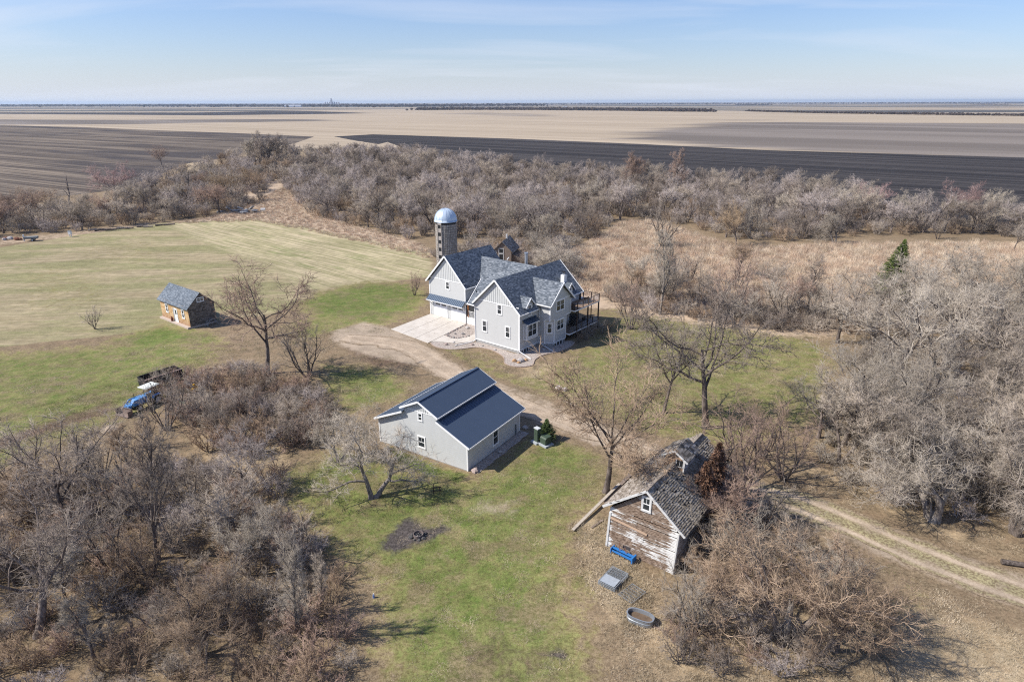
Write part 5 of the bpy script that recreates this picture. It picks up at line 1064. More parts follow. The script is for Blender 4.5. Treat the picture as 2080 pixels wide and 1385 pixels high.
# ------------------------------------------------------------------ evergreens
def conifer(x, y, h, r, label, seed, leanv=(0, 0), sparse=1.0, name='evergreen_tree', tone=((.034, .056, .024), (.15, .20, .065))):
    q = np.random.default_rng(seed)
    t = thing(name, label, 'tree', (x, y, 0))
    MB().tube((0, 0, -.1), (leanv[0]*h, leanv[1]*h, h*.97), .035*h**.5*1.4+.04, .02, 8).build('trunk', BARK['dark'], t)
    V = []; F = []; b = 0
    n = int(420*sparse*max(1, h/3))
    for i in range(n):
        f = q.uniform(.03, 1)**.85; z = h*(.06+.92*f); a = q.uniform(0, 6.28)
        R = r*(1-f)**.8*q.uniform(.55, 1.12)+.05
        if sparse < 1 and math.sin(a*3+z*1.1) < -.72: continue
        c0 = np.array([leanv[0]*z, leanv[1]*z, z]); d = np.array([math.cos(a), math.sin(a), q.uniform(-.05, .35)])
        L = R; segs = max(2, int(L/.16))
        for k in range(segs):
            p = c0+d*L*(k+.5)/segs+np.array([0, 0, -.12*L*((k+.5)/segs)**2])
            for _ in range(5):
                e = d*q.uniform(.1, 1)+q.normal(0, .6, 3); e /= np.linalg.norm(e)
                s = q.normal(0, 1, 3); s -= s@e*e; s /= np.linalg.norm(s)
                ll = q.uniform(.10, .20)*(1 if h < 4 else 1.5); ww = ll*.22
                V += [p-s*ww, p+s*ww, p+e*ll]; F.append((b, b+1, b+2)); b += 3
    g = NG('needles_%d' % seed, .8, .2)
    nn = g.noise(g.pos(obj=True), 1.6, 3, .6)
    g.color(g.mix(g.step(nn, .35, .65), *tone))
    link('crown', mk_mesh('needle_crown', V, None, F), g.m, t)
    return t
(cx, cy, ch), (dx_, dy_, dh) = CONIFERS
conifer(cx, cy, ch*1.08, 1.4, 'small bushy green spruce beside the green utility cabinet', 1)
conifer(dx_, dy_, dh*1.0, 4.0, 'tall leaning evergreen standing alone among the bare trees', 2, (.12, 0), .8, tone=((.05, .075, .022), (.21, .26, .075)))
# ------------------------------------------------------------------ silo
St = thing('grain_silo', 'tall concrete stave silo with a pale blue metal dome behind the double garage', 'silo', (-13.1, 129.9, 0), 0)
g = NG('silo_stave', .95, .08); wv = g.n('ShaderNodeNewGeometry').outputs['Random Per Island']; n = g.noise(g.pos(obj=True), 1.2, 5, .7)
g.color(g.mix(g.step(g.math('ADD', g.math('MULTIPLY', wv, .35), g.math('MULTIPLY', n, .7)), .3, .75), (.28, .25, .22), (.42, .38, .34))); STV = g.m
R0 = 2.13; HS = 13.9
MB().lathe([(R0-.06, 0), (R0-.06, HS), (0, HS)], 40).build('silo_core', flat('silo_joint', (.045, .04, .037), .95), St)
mb = MB(); sq = random.Random(2); NST = 36
for j in range(int(HS/.48)):
    for i in range(NST):
        a0 = 2*math.pi*i/NST+.012; a1 = 2*math.pi*(i+1)/NST-.012
        z0 = j*.48+.03; z1 = z0+.43; ro = R0+sq.uniform(-.01, .02); ri = R0-.1
        if (i in (23, 24)): continue
        mb.add([(r*math.cos(a), r*math.sin(a), z) for z in (z0, z1) for a, r in ((a0, ri), (a1, ri), (a1, ro), (a0, ro))], [(0,1,2,3),(7,6,5,4),(0,4,5,1),(1,5,6,2),(2,6,7,3),(3,7,4,0)])
tag(mb.build('stave_blocks', STV, St), kind='stuff')
for j in range(27): MB().lathe([(R0+.03, j*.5+.33), (R0+.045, j*.5+.35), (R0+.03, j*.5+.37)], 36).build('hoop', flat('hoop_rust', (.12, .095, .08), .8) if j == 0 else bpy.data.materials['hoop_rust'], St)
# chute of doors on the near left side
ca = 2*math.pi*24/NST; dv = Vector((math.cos(ca), math.sin(ca), 0)); sv = Vector((-dv.y, dv.x, 0))
cf = flat('chute_frame', (.38, .34, .31), .9, var=.1)
for s_ in (-.42, .42):
    p = dv*(R0+.06)+sv*s_; MB().beam((p.x, p.y, 0), (p.x, p.y, HS-.1), .1, .16, up=dv).build('chute_rail', cf, St)
for j in range(9):
    p = dv*(R0+.02); z = HS-1.15-j*1.5
    MB().obox((p.x, p.y, z), sv, dv, (-.3, .3), (-.02, .06), (0, .62)).build('chute_door', BLACK, St)
    MB().obox((p.x, p.y, z+.66), sv, dv, (-.36, .36), (-.08, .05), (0, .78)).build('chute_panel', cf, St)
g = NG('dome_metal', .42, .4); g.b.inputs['Metallic'].default_value = .2; n = g.noise(g.pos(obj=True), .7, 4, .6); g.color(g.mix(n, (.43, .52, .62), (.54, .62, .71))); DM = g.m
dome = MB().lathe([(R0+.16, HS-.05), (R0+.16, HS+.12)]+[((R0+.12)*math.cos(a), HS+.1+(R0+.25)*math.sin(a)) for a in np.linspace(0, math.pi/2-.02, 12)], 36).build('dome', DM, St, smooth=True)
for i in range(18):
    a = 2*math.pi*i/18; mb = MB(); pp = [((R0+.13)*math.cos(b), HS+.1+(R0+.26)*math.sin(b)) for b in np.linspace(0, math.pi/2-.05, 8)]
    for (r0, z0), (r1, z1) in zip(pp, pp[1:]): mb.beam((r0*math.cos(a), r0*math.sin(a), z0), (r1*math.cos(a), r1*math.sin(a), z1), .05, .05)
    mb.build('dome_rib', DM, dome)

# ------------------------------------------------------------------ ruined shed behind the house
OW = flat('old_grey_wood', (.21, .165, .135), .95, .08, var=.25); SHR = shingle_mat('shed_roof_shingles', (.13, .115, .10), (.27, .24, .215), (.42, .39, .36))
Sh = thing('ruined_shed', 'collapsing wooden shed with empty window frames behind the house roofs', 'shed', (-4.2, 148.5, 0), -.25)
MB().prism([(0, 0, 0), (4.2, 0, 0), (4.2, 0, 3.9), (2.1, 0, 5.9), (0, 0, 3.9)], (0, 6.5, 0)).build('wall', OW, Sh)
MB().slab([(2.1, -.3, 6.1), (4.6, -.3, 3.7), (4.6, 6.8, 3.5), (2.1, 6.8, 6.3)], .1).slab([(2.1, -.3, 6.1), (2.1, 6.8, 6.3), (-.5, 6.8, 3.6), (-.5, -.3, 3.5)], .1).build('roof', SHR, Sh)
for (x, z, w, h) in ((1.35, 3.4, .95, 1.0), (1.35, 1.8, .95, 1.3), (.0, 2.9, .6, .8)):
    f = MB().box(x-.12, x, -.08, -.01, z, z+h).box(x+w, x+w+.12, -.08, -.01, z, z+h).box(x-.12, x+w+.12, -.08, -.01, z+h, z+h+.12).box(x-.12, x+w+.12, -.08, -.01, z-.12, z).build('window', CW, Sh)
    MB().box(x, x+w, -.02, -.005, z, z+h).build('opening', BLACK, f)
MB().box(2.0, 2.35, 3.5, 3.85, 5.7, 7.1).build('roof_vent', CW, Sh)
MB().prism([(4.2, 1, 0), (7.4, 1, 0), (7.4, 1, 1.6), (4.2, 1, 3.0)], (0, 5, 0)).build('lean_to', OW, Sh)
for i in range(8): MB().beam((4.4+i*.4, .9, 3.0-i*.17), (4.5+i*.4, 6.3, 2.95-i*.2), .3, .04).build('roof_board', OW, Sh)
hs = random.Random(12)
# ------------------------------------------------------------------ tractor with loader
TRB = flat('tractor_blue', (.09, .25, .52), .6, .3, var=.12); TIRE = flat('tyre_rubber', (.02, .02, .02), .9); RIM = flat('rim_white', (.55, .56, .55), .6); BK = flat('bucket_steel', (.20, .15, .125), .8, var=.15)
Tr = thing('farm_tractor', 'blue farm tractor with a white canopy and a front loader bucket', 'tractor', (-46.2, 75.0, 0), math.atan2(-.907, -.42))
MB().prism([(.1, -.38, .75), (1.9, -.34, .75), (1.95, -.34, 1.2), (1.6, -.36, 1.5), (.1, -.38, 1.55)], (0, .72, 0)).build('hood', TRB, Tr)
MB().box(-1.3, .1, -.35, .35, .55, .95).box(.1, 1.7, -.2, .2, .45, .75).build('chassis', BLACK, Tr)
MB().box(-1.45, -.45, -.92, -.5, 1.25, 1.33).box(-1.45, -.45, .5, .92, 1.25, 1.33).box(-.5, -.42, -.92, -.5, .8, 1.3).box(-.5, -.42, .5, .92, .8, 1.3).build('fender', TRB, Tr)
MB().box(-1.0, -.55, -.27, .27, 1.0, 1.15).box(-1.1, -1.0, -.27, .27, 1.1, 1.6).build('seat', BLACK, Tr)
MB().tube((-.05, 0, 1.5), (-.35, 0, 1.75), .025).lathe([(.2, 1.74), (.22, 1.77), (.2, 1.8)], 14, (-.38, 0)).build('steering_wheel', BLACK, Tr)
MB().beam((-1.2, -.5, .9), (-1.2, -.5, 2.45), .07, .07).beam((-1.2, .5, .9), (-1.2, .5, 2.45), .07, .07).beam((-.15, -.48, 1.2), (-.25, -.5, 2.45), .06, .06).beam((-.15, .48, 1.2), (-.25, .5, 2.45), .06, .06).build('roll_bar', BLACK, Tr)
MB().box(-1.6, .35, -.78, .78, 2.45, 2.53).box(-1.4, .15, -.6, .6, 2.53, 2.58).build('canopy', flat('canopy_white', (.66, .68, .62), .5, var=.03), Tr)
def wheel(x, y, r, w, par=Tr):
    W = MB().add(*(lambda k=20: ([(x+rr_*math.cos(2*math.pi*i/k), yy, r+rr_*math.sin(2*math.pi*i/k)) for yy, rr_ in ((y-w/2, r*.62), (y-w/2, r*.93), (y-w/4, r), (y+w/4, r), (y+w/2, r*.93), (y+w/2, r*.62)) for i in range(k)],
        [(j*k+i, j*k+(i+1) % k, (j+1)*k+(i+1) % k, (j+1)*k+i) for j in range(5) for i in range(k)]))()).build('wheel', TIRE, par)
    MB().tube((x, y-w*.32, r), (x, y+w*.32, r), r*.62, k=20).build('rim', RIM, W); return W
for sy in (-.78, .78): wheel(-.95, sy, .66, .38)
for sy in (-.62, .62): wheel(1.45, sy, .42, .26)
ld = MB()
for sy in (-.5, .5):
    ld.beam((.3, sy, 1.45), (1.9, sy, 1.5), .09, .16).beam((1.9, sy, 1.5), (2.75, sy, .75), .09, .16).beam((.35, sy, .7), (.35, sy, 1.5), .1, .14)
ld.beam((2.2, -.5, 1.2), (2.2, .5, 1.2), .1, .1).build('loader_arm', TRB, Tr)
MB().box(2.35, 2.75, -.45, .45, .75, 1.15).build('loader_frame', TRB, Tr)
MB().prism([(2.8, -1.1, .1), (3.6, -1.1, .05), (3.62, -1.1, .12), (2.9, -1.1, .2), (2.85, -1.1, .75), (2.95, -1.1, .95), (2.75, -1.1, .9)], (0, 2.2, 0)).build('bucket', BK, Tr)
MB().box(2.8, 3.45, -1.13, -1.09, .08, .8).box(2.8, 3.45, 1.09, 1.13, .08, .8).build('bucket_side', BK, Tr)
for sy in (-.2, .2): MB().tube((1.95, sy, 1.05), (1.99, sy, 1.05), .07, k=10).build('headlight', RIM, Tr)
MB().tube((1.3, -.3, 1.5), (1.3, -.3, 2.1), .035).build('exhaust', BLACK, Tr)
# ------------------------------------------------------------------ dark grain wagon
Wg = thing('farm_wagon', 'black open-topped box wagon parked beside the tractor', 'wagon', (-47.15, 80.7, 0), math.atan2(3.75, 2.86))
WB = flat('wagon_black', (.022, .020, .022), .6, .3, var=.2)
L2, W2 = 2.45, 1.12
for nm, a in (('side_panel', (-L2, L2, -W2, -W2+.06)), ('side_panel', (-L2, L2, W2-.06, W2)), ('end_panel', (-L2, -L2+.06, -W2+.06, W2-.06)), ('end_panel', (L2-.06, L2, -W2+.06, W2-.06))): MB().box(*a, .95, 2.1).build(nm, WB, Wg)
MB().box(-L2, L2, -W2, W2, .85, .95).box(-L2, L2+1.2, -.1, .1, .6, .8).build('bed', WB, Wg)
MB().box(-L2, L2, -W2-.04, -W2+.08, 2.1, 2.16).build('top_rim', flat('rim_pinkish', (.42, .30, .26), .8), Wg)
for i in range(7):
    x = -L2+.35+i*.69; MB().box(x, x+.07, -W2-.05, -W2, .95, 2.1).box(x, x+.07, W2, W2+.05, .95, 2.1).build('rib', WB, Wg)
for sx in (-1.6, 1.6):
    for sy in (-1.0, 1.0): wheel(sx, sy, .42, .24, Wg)
for nm, lb, x, y, az_, mt in (('cultivator', 'yellow tined cultivator half hidden in the brush behind the tractor', -41.4, 78.2, .4, flat('machine_yellow', (.62, .36, .03), .55)), ('drill_drawbar', 'short green implement lying in the brush behind the tractor', -41.0, 74.2, -.55, flat('machine_green', (.07, .22, .10), .6))):
    t = thing(nm, lb, 'farm implement', (x, y, 0), az_)
    if nm == 'cultivator':
        MB().beam((-.6, 0, .75), (2.4, .2, .5), .12, .12).beam((0, -.7, .7), (0, .7, .7), .12, .12).beam((.1, 0, .7), (-.25, 0, 1.5), .22, .35).build('frame', mt, t)
        MB().box(-.5, .25, -.35, .3, .6, 1.0).build('hopper', mt, t)
        for k in range(5): MB().beam((0, -.65+k*.32, .65), (-.35, -.65+k*.32, .05), .05, .05).build('tine', BLACK, t)
        wheel(.3, -.85, .3, .16, t); wheel(.3, .85, .3, .16, t)
    else:
        MB().box(-1.0, 1.0, -.16, .16, .45, .72).build('beam', mt, t); MB().tube((-1.0, 0, .1), (-1.0, 0, .8), .07).build('jack', BLACK, t)
        for k in range(4): MB().beam((-.7+k*.45, .1, .45), (-.7+k*.45, .35, .02), .05, .05).build('tine', BLACK, t)
# ------------------------------------------------------------------ blue box scraper against the barn
Bs = thing('box_scraper', 'bright blue box scraper standing against the front of the old barn', 'farm implement', (9.35, 45.45, 0), math.atan2(-1.7, 1.95)); Bs.scale = (.92, .8, .8)
BL = flat('implement_blue', (.03, .17, .46), .55, .3, var=.15)
MB().box(-1.15, 1.1, .12, .2, .1, .62).box(-1.15, 1.1, -.35, -.28, .3, .5).build('blade', BL, Bs)
MB().box(-1.2, -1.12, -.45, .3, .05, .7).box(1.02, 1.16, -.5, .35, .05, .75).build('end_plate', BL, Bs)
MB().box(-1.1, 1.0, -.15, 0, .56, .68).build('cross_beam', BL, Bs)
MB().beam((-.35, -.1, .6), (-.6, .15, 1.35), .08, .05).beam((.35, -.1, .6), (.0, .15, 1.1), .08, .05).build('hitch', flat('hitch_rust', (.20, .10, .07), .8), Bs)
for k in range(4): MB().box(-.8+k*.5, -.74+k*.5, -.32, -.26, .0, .3).build('shank', BLACK, Bs)
# ------------------------------------------------------------------ wire panels and stock tank
GALV = flat('galvanised_steel', (.34, .37, .40), .4, .5, .5, .1)
def panel_stack(lbl, x, y, az_, L, W, layers, solid):
    t = thing('wire_panel_stack', lbl, 'livestock panels', (x, y, 0), az_)
    for k in range(layers):
        z = .08+k*.14; f = MB()
        f.box(-L/2, L/2, -W/2, -W/2+.05, z, z+.05).box(-L/2, L/2, W/2-.05, W/2, z, z+.05).box(-L/2, -L/2+.05, -W/2+.05, W/2-.05, z, z+.05).box(L/2-.05, L/2, -W/2+.05, W/2-.05, z, z+.05)
        fr2 = f.build('panel_frame', GALV, t)
        n = int(W/.14)
        for j in range(1, n): MB().box(-L/2+.05, L/2-.05, -W/2+j*W/n-.012, -W/2+j*W/n+.012, z+.01, z+.035).build('rod', GALV, fr2)
        mb = MB()
        for j in range(1, int(L/.3)): mb.box(-L/2+j*.3-.012, -L/2+j*.3+.012, -W/2+.05, W/2-.05, z+.036, z+.055)
        mb.build('cross_rod', GALV, fr2)
    if solid: MB().box(-L/2+.1, -.05, -W/2+.1, W/2-.1, z+.06, z+.1).build('sheet', flat('galv_sheet', (.42, .46, .50), .45, .4, .3, .12), t)
panel_stack('taller stack of galvanised wire panels with a metal sheet on top near the blue scraper', 8.05, 42.5, math.atan2(1.73, 1.36), 2.25, 1.5, 3, True)
panel_stack('lower stack of galvanised wire panels nearer the stock tank', 9.3, 41.0, math.atan2(1.11, 1.23), 1.8, 1.35, 1, False)
Tk = thing('stock_tank', 'oval galvanised stock tank with dirt inside, lying in dead grass', 'stock tank', (9.4, 38.2, 0), -.5)
mb = MB(); K = 28
def oval(L, W, i):
    a = 2*math.pi*i/K; return (math.copysign(abs(math.cos(a))**.7, math.cos(a))*L, math.copysign(abs(math.sin(a))**.8, math.sin(a))*W)
vs = []
for L, W, z in ((.98, .52, 0), (1.0, .54, .3), (.98, .52, .32), (1.0, .54, .56), (1.04, .58, .6), (.94, .48, .6), (.93, .47, .2), (.0, .0, .2)):
    vs += [(*oval(L, W, i), z) for i in range(K)]
mb.add(vs[:6*K+K], [(j*K+i, j*K+(i+1) % K, (j+1)*K+(i+1) % K, (j+1)*K+i) for j in range(6) for i in range(K)]).build('tank_shell', GALV, Tk)
MB().add([(*oval(.93, .47, i), .3) for i in range(K)], [tuple(range(K))]).build('tank_bottom', flat('tank_dirt', (.13, .09, .06), .95, var=.2), Tk)
# ------------------------------------------------------------------ fallen gutter boards by the barn
def plank(name, lb, p, q_, w, h, mt, cat='board'):
    o = MB().beam(p, q_, w, h).build(name, mt, None); tag(o, lb, cat); return o
plank('fallen_board', 'long pale weathered board lying along the side of the old barn', (5.4, 48.95, .18), (10.6, 55.9, .5), .28, .08, flat('fallen_wood', (.40, .35, .29), .9, var=.2))
plank('fallen_beam', 'dark rotten beam beside the pale board and the barn', (8.8, 53.4, .1), (12.0, 57.7, .35), .35, .22, OW, 'beam')
plank('fallen_plank', 'short broken plank lying in the straw near the barn corner', (7.1, 49.4, .06), (8.3, 50.6, .06), .2, .05, OW, 'board')
# ------------------------------------------------------------------ utility cabinets
UG = flat('utility_green', (.055, .080, .055), .55, .3, var=.06); PADC = flat('pad_concrete', (.36, .39, .41), .9, var=.08)
ua = math.atan2(-1.68, 1.42)
t = thing('meter_pedestal', 'tall narrow green utility pedestal with a pale top on a concrete pad', 'utility box', (2.80, 65.15, 0), ua)
MB().box(-.55, .42, -.5, .5, -.05, .22).build('pad', PADC, t); MB().box(-.3, .3, -.22, .22, .22, 1.78).build('cabinet', UG, t); MB().box(-.33, .33, -.25, .25, 1.78, 1.88).build('lid', flat('pedestal_lid', (.50, .52, .52), .6), t)
MB().box(-.27, .27, -.24, -.22, .35, .95).box(-.27, .27, -.24, -.22, 1.0, 1.7).build('cabinet_door', UG, t); MB().box(-.05, .05, -.26, -.24, 1.2, 1.26).build('latch', BLACK, t)
t = thing('transformer_box', 'squat green transformer box on a concrete pad beside the small spruce', 'transformer', (3.72, 64.7, 0), ua)
MB().box(-.62, .7, -.62, .62, -.05, .2).build('pad', PADC, t); MB().prism([(-.45, -.42, .2), (-.45, .42, .2), (-.45, .42, 1.0), (-.45, -.25, 1.05), (-.45, -.42, .9)], (.9, 0, 0)).build('cabinet', UG, t); MB().box(-.48, .48, -.3, .46, 1.05, 1.1).build('lid', UG, t); MB().box(-.42, .42, -.44, -.42, .28, .86).build('cabinet_door', UG, t)
# ------------------------------------------------------------------ fire pit
Fp = thing('fire_pit', 'rusty fire ring with ash on the burnt patch of lawn', 'fire pit', (-8.3, 48.3, 0))
RS = flat('fire_ring_steel', (.16, .13, .12), .8, var=.2)
MB().lathe([(.45, 0), (.45, .32), (.41, .32), (.41, .05)], 22).build('ring', RS, Fp); MB().lathe([(.4, .1), (.2, .16), (0, .17)], 14).build('ash', flat('ash', (.30, .29, .28), .95, var=.25), Fp)
for a in (0, 1.1, 2.2): MB().tube((math.cos(a)*.3, math.sin(a)*.3, .2), (-math.cos(a)*.32, -math.sin(a)*.3, .3), .045).build('log', BLACK, Fp)
MB().tube((.42, .1, .3), (.75, .3, .34), .03).build('poker', RS, Fp)
for i in range(9):
    a = i*.7; tag(MB().rock((0, 0, 0), .12+.05*(i % 3), i).build('fire_stone', flat('scorched_stone', (.10, .095, .09), .95) if i == 0 else bpy.data.materials['scorched_stone']), 'scorched stone lying beside the fire ring', 'stone', 'scorched stones round the fire ring').location = (-8.3+math.cos(a)*(.62+.1*(i % 2)), 48.3+math.sin(a)*.6, .05)
# ------------------------------------------------------------------ stones, rocks and markers
STN = flat('pale_granite', (.42, .39, .37), .9, var=.15); STD = flat('grey_granite', (.24, .225, .215), .9, var=.18); STP = flat('rose_granite', (.38, .30, .27), .9, var=.12); STO = flat('orange_sandstone', (.42, .26, .14), .9, var=.12)
def rock(x, y, z, r, mt, lb, sd, grp=None, nm='boulder', cat='boulder'):
    o = MB().rock((0, 0, 0), r, sd).build(nm, mt); o.location = (x, y, z+r*.35); tag(o, lb, cat, grp); return o
rock(-3.85, 59.0, 0, .42, STP, 'rose grey boulder at the near corner of the grey garage', 1)
rock(-1.35, 62.95, 0, .26, STN, 'small pale stone halfway along the gravel strip of the garage', 2)
rock(1.55, 68.6, 0, .36, STN, 'pale round boulder at the far corner of the grey garage', 3)
rock(.95, 67.7, 0, .2, STD, 'small grey stone at the end of the garage gravel strip', 4)
rock(6.2, 79.8, 0, .45, STN, 'white boulder on the lawn above the dirt road', 5); rock(7.0, 79.3, 0, .4, STN, 'second white boulder on the lawn, flatter than its neighbour', 6)
rock(1.3, 89.6, .04, .55, STN, 'large pale boulder in the gravel bed at the house corner', 7); rock(.35, 89.55, .04, .38, STO, 'orange stone next to the large pale boulder in the bed', 8)
rock(2.1, 89.9, .04, .3, STO, 'small rust coloured stone behind the large pale boulder', 9); rock(1.0, 88.95, .04, .28, STO, 'smallest orange stone in front of the large pale boulder', 10)
for i, (s_, t_) in enumerate([(-.9, 6.6), (-1.1, 3.9), (-1.6, 8.2), (-3.2, 9.9), (-2.6, 11.2), (-4.0, 11.5), (5.2, -2.9), (3.6, -1.9), (6.4, -3.3)]):
    x, y = frect(HOUSE, s_, 0, t_, 0)[0]; rock(x, y, .03, .17+.06*(i % 3), (STD, STN, STP)[i % 3], 'fist to head sized stone set in the gravel bed round the house', 30+i, 'stones set in the gravel bed', 'bed_stone', 'stone')
bq2 = random.Random(8)
for i in range(26):
    f = i/25; pts4 = [(5.5, 15.8), (-.8, 14.75), (-1.05, 13.3), (-.7, 12.1), (1.0, 11.45)]
    L = [math.dist(a, b) for a, b in zip(pts4, pts4[1:])]; d_ = f*sum(L); k = 0
    while k < 3 and d_ > L[k]: d_ -= L[k]; k += 1
    a, b = pts4[k], pts4[k+1]; s_ = a[0]+(b[0]-a[0])*d_/L[k]; t_ = a[1]+(b[1]-a[1])*d_/L[k]
    x, y = frect(HOUSE, s_+bq2.uniform(-.1, .1), 0, t_+bq2.uniform(-.1, .1), 0)[0]
    rock(x, y, .05, bq2.uniform(.13, .22), STD if i % 2 else STP, 'dark cobble in the edging between driveway and entry bed', 60+i, 'cobbles edging the entry bed', 'edging_stone', 'stone')
for i, (s_, t_, r_, m_r, lb) in enumerate(((3.9, 14.2, .35, STN, 'white stone in the entry bed beside the porch'), (1.2, 12.7, .3, BLACK, 'dark clump of dead plants in the entry bed'), (.6, 13.9, .2, BLACK, 'small dark clump of dead plants nearer the driveway'))):
    x, y = frect(HOUSE, s_, 0, t_, 0)[0]; rock(x, y, .05, r_, m_r if m_r is STN else STD, lb, 90+i, None, 'bed_feature', 'stone' if m_r is STN else 'plant clump')
x, y = frect(HOUSE, 3.6, 0, 11.9, 0)[0]
t = thing('wooden_post', 'orange brown wooden post standing by the porch steps', 'post', (x, y, 0), HOUSE[2]); MB().box(-.11, .11, -.11, .11, 0, 1.6).build('shaft', CEDAR, t); MB().box(-.16, .16, -.16, .16, 0, .18).build('base', DARKW, t)
# pale branches lying by the road
for i, (a, b) in enumerate((((6.5, 75.9), (8.0, 74.5)), ((8.6, 73.9), (10.7, 72.4)), ((7.6, 73.6), (8.5, 74.1)))):
    tag(MB().tube((*a, .08), (*b, .1), .09, .05, 7).build('fallen_branch', BARK['pale']), ('pale fallen branch on the lawn edge above the dirt road', 'longer pale fallen log beside the dirt road', 'short side branch between the two pale logs')[i], 'branch')
# small wooden stand in the tree shade, yard marker
t = thing('saw_stand', 'small dark wooden stand in the shadow of the spreading tree', 'stand', (-7.4, 55.0, 0), .2)
MB().box(-.35, -.27, -.04, .04, 0, 1.15).box(.27, .35, -.04, .04, 0, .75).build('leg', DARKW, t); MB().box(-.4, .45, -.05, .05, .66, .74).box(-.4, .45, -.05, .05, .3, .36).build('rail', DARKW, t)
t = thing('yard_marker', 'small blue plastic marker standing in the yard grass', 'marker', (-10.75, 40.7, 0)); MB().tube((0, 0, 0), (0, 0, .3), .09, .07).build('marker_body', flat('marker_blue', (.12, .2, .42), .5), t); MB().tube((0, 0, .3), (0, 0, .42), .03).build('cap', WHT, t)
# broken trunks in the thickets
def snagtrunk(x, y, h, r, lean_, lb, mt):
    t = thing('broken_trunk', lb, 'dead trunk', (x, y, 0)); mb = MB(); p = Vector((0, 0, -.1)); d = Vector((lean_[0], lean_[1], 1)).normalized(); q_ = random.Random(int(x*7))
    for k in range(5):
        n_ = p+d*h/5; mb.tube(p, n_, r*(1-k*.1), r*(1-(k+1)*.1), 9, cap=(k == 4)); p = n_; d = (d+Vector((q_.uniform(-.12, .12), q_.uniform(-.12, .12), 0))).normalized()
    for k in range(5): a = k*1.26; mb.tube(p+Vector((math.cos(a)*r*.3, math.sin(a)*r*.3, -.1)), p+d*(.3+.25*(k % 3))+Vector((math.cos(a)*r*.4, math.sin(a)*r*.4, 0)), r*.2, .01, 5)
    mb.build('trunk', mt, t); MB().tube(d*0, (lean_[0]*1.5-.9, lean_[1]*1.5+.4, h*.55), r*.4, r*.15, 7).build('stub', mt, t)
snagtrunk(-29.0, 46.3, 3.6, .42, (-.35, .15), 'broken bleached tree stump leaning in the brown thicket', BARK['pale'])
snagtrunk(38.2, 50.2, 4.6, .38, (.45, .25), 'thick pale dead trunk leaning at the edge of the dirt road', BARK['pale'])
snagtrunk(19.3, 36.0, 3.4, .36, (-.05, .1), 'pale split trunk at the foot of the low wide tree by the stock tank', BARK['pale'])
snagtrunk(24.6, 38.2, 3.2, .22, (-.3, .05), 'white dead stem among the scrub beside the road', BARK['pale'])
for i, (a, b, r_, lb) in enumerate((((-27.6, 43.4), (-25.9, 41.0), .22, 'fallen pale trunk below the broken stump'), ((21.5, 47.5), (25.5, 45.3), .2, 'fallen limb lying in the scrub behind the barn'), ((40.5, 44.5), (46.5, 42.8), .25, 'dark fallen log in the hollow at the road edge'), ((-36.5, 49.0), (-31.0, 50.5), .2, 'dark fallen limb across the thicket floor'))):
    tag(MB().tube((*a, r_*.8), (*b, r_), r_, r_*.6, 8).build('fallen_log', BARK['pale' if i < 2 else 'dark']), lb, 'log')
# tangled dead brush leaning on the barn roof
bx = [frect(BARN, s_, 0, t_, 0)[0] for s_, t_ in ((4.6, -1.0), (6.6, -1.3), (9.2, -1.0), (7.9, -.4))]
for i, ((x, y), h, k_) in enumerate(zip(bx, (6.2, 6.8, 6.6, 7.2), ('wood', 'wood', 'fan', 'wood'))):
    plant(x, y, h, k_, 'red', 1.05 if k_ == 'wood' else .85, ('reddish dense dead bush over the front of the barn roof', 'tallest of the reddish dead bushes on the barn roof', 'many-stemmed reddish dead bush at the rear of the barn', 'reddish dead bush growing against the barn cupola')[i], None, i % 2, 1.3*i, 'dead_bush', 'bush')
for (s_, t_, h_, r_, lb_) in ((5.6, .2, 7.6, 2.5, 'dead rusty evergreen slumped over the middle of the barn roof'), (7.9, .1, 8.4, 2.4, 'taller dead rusty evergreen behind the barn cupola')):
    x, y = frect(BARN, s_, 0, t_, 0)[0]; conifer(x, y, h_, r_, lb_, int(s_*10), (.04, .02), .9, 'dead_evergreen', ((.10, .052, .032), (.34, .20, .13)))
for i in range(11):
    s_ = 1.6+i*.55; x, y = frect(BARN, s_, 0, -.25-.25*(i % 3), 0)[0]
    tag(MB().beam((x, y, 3.55+.1*(i % 4)), (x+hs.uniform(-.5, .9), y+hs.uniform(.2, 1.3), 3.9+hs.uniform(-.2, .6)), .12, .03).build('loose_roof_board', OW), 'loose grey board sliding off the worn barn roof', 'board', 'loose boards at the barn eave')
# shrubs before the deck
for i, (s_, t_, h) in enumerate(((9.9, -4.3, 2.0), (11.6, -4.6, 2.4), (13.6, -4.4, 2.1), (15.8, -5.0, 2.8), (17.5, -5.2, 2.2))):
    x, y = frect(HOUSE, s_, 0, t_, 0)[0]
    plant(x, y, h, 'fan', ('brown', 'pale')[i % 2], 1.3, 'leafless garden shrub in front of the two storey deck', 'leafless shrubs before the deck', i % 3, i*1.1, 'garden_shrub', 'shrub')
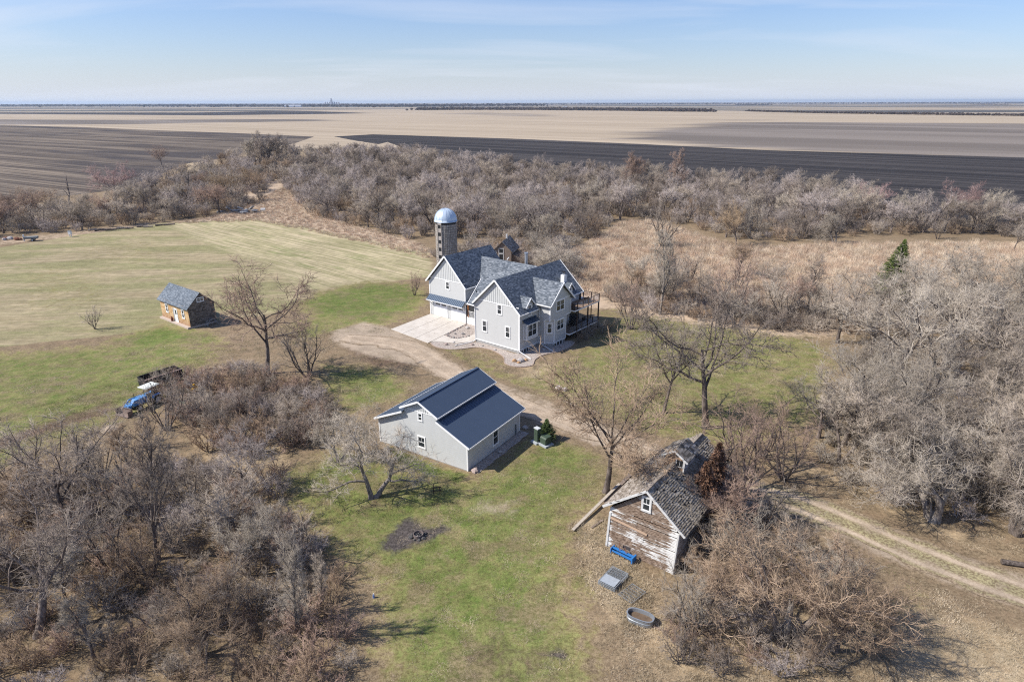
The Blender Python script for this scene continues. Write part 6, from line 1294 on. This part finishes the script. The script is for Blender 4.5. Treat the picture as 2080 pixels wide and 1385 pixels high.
# rubble and odds and ends along the far woodland
Rb = thing('rubble_pile', 'pile of broken pale concrete slabs at the far corner of the mown field', 'rubble pile', (-93.9, 229.5, 0))
rq = random.Random(6); RBM = flat('rubble_concrete', (.36, .355, .35), .95, var=.2)
for i in range(26):
    x, y, z = rq.gauss(0, 4.2), rq.gauss(0, 1.4), rq.uniform(.1, 1.1); a = Vector((rq.uniform(-1, 1), rq.uniform(-1, 1), rq.uniform(-.3, .3))).normalized()
    MB().beam(Vector((x, y, z)), Vector((x, y, z))+a*rq.uniform(1.0, 2.6), rq.uniform(.7, 1.6), rq.uniform(.2, .4)).build('chunk', RBM, Rb)
t = thing('bee_box', 'white box on a pale stand at the edge of the woodland strip', 'box', (-126.5, 186.3, 0)); MB().box(-.35, .35, -.35, .35, .7, 1.7).build('box_body', WHT, t); MB().box(-.4, .4, -.4, .4, 1.7, 1.8).build('lid', BLIND, t); MB().box(-.3, -.2, -.1, .1, 0, .7).box(.2, .3, -.1, .1, 0, .7).build('leg', WHT, t)
t = thing('old_trailer', 'grey flat trailer with a white end post beside the woodland strip', 'trailer', (-133.5, 180.3, 0), .35); MB().box(-1.6, 1.6, -.8, .8, .7, 1.25).build('bed', flat('trailer_grey', (.20, .21, .21), .8), t); MB().box(-1.8, -1.6, -.25, .25, .1, 1.9).build('end_post', WHT, t); wheel(.4, -.9, .38, .2, t); wheel(.4, .9, .38, .2, t)
t = thing('junk_pile', 'pile of rusty scrap and stones at the edge of the woodland strip', 'junk pile', (-141.5, 181.5, 0))
for i in range(9): MB().rock((rq.gauss(0, 2.4), rq.gauss(0, .8), .3), rq.uniform(.4, .9), 200+i).build('scrap', (flat('scrap_rust', (.20, .09, .06), .9) if i == 0 else bpy.data.materials['scrap_rust']) if i % 2 == 0 else STN, t)
for i in range(9):
    x = -127+i*2.3; y = 194.5+i*1.15+rq.uniform(-1.2, 1.2)
    tag(MB().tube((x, y, .25), (x+rq.uniform(2.0, 3.4), y+rq.uniform(-.2, 1.2), .35), .28, .2, 7).build('fallen_log', BARK['dark'] if i % 3 else BARK['pale']), 'dark log in the long row lying along the woodland edge', 'log', 'logs lying along the woodland edge')
# half-buried steel hoop beside the cabin
x, y = frect(CABIN, 3.3, 0, -1.0, 0)[0]
t = thing('hay_ring', 'curved grey hay ring leaning at the dark end of the cabin', 'hay ring', (x, y, 0), CABIN[2]+.3)
mb = MB()
for k in range(12):
    a, b = math.pi*k/12, math.pi*(k+1)/12; mb.beam((math.cos(a)*1.1, 0, math.sin(a)*1.0), (math.cos(b)*1.1, .0, math.sin(b)*1.0), .07, .07); mb.beam((math.cos(a)*1.1, .5, math.sin(a)*1.0), (math.cos(b)*1.1, .5, math.sin(b)*1.0), .05, .05)
mb.each('hoop_segment', GALV, t)
for k in range(1, 12, 2): a = math.pi*k/12; MB().beam((math.cos(a)*1.1, 0, math.sin(a)), (math.cos(a)*1.1, .5, math.sin(a)), .04, .04).build('strut', GALV, t)
# ------------------------------------------------------------------ scattered ground cover and undergrowth (uncountable)
HID = bpy.data.collections.new('cover_sources')
def hidden(name, me, mat):
    me.materials.append(mat); o = bpy.data.objects.new(name, me); HC.objects.link(o); return o
def scatter_group(name, coll):
    ng = bpy.data.node_groups.new(name, 'GeometryNodeTree')
    ng.interface.new_socket('Geometry', in_out='INPUT', socket_type='NodeSocketGeometry')
    ng.interface.new_socket('Geometry', in_out='OUTPUT', socket_type='NodeSocketGeometry')
    i = ng.nodes.new('NodeGroupInput'); o = ng.nodes.new('NodeGroupOutput')
    ci = ng.nodes.new('GeometryNodeCollectionInfo'); ci.inputs['Collection'].default_value = coll
    ci.inputs['Separate Children'].default_value = True; ci.inputs['Reset Children'].default_value = True
    ip = ng.nodes.new('GeometryNodeInstanceOnPoints'); ip.inputs['Pick Instance'].default_value = True
    def na(n, t):
        x = ng.nodes.new('GeometryNodeInputNamedAttribute'); x.data_type = t; x.inputs['Name'].default_value = n
        return [s for s in x.outputs if s.enabled and s.name == 'Attribute'][0]
    ng.links.new(i.outputs[0], ip.inputs['Points']); ng.links.new(ci.outputs[0], ip.inputs['Instance'])
    ng.links.new(na('pick', 'INT'), ip.inputs['Instance Index'])
    ng.links.new(na('rot', 'FLOAT_VECTOR'), ip.inputs['Rotation']); ng.links.new(na('size', 'FLOAT_VECTOR'), ip.inputs['Scale'])
    ng.links.new(ip.outputs[0], o.inputs[0])
    return ng
def scatter(name, P, coll, size, label, cat, hz=(.8, 1.2), z=0.0, kind='stuff'):
    n = len(P); q = np.random.default_rng(n)
    me = bpy.data.meshes.new(name); me.vertices.add(n)
    me.vertices.foreach_set('co', np.column_stack([P, np.full(n, z)]).astype(np.float32).ravel())
    a = me.attributes.new('pick', 'INT', 'POINT'); a.data.foreach_set('value', q.integers(0, len(coll.objects), n).astype(np.int32))
    r = np.zeros((n, 3), np.float32); r[:, 2] = q.uniform(0, 6.28, n)
    a = me.attributes.new('rot', 'FLOAT_VECTOR', 'POINT'); a.data.foreach_set('vector', r.ravel())
    s = q.uniform(*size, n).astype(np.float32); S = np.stack([s, s, s*q.uniform(*hz, n)], 1).astype(np.float32)
    a = me.attributes.new('size', 'FLOAT_VECTOR', 'POINT'); a.data.foreach_set('vector', S.ravel())
    o = bpy.data.objects.new(name, me); COL.objects.link(o)
    m_ = o.modifiers.new('scatter', 'NODES'); m_.node_group = SG[coll.name]
    return tag(o, label, cat, kind=kind)
def newcoll(name):
    global HC
    HC = bpy.data.collections.new(name); return HC
SG = {}
def blades(n, R, h, w, seed, lean=.35):
    q = np.random.default_rng(seed); a = q.uniform(0, 6.28, n); rr_ = R*np.sqrt(q.uniform(0, 1, n))
    B = np.stack([rr_*np.cos(a), rr_*np.sin(a), np.zeros(n)-.02], 1)
    L = h*q.uniform(.5, 1.15, n)*(1-.35*(rr_/R)**2); D = np.stack([q.normal(0, lean, n), q.normal(0, lean, n), np.ones(n)], 1)
    D /= np.linalg.norm(D, axis=1)[:, None]
    th = q.uniform(0, 6.28, n); X = np.stack([np.cos(th), np.sin(th), np.zeros(n)], 1)*w
    V = np.stack([B-X, B+X, B+D*L[:, None]], 1).reshape(-1, 3)
    return mk_mesh('blades', V, None, np.arange(3*n).reshape(-1, 3))
def grassmat(name, a, b):
    g = NG(name, .85, .15); n = g.noise(g.pos(), .35, 4, .65)
    c = g.mix(g.step(n, .35, .65), a, b)
    g.color(g.bright(c, g.step(g.rand(), 0, 1, .8, 1.2))); return g.m
reed = newcoll('reed_sources')
for i in range(4): hidden('reed_clump', blades(170, .95, 1.5, .016, i), [grassmat('reed_tan', (.52, .41, .295), (.70, .585, .445)), grassmat('reed_red', (.44, .32, .23), (.60, .46, .34))][i % 2] if i < 2 else bpy.data.materials[['reed_tan', 'reed_red'][i % 2]])
SG['reed_sources'] = scatter_group('scatter_reeds', reed)
tuft = newcoll('tuft_sources')
for i in range(3): hidden('grass_tuft', blades(130, .8, .36, .012, 20+i, .8), grassmat('dead_grass', (.32, .26, .175), (.52, .43, .31)) if i == 0 else bpy.data.materials['dead_grass'])
SG['tuft_sources'] = scatter_group('scatter_tufts', tuft)
green = newcoll('turf_sources')
for i in range(3): hidden('turf_clump', blades(90, .6, .15, .014, 40+i, .8), grassmat('spring_grass', (.085, .11, .03), (.30, .29, .14)) if i == 0 else bpy.data.materials['spring_grass'])
SG['turf_sources'] = scatter_group('scatter_turf', green)
BM = [tree_meshes('bush', 300+i) for i in range(5)]
def bushcoll(name, cols):
    c = newcoll(name)
    for i, (a, b, r) in enumerate(BM):
        for j, col in enumerate(cols[i % len(cols):][:1]):
            V = []; 
            me = b.copy(); hidden('brush', me, TW[col])
            me2 = a.copy(); me2.materials.clear(); 
            # stems joined to the same source object
            n1 = len(me.vertices)
            co1 = np.empty(n1*3, np.float32); me.vertices.foreach_get('co', co1); co2 = np.empty(len(me2.vertices)*3, np.float32); me2.vertices.foreach_get('co', co2)
            q1 = [tuple(p.vertices) for p in me.polygons]; q2 = [tuple(k+n1 for k in p.vertices) for p in me2.polygons]
            allp = q1+q2; quads = [p for p in allp if len(p) == 4]; tris = [p for p in allp if len(p) == 3]
            nm = mk_mesh('brush', np.concatenate([co1, co2]), quads, tris); nm.materials.append(TW[col]); HC.objects[-1].data = nm
    SG[name] = scatter_group('scatter_'+name, c); return c
b_brown = bushcoll('brush_brown', ['brown', 'grey', 'red', 'lilac', 'dark'])
b_pale = bushcoll('brush_pale', ['pale', 'grey', 'lilac', 'pale', 'grey'])
def joined(name, a, b, ma, mb_):
    n1 = len(b.vertices); co1 = np.empty(n1*3, np.float32); b.vertices.foreach_get('co', co1); co2 = np.empty(len(a.vertices)*3, np.float32); a.vertices.foreach_get('co', co2)
    P_ = [tuple(p.vertices) for p in b.polygons]+[tuple(k+n1 for k in p.vertices) for p in a.polygons]
    quads = [p for p in P_ if len(p) == 4]; tris = [p for p in P_ if len(p) == 3]
    hidden(name, mk_mesh(name, np.concatenate([co1, co2]), quads, tris), mb_)
woods_src = newcoll('far_tree_sources')
for i, (a, b, r) in enumerate(PROTO['wood']): joined('far_tree', a, b, None, TW[['lilac', 'lilac', 'dark', 'grey', 'dark'][i]])
SG['far_tree_sources'] = scatter_group('scatter_far_trees', woods_src)
b_far = bushcoll('brush_far', ['dark', 'lilac', 'brown', 'grey', 'dark'])
srng = np.random.default_rng(9)
def clearof(P, rects):
    k = np.ones(len(P), bool)
    for poly, d in rects: k &= sdist(P, poly) < -d
    return P[k]
def frect(fr, s0, s1, t0, t1):
    c, s = math.cos(fr[2]), math.sin(fr[2])
    return [(fr[0]+c*a-s*b, fr[1]+s*a+c*b) for a, b in ((s0, t0), (s1, t0), (s1, t1), (s0, t1))]
BLD = [(frect(HOUSE, -1, 18.5, -3, 25.5), .6), (frect(GARAGE, -.6, 11, -.6, 12.8), .3), (frect(BARN, -.4, 11.8, 0, 6.2), .1), (frect(CABIN, -.6, 5.2, -.4, 10.4), .2)]
RPOLY = [(RP[i]+Nn[i]*RW[i]*.5) for i in range(len(RP))]+[(RP[i]-Nn[i]*RW[i]*.5) for i in range(len(RP))][::-1]
RPOLY = [tuple(p) for p in RPOLY[::4]]
BLD.append((RPOLY, 1.3))
def pts(poly, sp): return clearof(rand_in(FILL[poly], sp, srng), BLD)
scatter('reed_meadow', pts('meadow_reeds', 1.5), reed, (.7, 1.35), 'tall dry tan reeds filling the meadow behind the house', 'reeds', (.7, 1.25))
scatter('dry_grass_strip', pts('meadow_left', 1.5), reed, (.5, .9), 'tall dry grass along the far edge of the mown field', 'grass', (.5, .95))
scatter('dry_grass_at_barn', pts('straw_barn', .7), tuft, (.8, 1.6), 'matted straw coloured grass beside the weathered barn', 'grass', (.8, 1.6))
scatter('dead_grass_cover', pts('lower_right', .95), tuft, (.7, 1.4), 'matted dead grass covering the ground near the stock tank', 'grass', (.5, 1.3))
scatter('far_belt_trees', np.array(FAR_TREES), woods_src, (.8, 1.2), 'leafless woodland reading as one mass in the far half of the belt, up to the black field', 'woods', (.8, 1.1))
scatter('belt_undergrowth', pts('belt', 4.8), b_far, (.8, 1.6), 'leafless undergrowth between the trees of the woodland belt', 'undergrowth', (.7, 1.2))
scatter('cottonwood_undergrowth', pts('leftfar', 5.0), b_far, (.8, 1.6), 'leafless brush round the foot of the tall cottonwoods', 'undergrowth', (.6, 1.1))
scatter('strip_undergrowth', pts('leftwood', 4.6), b_far, (.8, 1.6), 'leafless undergrowth between the trees behind the mown field', 'undergrowth', (.7, 1.2))
scatter('silo_undergrowth', pts('behind_silo', 3.6), b_far, (.9, 1.6), 'leafless brush and weeds behind the house and silo', 'undergrowth', (.7, 1.1))
scatter('roadside_brush', pts('thicket_right', 3.5), b_pale, (.6, 1.2), 'pale tangled leafless brush filling the roadside thicket', 'brush', (.7, 1.3))
scatter('yard_brush', pts('thicket_left', 2.5), b_brown, (.5, 1.1), 'brown tangled leafless brush of the thicket beside the yard', 'brush', (.6, 1.2))
scatter('middle_brush', pts('thicket_mid', 2.4), b_brown, (.6, 1.3), 'purplish brown leafless brush below the gnarled tree', 'brush', (.6, 1.2))
scatter('lawn_edge_brush', pts('lawn_edge', 3.0), b_far, (.7, 1.4), 'leafless brush where the lawn meets the reed meadow', 'brush', (.6, 1.1))
scatter('tractor_brush', pts('tractor_brush', 2.3), b_brown, (.5, 1.0), 'leafless twiggy brush beside the tractor and wagon', 'brush', (.6, 1.2))
scatter('barn_brush', pts('thicket_barn', 2.3), b_brown, (.5, 1.1), 'brown leafless scrub between the barn and the road', 'brush', (.6, 1.2))
# turf: short tufts wherever the yard lawn is
W_ = np.array([(-32, 40), (30, 40), (60, 60), (60, 105), (-40, 105), (-60, 75)])
P = rand_in([tuple(p) for p in W_], .6, srng); P = clearof(P, BLD)
gi = np.zeros(len(P)); st = np.zeros(len(P))
for cls, feather, strength, poly in GROUND_ZONES:
    if cls in ('green', 'straw'):
        d = np.clip(sdist(P, poly)/(2*feather)+.5, 0, 1)*strength
        if cls == 'green': gi = np.maximum(gi, d)
        else: st = np.maximum(st, d)
    if cls == 'burnt': gi = np.where(sdist(P, poly) > -.5, 0, gi)
u = srng.uniform(0, 1, len(P))
scatter('yard_turf', P[u < gi*.9], green, (.5, 1.3), 'short patchy spring grass of the yard', 'grass', (.5, 1.5))
P = rand_in([(-55, 28), (45, 28), (75, 62), (75, 108), (-45, 108), (-75, 75)], 1.25, srng); P = clearof(P, BLD)
scatter('dead_grass_litter', P[srng.uniform(0, 1, len(P)) < .5], tuft, (.5, 1.2), 'flattened dead grass scattered over the yard', 'grass', (.25, .8))

# ------------------------------------------------------------------ far away: hedgerow woods, farms and the town on the horizon
q = np.random.default_rng(21)
def treeline(name, x0, x1, y0, y1, n, size, label, coll=None):
    P = np.stack([q.uniform(x0, x1, n), q.uniform(y0, y1, n)], 1)
    return scatter(name, P, coll or far_c, size, label, 'woods', (.7, 1.1))
far_c = newcoll('far_crowns')
gfar = NG('far_crown', .95, .05); gfar.color(gfar.mix(gfar.rand(), (.075, .062, .06), (.17, .13, .11)))
for k in range(5):
    qq = np.random.default_rng(70+k); me = tree_meshes('wood', 900+k)[1] if False else None
    V = []; F = []; b = 0
    for j in range(260):
        d = qq.normal(0, 1, 3); d /= np.linalg.norm(d); c = d*np.array([1.0, 1.0, .8])*qq.uniform(.35, 1)+np.array([0, 0, 1.1])
        s = .2; 
        for _ in range(1):
            V += [c+qq.normal(0, s, 3), c+qq.normal(0, s, 3), c+qq.normal(0, s, 3)]; F.append((b, b+1, b+2)); b += 3
    V = np.array(V)*3.2; V[:, 2] = np.maximum(V[:, 2], 0)
    hidden('far_crown', mk_mesh('far_crown', V, None, F), gfar.m)
SG['far_crowns'] = scatter_group('scatter_far', far_c)
def line(px, n, wy):
    """points strewn along a polyline of the landscape"""
    px = np.array(px, float); L = np.hypot(*np.diff(px, axis=0).T); L = np.concatenate([[0], np.cumsum(L)])
    t = q.uniform(0, L[-1], n); return np.stack([np.interp(t, L, px[:, 0]), np.interp(t, L, px[:, 1])+q.normal(0, wy, n)], 1)
for nm, pl, n, wy, sz, lb in FARWOODS:
    scatter(nm, line(pl, n, wy), far_c, sz, lb, 'woods', (.7, 1.1))
fg = flat('farm_white', (.72, .74, .78), .6); fr_ = flat('farm_roof', (.30, .32, .36), .6)
for (x, y, L, W, H, lb) in FARMS:
    t = thing('farm_building', lb, 'building', (x, y, 0), .1)
    MB().prism([(0, 0, 0), (L, 0, 0), (L, 0, H), (0, 0, H)], (0, W, 0)).build('wall', fg, t)
    MB().prism([(-1, -1, H), (-1, W+1, H), (-1, W/2, H+W*.28)], (L+2, 0, 0)).build('roof', fr_, t)
E0 = ELEVATOR
t = thing('grain_elevator', 'tall grey grain elevator tower rising over the far town', 'grain elevator', (E0[0], E0[1], 0))
fe = flat('far_concrete', (.45, .46, .5), .8)
MB().box(-9, 9, -8, 8, 0, 62).build('tower', fe, t); MB().box(-6, 6, -5, 5, 62, 78).build('headhouse', fe, t)
for i in range(7):
    mb = MB().lathe([(8.5, 0), (8.5, 38), (0.2, 44)], 12); s_ = mb.build('grain_bin', fe, None); s_.location = (E0[0]-75+i*24+(10 if i > 2 else 0), E0[1]+10, 0)
    tag(s_, 'pale round grain bin in the row beside the tall grain elevator', 'grain bin', 'grain bins of the far town')
q2 = random.Random(4)
for i in range(16):
    b_ = MB().box(0, q2.uniform(20, 55), 0, 18, 0, q2.uniform(6, 12)).build('town_building', fg if i % 2 else fe, None)
    b_.location = (E0[0]+q2.uniform(-1100, 900), E0[1]+q2.uniform(-500, 300), 0)
    tag(b_, 'tiny pale building of the far town on the horizon', 'building', 'buildings of the far town')

# ------------------------------------------------------------------ haze
if HAZE > 0:
    hm = bpy.data.materials.new('haze_air'); hm.use_nodes = True; ht = hm.node_tree; ht.nodes.clear()
    ho = ht.nodes.new('ShaderNodeOutputMaterial'); hv = ht.nodes.new('ShaderNodeVolumePrincipled')
    hv.inputs['Color'].default_value = (.66, .80, .98, 1); hv.inputs['Density'].default_value = HAZE; hv.inputs['Anisotropy'].default_value = .2
    ht.links.new(hv.outputs[0], ho.inputs['Volume'])
    tag(MB().box(-140000, 140000, -300, 34000, -1, 85).build('haze', hm), kind='stuff')
